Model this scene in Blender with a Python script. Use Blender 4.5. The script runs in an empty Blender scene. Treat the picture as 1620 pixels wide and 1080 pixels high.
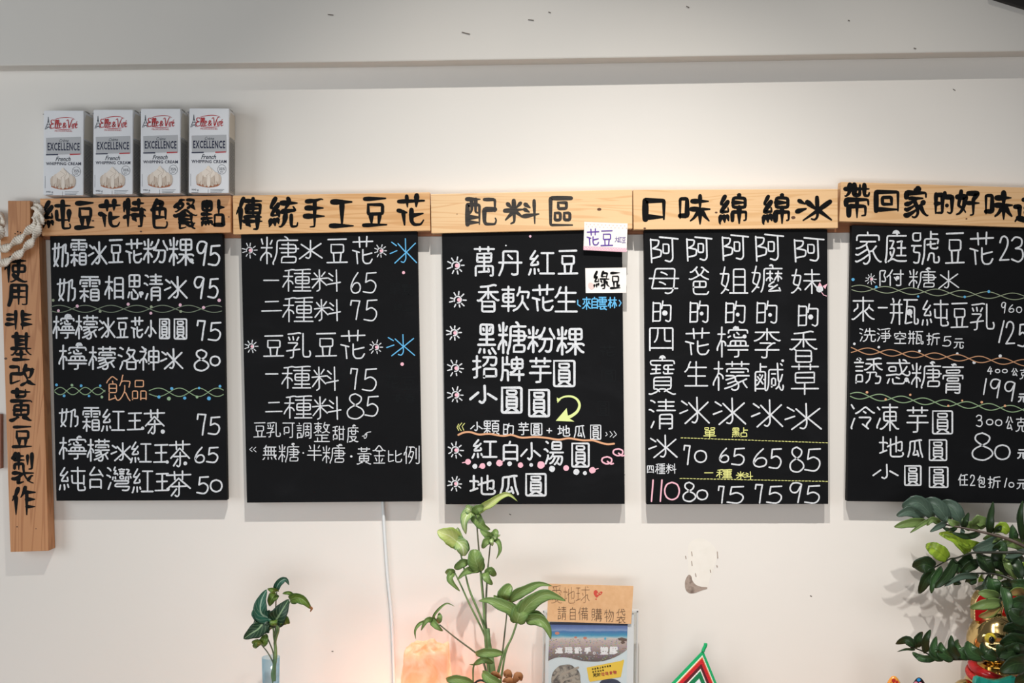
import bpy, bmesh, math, random, re
from mathutils import Vector, Matrix, noise
R = random.Random(7)
sc = bpy.context.scene
C = sc.collection

# ------------------------------------------------------------------ camera, light, exposure
S = 0.0015                      # metres per photo pixel on the wall plane (y = 0)
D = 2.5                         # camera distance from the wall
ZC = 1.75                       # camera height
cam_data = bpy.data.cameras.new('camera')
cam_data.sensor_width = 36.0
cam_data.lens = 36.0 * (D / S) / 1620.0
cam_data.clip_start = 0.05
cam = bpy.data.objects.new('camera', cam_data)
cam.location = (0, -D, ZC)
cam.rotation_euler = (math.radians(90), 0, 0)
C.objects.link(cam)
sc.camera = cam
sc.view_settings.view_transform = 'Standard'
sc.view_settings.look = 'None'
sc.view_settings.gamma = 1.0
sc.view_settings.use_curve_mapping = False
sc.view_settings.exposure = -0.06

world = bpy.data.worlds.new('world')
sc.world = world
world.use_nodes = True
bgn = world.node_tree.nodes['Background']
bgn.inputs[0].default_value = (1.0, 0.97, 0.94, 1)
bgn.inputs[1].default_value = 0.15

def spot(name, loc, target, energy, color, size, blend, radius):
    l = bpy.data.lights.new(name, 'SPOT')
    l.energy = energy; l.color = color; l.spot_size = math.radians(size); l.spot_blend = blend
    l.shadow_soft_size = radius
    o = bpy.data.objects.new(name, l)
    o.location = loc
    o.rotation_euler = (Vector(target) - Vector(loc)).to_track_quat('-Z', 'Y').to_euler()
    C.objects.link(o)
def area(name, loc, target, energy, color, sx, sy):
    l = bpy.data.lights.new(name, 'AREA')
    l.shape = 'RECTANGLE'; l.size = sx; l.size_y = sy; l.energy = energy; l.color = color
    o = bpy.data.objects.new(name, l)
    o.location = loc
    o.rotation_euler = (Vector(target) - Vector(loc)).to_track_quat('-Z', 'Y').to_euler()
    C.objects.link(o)
WARM = (1.0, 0.955, 0.89)
spot('track_spot', (0.05, -1.60, 3.95), (0.05, 0, 0.50), 305, WARM, 56, 1.0, 0.02)
spot('track_spot', (0.75, -1.60, 3.95), (0.75, 0, 0.46), 195, WARM, 56, 1.0, 0.02)
area('window_light', (-3.2, -2.4, 1.9), (-0.7, 0, 1.6), 42, (0.90, 0.96, 1.0), 1.6, 1.8)
area('front_fill', (-0.3, -4.2, 0.6), (-0.3, 0, 0.7), 52, (0.95, 0.98, 1.0), 4.0, 1.0)  # added low fill from the front, brightens the lower wall

# ------------------------------------------------------------------ materials
def lin(h):
    h = h.lstrip('#')
    f = lambda v: v / 12.92 if v <= 0.04045 else ((v + 0.055) / 1.055) ** 2.4
    return tuple(f(int(h[i:i + 2], 16) / 255) for i in (0, 2, 4)) + (1.0,)
def mat(name, col, rough=0.6, metal=0.0, **kw):
    m = bpy.data.materials.new(name); m.use_nodes = True
    b = m.node_tree.nodes['Principled BSDF']
    b.inputs['Base Color'].default_value = lin(col) if isinstance(col, str) else col
    b.inputs['Roughness'].default_value = rough
    b.inputs['Metallic'].default_value = metal
    for k, v in kw.items():
        b.inputs[k.replace('_', ' ')].default_value = v
    return m
def nodes(m): return m.node_tree.nodes, m.node_tree.links, m.node_tree.nodes['Principled BSDF']
def noisy(name, cols, scale=(1, 1, 1), nscale=5.0, detail=4.0, rough=0.6, bump=0.0, bscale=None, stops=None, metal=0.0, dist=0.0, coord='Object'):
    """procedural material: a noise of the object's own coordinates drives a colour ramp"""
    m = mat(name, cols[0], rough, metal)
    n, l, b = nodes(m)
    tc = n.new('ShaderNodeTexCoord'); mp = n.new('ShaderNodeMapping')
    mp.inputs['Scale'].default_value = scale
    l.new(tc.outputs[coord], mp.inputs['Vector'])
    t = n.new('ShaderNodeTexNoise'); t.inputs['Scale'].default_value = nscale; t.inputs['Detail'].default_value = detail
    t.inputs['Distortion'].default_value = dist
    l.new(mp.outputs[0], t.inputs['Vector'])
    r = n.new('ShaderNodeValToRGB'); e = r.color_ramp.elements
    stops = stops or [0.3 + 0.4 * i / max(1, len(cols) - 1) for i in range(len(cols))]
    while len(e) < len(cols): e.new(0.5)
    for i, (c, s) in enumerate(zip(cols, stops)):
        e[i].position = s; e[i].color = lin(c)
    l.new(t.outputs['Fac'], r.inputs['Fac']); l.new(r.outputs['Color'], b.inputs['Base Color'])
    if bump:
        t2 = n.new('ShaderNodeTexNoise'); t2.inputs['Scale'].default_value = bscale or nscale; t2.inputs['Detail'].default_value = 6
        l.new(mp.outputs[0], t2.inputs['Vector'])
        bp = n.new('ShaderNodeBump'); bp.inputs['Strength'].default_value = bump; bp.inputs['Distance'].default_value = 0.004
        l.new(t2.outputs['Fac'], bp.inputs['Height']); l.new(bp.outputs[0], b.inputs['Normal'])
    return m
def wood(name, c1, c2, c3, along='X', rough=0.55, seed=0.0):
    m = mat(name, c1, rough)
    n, l, b = nodes(m)
    tc = n.new('ShaderNodeTexCoord'); mp = n.new('ShaderNodeMapping')
    mp.inputs['Location'].default_value = (seed * 3.1, seed * 1.7, seed * 2.3)
    mp.inputs['Scale'].default_value = (0.8, 6, 16) if along == 'X' else (16, 6, 0.8)
    l.new(tc.outputs['Object'], mp.inputs['Vector'])
    t = n.new('ShaderNodeTexNoise'); t.inputs['Scale'].default_value = 1.6; t.inputs['Detail'].default_value = 2; t.inputs['Distortion'].default_value = 0.6
    l.new(mp.outputs[0], t.inputs['Vector'])
    # growth rings: fine bands over the slow noise
    mul = n.new('ShaderNodeMath'); mul.operation = 'MULTIPLY'; mul.inputs[1].default_value = 60.0
    sn = n.new('ShaderNodeMath'); sn.operation = 'SINE'
    l.new(t.outputs['Fac'], mul.inputs[0]); l.new(mul.outputs[0], sn.inputs[0])
    mr = n.new('ShaderNodeMapRange'); mr.inputs[1].default_value = -1; mr.inputs[2].default_value = 1
    l.new(sn.outputs[0], mr.inputs[0])
    r = n.new('ShaderNodeValToRGB'); e = r.color_ramp.elements
    e[0].position = 0.0; e[0].color = lin(c1); e[1].position = 1.0; e[1].color = lin(c2)
    e.new(0.72); e[1].color = lin(c1)
    l.new(mr.outputs[0], r.inputs['Fac'])
    mp2 = n.new('ShaderNodeMapping'); mp2.inputs['Scale'].default_value = (3, 60, 160) if along == 'X' else (160, 60, 3)
    l.new(tc.outputs['Object'], mp2.inputs['Vector'])
    t2 = n.new('ShaderNodeTexNoise'); t2.inputs['Scale'].default_value = 1.0; t2.inputs['Detail'].default_value = 4
    l.new(mp2.outputs[0], t2.inputs['Vector'])
    t3 = n.new('ShaderNodeTexNoise'); t3.inputs['Scale'].default_value = 4.0
    l.new(tc.outputs['Object'], t3.inputs['Vector'])
    mx = n.new('ShaderNodeMixRGB'); mx.blend_type = 'MIX'
    f = n.new('ShaderNodeMath'); f.operation = 'MULTIPLY'; f.inputs[1].default_value = 0.75
    l.new(t2.outputs['Fac'], f.inputs[0]); f2 = n.new('ShaderNodeMath'); f2.operation = 'MULTIPLY'
    l.new(f.outputs[0], f2.inputs[0]); l.new(t3.outputs['Fac'], f2.inputs[1])
    l.new(f2.outputs[0], mx.inputs[0]); l.new(r.outputs['Color'], mx.inputs[1]); mx.inputs[2].default_value = lin(c3)
    l.new(mx.outputs[0], b.inputs['Base Color'])
    bp = n.new('ShaderNodeBump'); bp.inputs['Strength'].default_value = 0.12; bp.inputs['Distance'].default_value = 0.002
    l.new(t2.outputs['Fac'], bp.inputs['Height']); l.new(bp.outputs[0], b.inputs['Normal'])
    return m
def leafmat(name, base, edge, vein, veinw=0.06, rough=0.35, patch=0.0):
    """leaf: UV u runs across (0.5 = midrib), v along; pale midrib and side veins"""
    m = mat(name, base, rough)
    n, l, b = nodes(m)
    b.inputs['Specular IOR Level'].default_value = 0.45
    tc = n.new('ShaderNodeTexCoord'); sx = n.new('ShaderNodeSeparateXYZ')
    l.new(tc.outputs['UV'], sx.inputs[0])
    def math_(op, a, b_=None):
        q = n.new('ShaderNodeMath'); q.operation = op
        for i, v in enumerate((a, b_)):
            if v is None: continue
            if isinstance(v, (int, float)): q.inputs[i].default_value = v
            else: l.new(v, q.inputs[i])
        return q.outputs[0]
    du = math_('ABSOLUTE', math_('SUBTRACT', sx.outputs[0], 0.5))          # 0 at midrib .. 0.5 at the edge
    nz = n.new('ShaderNodeTexNoise'); nz.inputs['Scale'].default_value = 60; nz.inputs['Detail'].default_value = 3
    l.new(tc.outputs['Object'], nz.inputs['Vector'])
    er = n.new('ShaderNodeMapRange'); er.inputs[1].default_value = 0.18; er.inputs[2].default_value = 0.5
    l.new(math_('ADD', du, math_('MULTIPLY', math_('SUBTRACT', nz.outputs['Fac'], 0.5), 0.35)), er.inputs[0])
    m1 = n.new('ShaderNodeMixRGB'); m1.inputs[1].default_value = lin(base); m1.inputs[2].default_value = lin(edge)
    l.new(er.outputs[0], m1.inputs[0])
    # veins: midrib plus slanting side veins
    mid = math_('LESS_THAN', du, veinw * 0.5)
    sv = math_('SINE', math_('MULTIPLY', math_('SUBTRACT', sx.outputs[1], math_('MULTIPLY', du, 0.7)), 42.0))
    sv = math_('MULTIPLY', math_('GREATER_THAN', sv, 0.9), 0.35 + patch)
    f = math_('MAXIMUM', mid, math_('MULTIPLY', sv, math_('LESS_THAN', du, 0.42)))
    m2 = n.new('ShaderNodeMixRGB'); m2.inputs[2].default_value = lin(vein)
    l.new(f, m2.inputs[0]); l.new(m1.outputs[0], m2.inputs[1])
    l.new(m2.outputs[0], b.inputs['Base Color'])
    # some light passes through the blade
    tr = n.new('ShaderNodeBsdfTranslucent'); l.new(m2.outputs[0], tr.inputs[0])
    ms = n.new('ShaderNodeMixShader'); ms.inputs[0].default_value = 0.25
    out = n['Material Output']
    l.new(b.outputs[0], ms.inputs[1]); l.new(tr.outputs[0], ms.inputs[2]); l.new(ms.outputs[0], out.inputs[0])
    return m

M = {}
M['wall'] = noisy('wall_paint', ['#e3dfd9', '#e7e3de'], nscale=1.3, rough=0.75, bump=0.10, bscale=26)
M['beam'] = noisy('beam_paint', ['#d2cfca', '#d6d2cc'], nscale=2.0, rough=0.75, bump=0.12, bscale=30)
M['floor'] = noisy('floor_tile', ['#8a7f72', '#9a8f80'], nscale=3)
M['board'] = noisy('blackboard_paint', ['#090a0d', '#0c0d10', '#141518'], scale=(1, 1, 1.6), nscale=7, detail=5, rough=0.7, stops=[0.3, 0.55, 0.8], dist=0.8)
M['board'].node_tree.nodes['Principled BSDF'].inputs['Specular IOR Level'].default_value = 0.14
M['board_side'] = mat('blackboard_side', '#121315', 0.6)
M['chalk'] = noisy('white_chalk_marker', ['#c3c8cf', '#e4e6ea'], nscale=260, rough=0.7)
for k, c in dict(pink='#efb6c6', blue='#5fb4e6', green='#dbe89a', dim='#6c7866', orange='#d9a27c', yellow='#dfe08a', cyan='#57a8d8',
                 sand='#e3a97c', mint='#8fae8a', lilac='#d9c2da', cord='#8e9a80', dustp='#dcb3c6', brick='#b98a68', moss='#86a07c').items():
    M['chalk_' + k] = noisy('chalk_marker_' + k, [c, c], nscale=100, rough=0.7)
M['ink'] = noisy('black_brush_ink', ['#070809', '#0d0e10'], nscale=90, rough=0.6)
M['ink'].node_tree.nodes['Principled BSDF'].inputs['Specular IOR Level'].default_value = 0.12
M['ink_thin'] = noisy('worn_black_ink', ['#141312', '#3a322c'], scale=(6, 1, 70), nscale=6, rough=0.6)
M['pine_a'] = wood('pine_dim_orange', '#dca878', '#cc935f', '#c88f5e', seed=1)  # dimmer, more orange light on the leftmost plank is mixed into its colour
M['pine_b'] = wood('pine_dim_golden', '#e6b986', '#d39f68', '#d6a36c', seed=2)  # second plank, its dimmer lighting likewise painted into the wood tone
M['pine_c'] = wood('pine_pale', '#ecc899', '#deb180', '#e0b484', seed=3)
M['pine_d'] = wood('pine_straw', '#e8c192', '#d8ac78', '#dcb07e', seed=4)
M['pine_e'] = wood('pine_tan', '#e0b88a', '#d2a573', '#d6a976', seed=5)
M['rail'] = wood('stained_batten', '#9a6440', '#7a4a2c', '#854f30', seed=6)
M['cedar'] = wood('cedar_brown', '#c28a5c', '#ab7246', '#b57c50', along='Z', seed=7)
M['knot'] = mat('wood_knot', '#5b3a26', 0.6)

# ------------------------------------------------------------------ helpers
def P(px, py, y=0.0):
    """photo pixel -> point on the vertical plane at depth y"""
    d = (y + D) / D
    return Vector(((px - 810.0) * S * d, y, ZC - (py - 540.0) * S * d))
def obj(name, bm, m, parent=None, smooth=False):
    me = bpy.data.meshes.new(name)
    if isinstance(bm, bmesh.types.BMesh):
        bm.to_mesh(me); bm.free()
    else:
        me.from_pydata(bm[0], [], bm[1]); me.update()
    if m: 
        for q in (m if isinstance(m, (list, tuple)) else [m]): me.materials.append(q)
    if smooth:
        for p in me.polygons: p.use_smooth = True
    o = bpy.data.objects.new(name, me)
    C.objects.link(o)
    if parent is not None:
        o.parent = parent
        bpy_par.append((o, parent))
    return o
bpy_par = []
def tag(o, label, cat, group=None):
    o['label'] = label; o['category'] = cat
    if group: o['group'] = group
    return o
def struct(o):
    o['kind'] = 'structure'; return o
def empty(name, loc=(0, 0, 0)):
    o = bpy.data.objects.new(name, None); o.location = loc; o.empty_display_size = 0.05
    C.objects.link(o); return o
def root(name, loc, label, cat, group=None):
    return tag(empty(name, loc), label, cat, group)
def recenter(o):
    """move a mesh's origin to its bounding-box centre (children are still built in world space)"""
    me = o.data
    lo = Vector([min(v.co[i] for v in me.vertices) for i in range(3)]); hi = Vector([max(v.co[i] for v in me.vertices) for i in range(3)])
    c = (lo + hi) / 2
    for v in me.vertices: v.co -= c
    o.location = c
    return o
def slab(quad, yf, yb, bevel=0.0015, jit=0.0):
    """quad of photo pixels (TL,TR,BR,BL) on plane yf, extruded back to yb"""
    bm = bmesh.new()
    f = [bm.verts.new(P(x, z, yf)) for x, z in quad]
    b = [bm.verts.new(v.co + Vector((0, yb - yf, 0))) for v in f]
    n = len(f)
    bm.faces.new(f[::-1]); bm.faces.new(b)
    for i in range(n):
        j = (i + 1) % n
        bm.faces.new((f[i], f[j], b[j], b[i]))
    bmesh.ops.recalc_face_normals(bm, faces=bm.faces)
    if bevel: bmesh.ops.bevel(bm, geom=bm.edges[:], offset=bevel, segments=2, affect='EDGES', profile=0.6)
    return bm
def box(bm, c, s, bevel=0.0):
    r = bmesh.ops.create_cube(bm, size=1.0)
    vs = r['verts']
    for v in vs: v.co = Vector((c[0] + v.co.x * s[0], c[1] + v.co.y * s[1], c[2] + v.co.z * s[2]))
    if bevel:
        es = list({e for v in vs for e in v.link_edges})
        bmesh.ops.bevel(bm, geom=es, offset=bevel, segments=2, affect='EDGES')
def catmull(pts, n=6, closed=False):
    if len(pts) < 3: return list(pts)
    out = []; N = len(pts)
    rng = range(N if closed else N - 1)
    for i in rng:
        p0 = pts[(i - 1) % N] if closed or i > 0 else pts[0]
        p1 = pts[i]; p2 = pts[(i + 1) % N]
        p3 = pts[(i + 2) % N] if closed or i + 2 < N else pts[-1]
        for k in range(n):
            t = k / n
            out.append(tuple(0.5 * (2 * b + (c - a) * t + (2 * a - 5 * b + 4 * c - d) * t * t + (3 * b - a - 3 * c + d) * t ** 3) for a, b, c, d in zip(p0, p1, p2, p3)))
    if not closed: out.append(tuple(pts[-1]))
    return out
def soften(q, r):
    """cut the corners of a polyline so pen turns look rounded"""
    if len(q) < 3: return q
    out = [q[0]]
    for a, b, c in zip(q, q[1:], q[2:]):
        la = math.dist(a, b); lc = math.dist(b, c)
        if la < 1e-6 or lc < 1e-6: continue
        ra = min(r, la * .45); rc = min(r, lc * .45)
        p1 = (b[0] + (a[0] - b[0]) * ra / la, b[1] + (a[1] - b[1]) * ra / la)
        p2 = (b[0] + (c[0] - b[0]) * rc / lc, b[1] + (c[1] - b[1]) * rc / lc)
        out += [p1, ((p1[0] + p2[0]) / 2 * .5 + b[0] * .5, (p1[1] + p2[1]) / 2 * .5 + b[1] * .5), p2]
    out.append(q[-1])
    return out
class Ink:
    """flat pen strokes on a vertical plane, collected in photo pixels of that plane"""
    def __init__(self, y): self.v = []; self.f = []; self.y = y; self.k = 0
    def _lift(self):
        self.k += 1
        return self.y - 0.00001 * (self.k % 40)
    def stroke(self, q, w, taper=None, closed=False, jit=0.0):
        q = [q[0]] + [b for a, b in zip(q, q[1:]) if math.dist(a, b) > 0.02]
        if len(q) < 2: return self.dot(q[0][0], q[0][1], w * .6)
        y = self._lift(); n = len(q); h = w / 2
        L = [0]
        for a, b in zip(q, q[1:]): L.append(L[-1] + math.dist(a, b))
        ws = []
        for i in range(n):
            t = L[i] / L[-1]
            k = 1.0 if taper is None else taper(t)
            ws.append(h * k * (1 + R.uniform(-jit, jit)))
        left = []; right = []
        for i in range(n):
            if closed: a = q[i - 1] if i else q[-2]; b = q[(i + 1) % n] if i < n - 1 else q[1]
            else: a = q[max(i - 1, 0)]; b = q[min(i + 1, n - 1)]
            d1 = (q[i][0] - a[0], q[i][1] - a[1]); d2 = (b[0] - q[i][0], b[1] - q[i][1])
            l1 = math.hypot(*d1) or 1; l2 = math.hypot(*d2) or 1
            t = (d1[0] / l1 + d2[0] / l2, d1[1] / l1 + d2[1] / l2)
            lt = math.hypot(*t)
            if lt < 0.3: t = (d2[0] / l2, d2[1] / l2) if d2 != (0, 0) else (d1[0] / l1, d1[1] / l1); lt = 1
            t = (t[0] / lt, t[1] / lt)
            left.append((q[i][0] + t[1] * ws[i], q[i][1] - t[0] * ws[i]))
            right.append((q[i][0] - t[1] * ws[i], q[i][1] + t[0] * ws[i]))
        s = len(self.v)
        for a, b in zip(left, right):
            self.v.append(P(a[0], a[1], y)); self.v.append(P(b[0], b[1], y))
        for i in range(n - 1): self.f.append((s + 2 * i, s + 2 * i + 1, s + 2 * i + 3, s + 2 * i + 2))
        if not closed:
            for (i, j, sg) in ((0, 1, -1), (n - 1, n - 2, -1)):
                dx, dy = q[i][0] - q[j][0], q[i][1] - q[j][1]; l = math.hypot(dx, dy) or 1; a0 = math.atan2(dy, dx)
                if ws[i] < 0.25: continue
                c = len(self.v)
                for k in range(6):
                    a = a0 - math.pi / 2 + math.pi * k / 5
                    self.v.append(P(q[i][0] + math.cos(a) * ws[i], q[i][1] + math.sin(a) * ws[i], y))
                self.f.append(tuple(range(c + 5, c - 1, -1)))
    def dot(self, x, y0, r, ry=None, a0=0.0, a1=2 * math.pi, n=16):
        y = self._lift(); c = len(self.v)
        full = a1 - a0 > 6.2
        m = n if full else n + 1
        for k in range(m):
            a = a0 + (a1 - a0) * k / n
            rr = 1 + R.uniform(-.05, .05)
            self.v.append(P(x + math.cos(a) * r * rr, y0 + math.sin(a) * (ry or r) * rr, y))
        self.f.append(tuple(range(c + m - 1, c - 1, -1)))
    def poly(self, pts):
        y = self._lift(); c = len(self.v)
        for x, z in pts: self.v.append(P(x, z, y))
        self.f.append(tuple(range(c + len(pts) - 1, c - 1, -1)))
    def build(self, name, m, parent):
        o = obj(name, (self.v, self.f), m, parent)
        bm = bmesh.new(); bm.from_mesh(o.data)
        for f in bm.faces:
            f.normal_update()
            if f.normal.y > 0: f.normal_flip()
        bm.to_mesh(o.data); bm.free()
        return o

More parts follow.
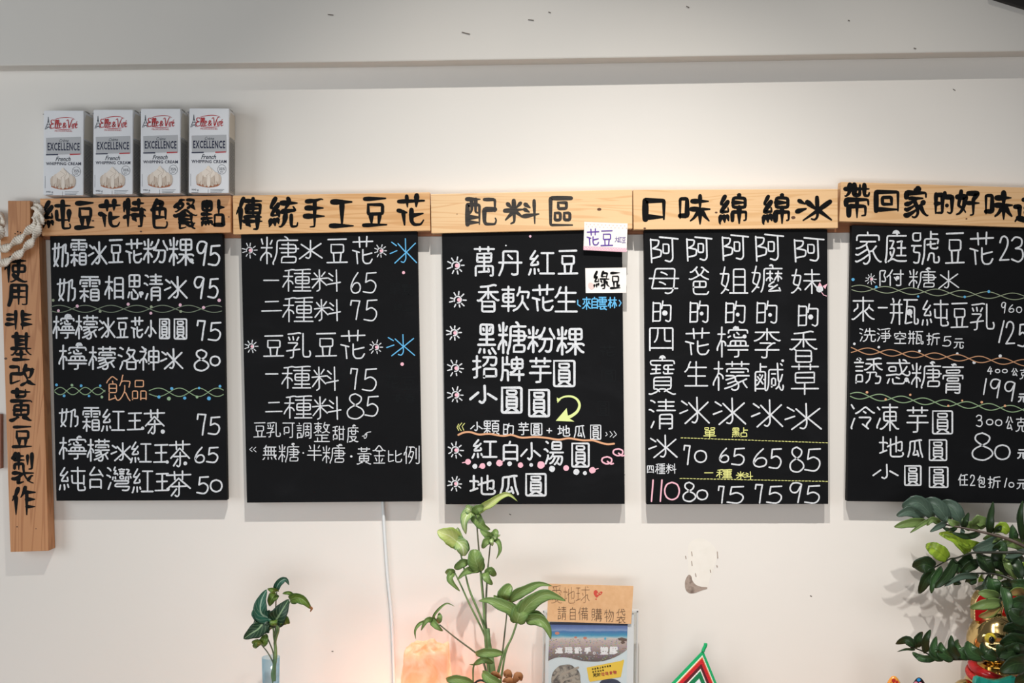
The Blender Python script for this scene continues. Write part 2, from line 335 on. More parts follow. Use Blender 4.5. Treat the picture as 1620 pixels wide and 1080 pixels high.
# pen strokes of every written sign: each stroke is x, y, x, y ... in 0..89 of the sign's own box, y up
GLY = {
 '霜': [[18, 26, 9, 19, 3, 11], [50, 30, 86, 30], [1, 63, 2, 76, 5, 77, 88, 77, 89, 76, 89, 63], [18, 26, 30, 20, 37, 15], [50, 17, 86, 17], [0, 36, 38, 36], [20, 46, 18, 26, 20, 21, 20, 0], [8, 89, 82, 89], [45, 89, 45, 55], [57, 55, 79, 55], [11, 55, 32, 55], [57, 66, 76, 66], [14, 66, 32, 66], [50, 30, 50, 43, 85, 43, 86, 3, 50, 3, 50, 30]],
 '粉': [[58, 47, 56, 32, 52, 19, 46, 10, 38, 2], [32, 79, 27, 66], [2, 80, 5, 67], [74, 83, 78, 70, 89, 54, 89, 49], [15, 39, 8, 32, 2, 20, 0, 12], [46, 62, 43, 49, 45, 47, 81, 47, 79, 19, 77, 8, 72, 1, 64, 1, 60, 4], [1, 53, 31, 53, 46, 62], [56, 87, 54, 78, 38, 48], [17, 89, 17, 56, 15, 39, 17, 36, 17, 0], [15, 39, 26, 34, 31, 22]],
 '粿': [[62, 32, 80, 10, 88, 7], [31, 7, 42, 13, 53, 26, 62, 32, 69, 35, 85, 35, 89, 31], [61, 84, 61, 35, 62, 32, 61, 26, 61, 0], [2, 82, 5, 65], [41, 67, 82, 67], [37, 35, 55, 35, 53, 26], [30, 79, 26, 66], [14, 39, 8, 32, 2, 20, 0, 12], [1, 53, 30, 53], [16, 89, 16, 56, 14, 39, 16, 36, 16, 0], [14, 39, 24, 34, 29, 22], [41, 67, 41, 49, 82, 50, 82, 84, 41, 84, 41, 67]],
 '相': [[20, 89, 19, 54, 1, 24, 0, 17], [14, 48, 20, 48, 29, 43, 33, 38, 35, 32], [3, 67, 35, 67], [48, 7, 89, 7], [48, 1, 48, 83, 89, 83, 89, 1], [48, 58, 89, 58], [48, 32, 89, 32], [20, 48, 20, 0]],
 '思': [[44, 89, 44, 46], [81, 24, 89, 8], [8, 67, 80, 67], [25, 26, 25, 7, 27, 2, 32, 0, 57, 0, 66, 3, 69, 12, 66, 18], [9, 25, 0, 6], [34, 35, 38, 35, 55, 23], [8, 46, 8, 89, 80, 89, 80, 46, 8, 46]],
 '清': [[5, 86, 12, 85, 19, 80], [36, 30, 79, 30], [16, 22, 7, 4], [57, 89, 57, 56], [27, 56, 89, 56], [0, 58, 6, 58, 15, 52], [31, 82, 85, 82], [33, 69, 83, 69], [36, 16, 79, 16], [36, 0, 36, 43, 79, 44, 79, 5, 78, 1, 68, 0]],
 '檸': [[32, 72, 33, 81, 61, 81, 86, 81, 87, 72], [59, 89, 61, 81], [9, 48, 21, 46, 24, 38, 23, 34], [48, 67, 48, 60, 51, 58, 68, 58, 72, 59], [52, 48, 52, 33], [31, 59, 37, 62], [13, 89, 12, 55, 0, 27, 0, 20], [9, 48, 13, 48, 13, 0], [61, 21, 61, 7, 60, 1, 50, 0], [31, 21, 87, 21], [67, 48, 67, 33], [37, 33, 38, 48, 82, 48, 82, 33], [29, 33, 89, 33], [2, 68, 22, 68], [56, 73, 62, 67]],
 '檬': [[32, 32, 54, 40, 58, 45, 89, 45], [32, 45, 52, 45, 54, 40], [29, 5, 45, 11, 55, 17, 67, 26, 74, 29, 83, 35], [36, 20, 56, 29], [74, 29, 76, 21, 84, 8], [62, 23, 64, 12, 61, 3, 56, 0, 50, 0, 46, 3], [54, 40, 56, 29], [8, 41, 13, 42, 13, 0], [13, 53, 21, 48, 24, 42, 24, 36], [2, 67, 23, 67], [13, 89, 13, 53, 0, 23, 0, 16], [56, 29, 62, 23], [71, 89, 71, 75], [32, 82, 89, 82], [47, 89, 47, 75], [44, 56, 76, 56], [34, 58, 34, 67, 87, 67, 87, 58]],
 '洛': [[17, 30, 18, 25, 7, 0], [46, 88, 43, 79, 35, 67, 47, 62, 52, 47], [0, 58, 8, 56, 14, 53], [32, 34, 38, 29, 74, 29, 78, 35, 85, 34, 89, 36], [38, 29, 38, 0, 77, 0, 77, 25, 78, 35], [7, 88, 9, 89, 20, 82], [63, 56, 67, 43, 78, 35], [43, 79, 73, 79, 71, 70, 63, 56, 45, 41, 32, 34, 23, 34]],
 '神': [[2, 71, 29, 70, 29, 65, 17, 44, 17, 0], [65, 89, 65, 0], [43, 29, 89, 29, 89, 32, 89, 73, 43, 73, 43, 24], [43, 51, 89, 51], [17, 44, 10, 41, 1, 33, 0, 28], [11, 89, 18, 84], [17, 44, 24, 43, 30, 37, 32, 30]],
 '飲': [[68, 53, 68, 34, 58, 14, 47, 1, 38, 1, 31, 18], [65, 28, 71, 29, 81, 8, 88, 0], [9, 28, 37, 28, 37, 58, 9, 58, 9, 54, 9, 5, 7, 1, 30, 9, 34, 9], [9, 43, 37, 43], [0, 62, 3, 69, 21, 86, 39, 73], [61, 89, 59, 84, 57, 72, 49, 52], [54, 63, 59, 69, 89, 68, 84, 47], [22, 68, 24, 58]],
 '品': [[54, 6, 89, 6], [54, 0, 54, 40, 57, 40, 89, 40, 89, 1], [0, 6, 33, 6, 33, 9, 33, 40, 0, 40, 0, 0], [17, 60, 17, 89, 72, 89, 71, 60, 17, 60]],
 '紅': [[31, 71, 10, 43, 6, 35, 34, 38, 31, 48], [22, 89, 3, 58, 17, 59, 24, 61], [7, 20, 2, 2, 0, 0], [33, 20, 35, 13], [20, 21, 21, 3], [66, 81, 66, 4], [45, 81, 87, 81], [40, 4, 89, 4]],
 '純': [[27, 71, 22, 63, 17, 58, 5, 35, 20, 37, 30, 34, 27, 50], [17, 87, 1, 57, 17, 58], [41, 75, 88, 75], [63, 89, 64, 5, 66, 1, 70, 0, 86, 1, 88, 4, 89, 9, 86, 15], [3, 20, 0, 3], [43, 57, 44, 28, 84, 28], [84, 57, 84, 23], [16, 21, 18, 10, 17, 3], [28, 23, 31, 12]],
 '台': [[5, 0, 5, 37, 9, 37, 77, 37, 77, 0], [5, 5, 77, 5], [62, 77, 76, 65, 77, 59], [33, 89, 0, 56, 18, 56, 77, 59, 84, 57, 89, 51]],
 '灣': [[3, 87, 11, 82, 14, 76], [14, 30, 5, 5], [30, 89, 24, 76, 35, 78, 29, 69, 26, 62, 39, 66, 40, 60], [0, 59, 12, 53], [8, 56, 12, 51], [31, 52, 32, 45], [73, 81, 84, 79, 72, 62, 88, 63], [23, 51, 21, 42], [28, 37, 79, 37, 80, 35, 79, 26, 33, 26, 29, 15, 84, 15, 80, 4, 75, 0, 64, 0, 58, 1], [79, 53, 80, 43], [45, 80, 51, 80, 54, 84, 57, 80, 65, 80], [87, 55, 89, 48], [71, 52, 69, 45, 69, 41], [48, 72, 62, 72], [48, 64, 62, 64], [61, 45, 61, 56, 48, 56, 48, 45, 61, 45]],
 '糖': [[2, 53, 27, 53], [15, 87, 15, 56, 13, 39, 15, 36, 15, 2], [13, 39, 24, 33, 25, 24], [13, 39, 7, 32, 0, 19, 0, 13], [2, 81, 5, 65], [27, 77, 23, 65], [57, 89, 62, 86, 65, 78], [87, 77, 39, 77, 38, 38, 34, 17, 29, 5, 30, 0], [65, 69, 65, 24], [50, 63, 83, 63, 84, 38, 49, 37], [45, 51, 89, 50], [49, 5, 83, 5, 84, 24, 50, 24, 49, 5]],
 '種': [[34, 1, 89, 1], [64, 86, 63, 83, 62, 2], [41, 44, 84, 44], [15, 45, 29, 39, 32, 30], [7, 83, 19, 84, 28, 88, 37, 87, 40, 85, 82, 89, 88, 88], [37, 72, 87, 72], [40, 16, 86, 16], [19, 84, 18, 51, 4, 28, 0, 17], [2, 60, 31, 60], [15, 45, 18, 43, 18, 0], [84, 44, 84, 59, 41, 58, 41, 31, 84, 31, 84, 44]],
 '乳': [[61, 86, 61, 14, 63, 6, 67, 3, 84, 3, 87, 6, 89, 14, 89, 17, 86, 24], [0, 24, 4, 25, 48, 30], [44, 73, 38, 62], [23, 75, 25, 64], [7, 73, 11, 64], [6, 53, 37, 53, 40, 52, 38, 46, 29, 38, 25, 27, 24, 1, 14, 0], [5, 84, 28, 86, 45, 89, 52, 87]],
 '可': [[0, 89, 89, 89], [75, 88, 75, 8, 74, 3, 71, 1, 55, 0], [11, 29, 48, 29, 47, 64, 11, 63, 11, 20]],
 '調': [[55, 68, 77, 68], [66, 77, 66, 51], [14, 89, 17, 83], [55, 16, 76, 16, 76, 20, 76, 36, 55, 36, 55, 11], [53, 51, 79, 51], [4, 5, 34, 5, 37, 10, 41, 24, 43, 39, 43, 88, 89, 88, 89, 5, 88, 1, 79, 0], [4, 0, 4, 31, 26, 31, 27, 6], [4, 46, 26, 46], [0, 74, 29, 74], [4, 60, 26, 60]],
 '整': [[3, 0, 88, 0], [20, 17, 20, 0], [81, 77, 72, 49], [46, 41, 52, 41, 72, 49], [63, 89, 60, 84, 59, 77, 54, 69, 61, 63, 72, 49, 81, 43, 89, 41], [24, 89, 23, 54, 24, 40], [3, 83, 43, 83], [0, 41, 8, 42, 27, 58, 40, 58, 40, 71, 7, 71, 7, 58, 20, 58, 27, 51, 32, 51, 39, 46], [9, 30, 81, 30], [45, 30, 45, 0], [59, 77, 88, 77], [45, 16, 75, 16]],
 '甜': [[51, 89, 51, 0], [51, 5, 81, 5], [81, 89, 81, 0], [42, 70, 89, 70], [1, 83, 19, 85, 30, 89, 36, 88], [19, 85, 18, 34], [4, 7, 33, 7, 33, 10, 33, 34, 4, 34, 4, 1], [51, 38, 81, 38], [0, 60, 35, 60]],
 '度': [[32, 31, 32, 25, 39, 18, 46, 10], [35, 69, 35, 44, 67, 44, 68, 69], [18, 61, 85, 61, 89, 58], [57, 13, 59, 9, 64, 7, 79, 3, 86, 4], [46, 89, 49, 80], [86, 79, 8, 79, 8, 39, 5, 17, 0, 4, 2, 0], [19, 31, 73, 31, 73, 29, 66, 20, 57, 13, 30, 5, 17, 3]],
 '無': [[56, 14, 60, 2], [12, 13, 5, 2, 0, 0], [74, 18, 79, 15, 88, 1], [36, 78, 36, 28], [22, 89, 17, 77, 17, 28], [6, 53, 87, 53], [35, 15, 35, 2], [2, 28, 89, 28], [55, 78, 55, 28], [75, 78, 75, 28], [7, 69, 17, 77, 21, 78, 86, 78]],
 '半': [[77, 84, 69, 71], [13, 84, 18, 75, 20, 68], [7, 55, 83, 55], [44, 89, 44, 0], [0, 30, 89, 30]],
 '黃': [[44, 56, 44, 17], [56, 9, 60, 10, 81, 1, 87, 1], [15, 30, 74, 30], [28, 16, 28, 9], [0, 1, 6, 0, 28, 9, 34, 9], [8, 82, 81, 82], [27, 89, 27, 69, 28, 68, 62, 69, 62, 89], [4, 56, 85, 57, 89, 53], [60, 16, 60, 10], [44, 44, 73, 44, 74, 43, 74, 17, 16, 16, 15, 17, 16, 44, 44, 44]],
 '金': [[45, 61, 45, 0], [18, 67, 23, 61, 65, 61, 70, 67, 89, 62], [69, 22, 64, 12, 59, 9], [17, 27, 23, 21, 26, 13], [0, 63, 8, 62, 18, 67, 27, 75, 42, 89, 54, 84, 70, 67], [6, 0, 85, 0], [10, 37, 81, 37]],
 '比': [[49, 48, 58, 50, 77, 61, 87, 66], [49, 89, 49, 8, 51, 3, 55, 0, 76, 0, 85, 4, 88, 12, 89, 22], [0, 88, 0, 2, 21, 7, 33, 12], [1, 56, 30, 56]],
 '例': [[36, 35, 42, 31, 47, 29], [36, 60, 57, 61, 52, 41, 42, 16, 30, 2], [40, 84, 37, 63, 28, 42, 26, 34], [17, 87, 12, 72, 10, 60, 12, 58, 12, 0], [10, 60, 4, 57, 1, 52, 0, 44], [89, 89, 89, 5, 87, 2, 83, 1, 75, 0, 71, 3], [29, 84, 58, 84, 62, 80], [71, 77, 71, 25]],
 '萬': [[0, 83, 89, 83], [24, 89, 24, 77], [63, 89, 63, 77], [44, 68, 44, 13], [20, 11, 62, 13, 68, 11, 63, 21], [5, 0, 5, 30, 84, 30, 84, 1, 80, 0, 74, 0], [12, 56, 77, 56], [12, 68, 76, 69, 77, 68, 76, 43, 13, 43, 12, 44, 12, 68]],
 '丹': [[36, 75, 52, 61], [0, 0, 11, 23, 14, 35, 16, 47, 16, 89, 74, 89, 74, 9, 73, 5, 68, 3, 55, 2, 51, 5], [0, 47, 89, 47]],
 '香': [[53, 65, 55, 58, 66, 48, 84, 37, 89, 38], [14, 82, 45, 84, 69, 89, 77, 87], [19, 17, 72, 17], [20, 33, 71, 33, 72, 0, 19, 0, 20, 33], [12, 39, 20, 33], [0, 37, 6, 35, 12, 39, 24, 48, 35, 58, 37, 65], [45, 84, 45, 44], [5, 65, 85, 65]],
 '軟': [[1, 78, 39, 78], [21, 89, 21, 0], [67, 55, 67, 37, 59, 21, 50, 9, 38, 2], [65, 33, 70, 32, 78, 15, 85, 6], [56, 70, 89, 70, 84, 49], [4, 49, 37, 49], [58, 86, 56, 70, 50, 57], [0, 18, 42, 18], [37, 63, 4, 63, 4, 33, 37, 33, 37, 63]],
 '生': [[21, 88, 16, 79, 13, 68, 6, 57, 0, 52], [44, 89, 44, 0], [0, 0, 89, 0], [13, 68, 84, 68], [12, 36, 80, 36]],
 '黑': [[25, 77, 28, 71], [10, 14, 4, 3], [43, 89, 43, 27], [54, 10, 56, 4, 61, 0], [71, 16, 89, 0], [8, 43, 77, 43], [64, 80, 61, 79, 57, 70], [0, 27, 86, 27], [30, 13, 31, 3], [43, 59, 11, 59, 11, 89, 75, 88, 74, 60, 43, 59]],
 '招': [[58, 84, 55, 68, 49, 59, 39, 49], [0, 34, 10, 37, 28, 44], [39, 84, 89, 84, 88, 61, 84, 51, 72, 50, 68, 53], [42, 5, 88, 5, 88, 8, 88, 36, 42, 36, 42, 0], [0, 68, 27, 68], [14, 89, 14, 5, 12, 1, 4, 0]],
 '牌': [[6, 61, 32, 61], [6, 87, 6, 33, 3, 8, 0, 1], [42, 63, 86, 63], [6, 39, 26, 38, 27, 0], [61, 88, 61, 80, 64, 76, 64, 63, 63, 54, 60, 45, 55, 38, 49, 33, 44, 30, 38, 30], [37, 22, 89, 22], [72, 36, 72, 0], [23, 89, 23, 61], [60, 45, 42, 46, 42, 79, 85, 80, 85, 46, 60, 45]],
 '芋': [[1, 78, 88, 78], [63, 89, 63, 69], [26, 89, 26, 69], [0, 34, 89, 34], [45, 57, 44, 3, 42, 1, 27, 0], [9, 58, 81, 58]],
 '顆': [[38, 1, 49, 4, 61, 11], [16, 27, 29, 24, 37, 17], [69, 89, 66, 72], [51, 55, 86, 55], [0, 38, 39, 38], [20, 89, 20, 38, 16, 27, 3, 13], [75, 11, 82, 7, 89, 2], [3, 72, 38, 72], [51, 38, 86, 38], [16, 27, 20, 24, 20, 0], [48, 89, 89, 89], [66, 72, 51, 71, 51, 21, 86, 21, 86, 71, 66, 72], [38, 89, 38, 54, 3, 55, 3, 89, 38, 89]],
 '地': [[1, 16, 26, 28], [13, 88, 13, 27, 11, 21], [30, 45, 44, 53, 59, 58, 72, 64, 84, 68, 84, 44, 83, 29, 81, 27, 75, 26, 70, 29], [41, 79, 41, 10, 42, 5, 46, 1, 49, 0, 78, 0, 85, 3, 88, 8, 89, 13, 87, 17], [62, 89, 62, 22], [0, 63, 26, 63, 29, 59]],
 '瓜': [[72, 89, 70, 81, 76, 40, 82, 19, 89, 4, 89, 0], [56, 33, 65, 6], [42, 84, 41, 44, 39, 31, 32, 16, 32, 11, 39, 11, 62, 15], [82, 88, 77, 89, 72, 89, 42, 84, 13, 81, 12, 50, 11, 36, 0, 2]],
 '白': [[42, 89, 35, 73], [0, 40, 89, 40], [0, 0, 0, 72, 35, 73, 89, 72, 89, 0], [0, 7, 89, 7]],
 '湯': [[51, 32, 48, 23, 39, 11, 35, 7, 28, 5], [17, 36, 18, 31, 6, 4], [69, 32, 67, 23, 57, 7, 49, 1], [9, 89, 17, 84], [38, 74, 80, 74], [37, 32, 85, 32, 84, 14, 81, 6, 76, 0, 74, 0, 71, 0, 66, 4], [0, 59, 4, 61, 11, 56, 16, 51], [28, 47, 89, 47], [43, 46, 40, 37, 37, 32, 29, 24, 23, 22], [80, 74, 79, 88, 38, 88, 38, 61, 39, 60, 80, 60, 80, 74]],
 '母': [[36, 76, 44, 74, 54, 67], [31, 41, 39, 39, 49, 32], [49, 2, 52, 0, 62, 0, 70, 6, 75, 24, 78, 89, 19, 89, 10, 31, 7, 17, 12, 18, 86, 18], [0, 54, 89, 54]],
 '四': [[31, 89, 31, 68, 28, 50, 24, 40, 18, 33], [0, 9, 89, 9], [0, 0, 0, 89, 89, 89, 89, 1], [57, 89, 58, 40, 62, 37, 79, 37]],
 '寶': [[35, 7, 27, 13, 17, 13, 16, 14, 16, 41, 73, 42, 75, 40, 74, 13, 63, 13, 59, 9, 52, 7], [0, 1, 6, 0, 27, 6, 33, 13, 56, 13, 59, 9, 68, 5, 82, 0, 89, 1], [65, 70, 64, 51], [79, 71, 56, 71, 50, 69, 50, 61, 84, 61], [16, 22, 75, 22], [24, 71, 23, 52], [10, 61, 37, 61], [49, 54, 50, 50, 80, 51], [16, 32, 75, 32], [38, 71, 9, 71, 4, 75, 4, 82, 85, 82, 86, 75], [5, 50, 38, 52], [44, 89, 45, 83]],
 '爸': [[0, 50, 7, 48, 32, 56, 43, 62, 52, 64, 60, 71, 68, 82], [57, 88, 62, 88, 68, 82, 76, 79, 83, 74, 89, 72], [19, 23, 77, 23, 77, 42, 19, 42, 19, 9, 22, 3, 32, 0, 78, 0, 83, 1, 89, 8], [5, 72, 9, 72, 14, 74, 27, 82, 35, 89], [48, 42, 48, 23], [52, 64, 62, 57, 76, 52, 88, 49], [27, 82, 43, 62]],
 '姐': [[15, 15, 26, 11], [14, 89, 4, 34, 4, 31, 12, 25, 18, 22], [43, 29, 80, 29], [43, 1, 43, 82, 80, 82, 80, 1], [43, 56, 80, 56], [0, 66, 27, 66, 27, 63, 25, 43, 20, 26, 12, 9, 3, 0], [31, 1, 89, 1]],
 '嬤': [[75, 24, 48, 2, 55, 2, 81, 5, 86, 2, 81, 14], [0, 67, 24, 66, 22, 45, 13, 17, 0, 0], [54, 52, 44, 46, 43, 40], [13, 17, 20, 15], [75, 56, 83, 54, 88, 46], [75, 56, 78, 52, 78, 38], [12, 89, 2, 33, 7, 28, 16, 24], [44, 64, 61, 64], [54, 72, 54, 38], [65, 35, 58, 31, 49, 22, 51, 18, 61, 19, 64, 16], [78, 72, 78, 64, 75, 56, 70, 48, 67, 41], [70, 64, 88, 64], [54, 52, 61, 45], [89, 81, 36, 81, 35, 30, 31, 9, 27, 0], [61, 89, 63, 81]],
 '李': [[0, 52, 7, 53, 19, 59, 32, 70, 35, 77], [53, 77, 59, 67, 68, 60, 83, 52, 89, 53], [44, 89, 44, 55], [3, 78, 85, 78], [3, 24, 85, 24], [20, 45, 58, 45, 59, 41], [71, 45, 64, 45, 52, 36, 44, 31, 43, 5, 42, 2, 39, 0, 29, 0, 26, 2]],
 '鹹': [[7, 46, 24, 23], [0, 0, 0, 62, 32, 62, 31, 7], [27, 37, 31, 34], [70, 89, 73, 33, 77, 29], [0, 37, 6, 34], [86, 53, 80, 32, 77, 29, 75, 26, 75, 19, 74, 15, 66, 7], [74, 15, 77, 13, 80, 4, 86, 2, 89, 11, 88, 18], [0, 7, 31, 7], [87, 69, 43, 69, 42, 18, 37, 1, 32, 2, 31, 7], [23, 51, 19, 41, 10, 25, 6, 19, 0, 19], [16, 88, 16, 62], [16, 78, 35, 78], [52, 18, 63, 18, 64, 21, 64, 41, 52, 41, 52, 13], [80, 88, 85, 83], [14, 53, 15, 50], [52, 55, 64, 55]],
 '妹': [[38, 47, 60, 47, 71, 33, 83, 15, 88, 10], [63, 88, 64, 43], [64, 43, 69, 47, 89, 47], [64, 43, 42, 14], [15, 89, 12, 71, 5, 38, 10, 32, 22, 30], [59, 36, 63, 34, 63, 0], [2, 67, 28, 67, 28, 59, 25, 40, 19, 21, 13, 12, 5, 3, 0, 2], [41, 71, 86, 71], [19, 21, 26, 18, 28, 13]],
 '草': [[44, 34, 44, 0], [0, 17, 89, 17], [13, 49, 76, 49], [25, 89, 25, 74], [1, 82, 89, 82], [63, 89, 63, 74], [76, 35, 76, 64, 75, 65, 13, 64, 13, 34, 76, 35]],
 '單': [[44, 61, 44, 0], [0, 15, 89, 15], [11, 46, 78, 46], [44, 61, 78, 62, 78, 30, 12, 30, 11, 61, 44, 61], [53, 89, 80, 89, 81, 88, 81, 74, 54, 73, 53, 74, 53, 89], [8, 89, 35, 89, 36, 88, 36, 74, 9, 73, 8, 74, 8, 89]],
 '點': [[20, 87, 20, 28], [2, 42, 39, 42], [4, 15, 0, 1], [51, 5, 85, 5, 85, 8, 84, 40, 51, 40, 51, 0], [36, 17, 40, 10, 41, 6], [31, 77, 28, 66], [11, 78, 12, 65], [1, 26, 41, 29], [67, 89, 67, 40], [67, 66, 89, 66], [25, 17, 28, 5], [15, 13, 16, 3], [20, 55, 38, 56, 38, 87, 3, 86, 3, 56, 20, 55]],
 '家': [[1, 27, 6, 25, 12, 27, 42, 42], [72, 50, 60, 38], [60, 38, 64, 29, 73, 15, 85, 6, 89, 7], [47, 36, 52, 35, 60, 38], [42, 89, 43, 81], [4, 67, 5, 81, 43, 81, 82, 81, 82, 67], [37, 55, 42, 42, 47, 36, 50, 16, 48, 9, 41, 1, 32, 0, 28, 3], [0, 8, 4, 6, 12, 9, 30, 17, 42, 25, 49, 27], [3, 44, 13, 45, 37, 55], [41, 62, 37, 55], [17, 63, 38, 63, 41, 62, 43, 63, 69, 63]],
 '庭': [[12, 3, 22, 9, 34, 11, 45, 6, 56, 4, 85, 4, 89, 5], [20, 42, 25, 44, 39, 43, 34, 27, 22, 9], [48, 21, 87, 21], [51, 62, 74, 66, 68, 61, 67, 21], [19, 66, 36, 66, 34, 60, 25, 44], [88, 81, 8, 81, 6, 35, 4, 17, 0, 5, 2, 0], [52, 44, 85, 44], [21, 32, 21, 28, 24, 21, 29, 19], [49, 89, 51, 81]],
 '號': [[52, 11, 56, 21, 57, 30, 72, 30, 72, 10, 73, 5, 76, 4, 84, 4, 88, 6, 89, 15, 87, 20], [84, 57, 88, 69, 42, 69, 41, 35, 40, 23, 34, 0], [61, 62, 61, 48, 63, 43, 82, 42, 84, 46], [50, 53, 76, 56], [0, 50, 30, 50], [9, 50, 5, 32, 26, 32, 24, 13, 21, 4, 17, 3, 10, 3, 7, 5], [62, 89, 62, 70], [63, 82, 83, 82], [28, 85, 28, 64, 4, 64, 4, 85, 28, 85]],
 '附': [[79, 89, 79, 7, 79, 3, 74, 1, 67, 0, 63, 3], [8, 25, 12, 23, 15, 23, 19, 24, 21, 28, 21, 42, 14, 58, 21, 80, 21, 85, 19, 86, 0, 86, 0, 0], [47, 89, 38, 65, 27, 50], [34, 59, 39, 59, 39, 1], [55, 47, 63, 30], [52, 66, 89, 66]],
 '來': [[51, 37, 55, 32, 66, 19, 80, 9, 89, 7], [68, 52, 85, 39], [0, 7, 4, 6, 7, 7, 21, 17, 42, 36, 51, 37, 64, 47, 68, 52, 70, 61], [22, 63, 23, 48, 12, 43, 8, 37], [45, 89, 45, 40, 42, 36, 45, 34, 45, 0], [5, 75, 86, 75]],
 '瓶': [[53, 62, 77, 61, 77, 4, 80, 1, 84, 1, 88, 3, 89, 14, 87, 18], [11, 69, 10, 28, 7, 16, 3, 4], [0, 40, 39, 40], [54, 84, 49, 11, 46, 1, 68, 7], [61, 45, 67, 25], [8, 89, 11, 81, 10, 76], [31, 85, 27, 76, 27, 69, 29, 66, 29, 0], [2, 69, 37, 69], [44, 85, 86, 85]],
 '洗': [[66, 45, 66, 6, 68, 1, 71, 0, 82, 0, 86, 1, 89, 7, 89, 14], [35, 71, 83, 72, 87, 68], [39, 86, 37, 75, 30, 60], [14, 32, 12, 23, 3, 2], [0, 87, 11, 84, 17, 79], [45, 45, 43, 27, 36, 10, 27, 2, 20, 1], [0, 58, 10, 53], [57, 89, 57, 45], [26, 45, 88, 45]],
 '淨': [[3, 87, 16, 80], [78, 74, 74, 68], [13, 33, 12, 26, 1, 6], [54, 57, 54, 6, 53, 2, 41, 0], [23, 40, 89, 40], [29, 57, 80, 57, 80, 24, 29, 24], [53, 73, 54, 65], [0, 57, 10, 51], [27, 82, 54, 85, 76, 89, 83, 87]],
 '空': [[44, 34, 43, 0], [0, 0, 88, 0], [54, 59, 61, 58, 78, 49, 89, 46], [4, 44, 29, 59], [42, 89, 45, 75], [12, 35, 76, 35], [0, 58, 0, 75, 87, 75, 87, 61]],
 '折': [[0, 69, 29, 69, 33, 65], [15, 89, 15, 7, 13, 4, 5, 3], [4, 37, 27, 44], [87, 86, 81, 88, 43, 81, 42, 38, 41, 25, 34, 8, 33, 0], [43, 55, 89, 55], [71, 55, 71, 3]],
 '元': [[29, 55, 28, 38, 24, 24, 17, 11, 0, 1], [56, 55, 56, 9, 57, 3, 60, 0, 64, 0, 77, 0, 83, 2, 86, 14, 86, 18, 83, 24], [3, 56, 85, 56, 89, 51], [12, 89, 76, 89]],
 '誘': [[5, 6, 25, 6, 25, 9, 25, 30, 5, 30, 4, 1], [37, 69, 54, 69, 54, 63], [12, 89, 16, 83, 17, 73], [40, 84, 62, 85, 77, 89, 85, 87], [62, 85, 62, 48], [32, 48, 38, 48, 46, 54, 54, 63, 62, 68, 71, 69, 87, 69], [51, 38, 50, 27, 48, 16, 44, 9, 37, 2], [68, 69, 72, 60, 81, 51, 89, 48], [40, 38, 72, 39, 68, 24, 84, 25, 84, 14, 81, 3, 77, 0, 68, 0], [0, 73, 28, 73], [4, 44, 25, 44], [4, 59, 25, 59]],
 '惑': [[0, 31, 39, 35, 48, 32, 58, 39, 68, 49, 77, 63], [10, 18, 3, 2], [63, 88, 67, 88, 75, 84, 77, 76], [37, 23, 48, 19], [73, 20, 80, 15, 86, 4], [58, 39, 76, 30, 83, 30, 87, 33, 89, 38, 89, 40, 87, 45], [2, 76, 88, 76], [49, 89, 52, 67, 56, 55, 58, 39], [23, 17, 24, 3, 28, 0, 63, 0, 66, 3, 68, 7], [35, 47, 35, 63, 9, 62, 9, 47, 35, 47]],
 '膏': [[39, 89, 44, 87, 45, 81], [0, 81, 89, 81], [1, 45, 2, 54, 5, 55, 86, 55, 87, 54, 87, 45], [15, 11, 74, 11], [14, 1, 15, 29, 19, 30, 73, 30, 75, 28, 74, 11, 73, 2, 70, 0, 58, 0, 53, 2], [15, 20, 74, 20], [16, 71, 15, 65, 17, 63, 68, 63, 72, 64, 74, 68, 74, 70, 71, 72, 16, 71], [68, 39, 69, 45, 67, 47, 25, 47, 21, 46, 19, 42, 19, 40, 22, 38, 64, 38, 68, 39]],
 '公': [[60, 86, 80, 57, 85, 52, 89, 52], [29, 89, 19, 70, 8, 55, 0, 51], [57, 34, 63, 29, 69, 21, 71, 13, 79, 5, 80, 0], [47, 59, 41, 54, 13, 8, 71, 13]],
 '克': [[57, 35, 57, 6, 59, 2, 65, 0, 80, 0, 85, 1, 89, 9, 89, 13, 87, 18], [33, 35, 32, 24, 26, 11, 19, 6, 6, 0, 0, 2], [75, 36, 17, 35, 17, 59, 75, 60, 75, 36], [46, 89, 46, 60], [5, 79, 87, 79], [75, 36, 79, 32]],
 '冷': [[44, 17, 66, 0], [32, 42, 75, 42, 75, 35, 59, 16, 59, 6], [1, 89, 10, 75], [13, 38, 11, 35, 0, 5, 2, 0], [48, 64, 56, 59], [18, 57, 29, 62, 55, 82, 83, 60, 89, 59]],
 '凍': [[15, 5, 19, 4, 32, 12, 43, 23, 48, 30], [13, 41, 13, 39, 0, 13, 1, 9], [56, 31, 80, 7, 84, 5, 89, 5], [54, 89, 54, 34, 56, 31, 54, 26, 54, 0], [29, 48, 80, 48], [3, 79, 11, 71], [23, 79, 85, 79], [79, 33, 79, 64, 29, 63, 29, 33, 46, 33, 48, 30, 63, 33, 79, 33]],
 '任': [[26, 89, 19, 74, 0, 44], [60, 81, 60, 4], [29, 45, 89, 45], [33, 77, 60, 81, 80, 87, 87, 85], [8, 58, 16, 59, 16, 0], [32, 4, 88, 4]],
 '包': [[30, 89, 15, 66], [18, 31, 53, 31, 52, 56, 18, 55, 18, 14, 20, 5, 23, 2, 30, 0, 78, 0, 84, 2, 89, 11], [0, 56, 26, 74, 80, 74, 79, 38, 75, 23, 64, 22, 59, 25]],
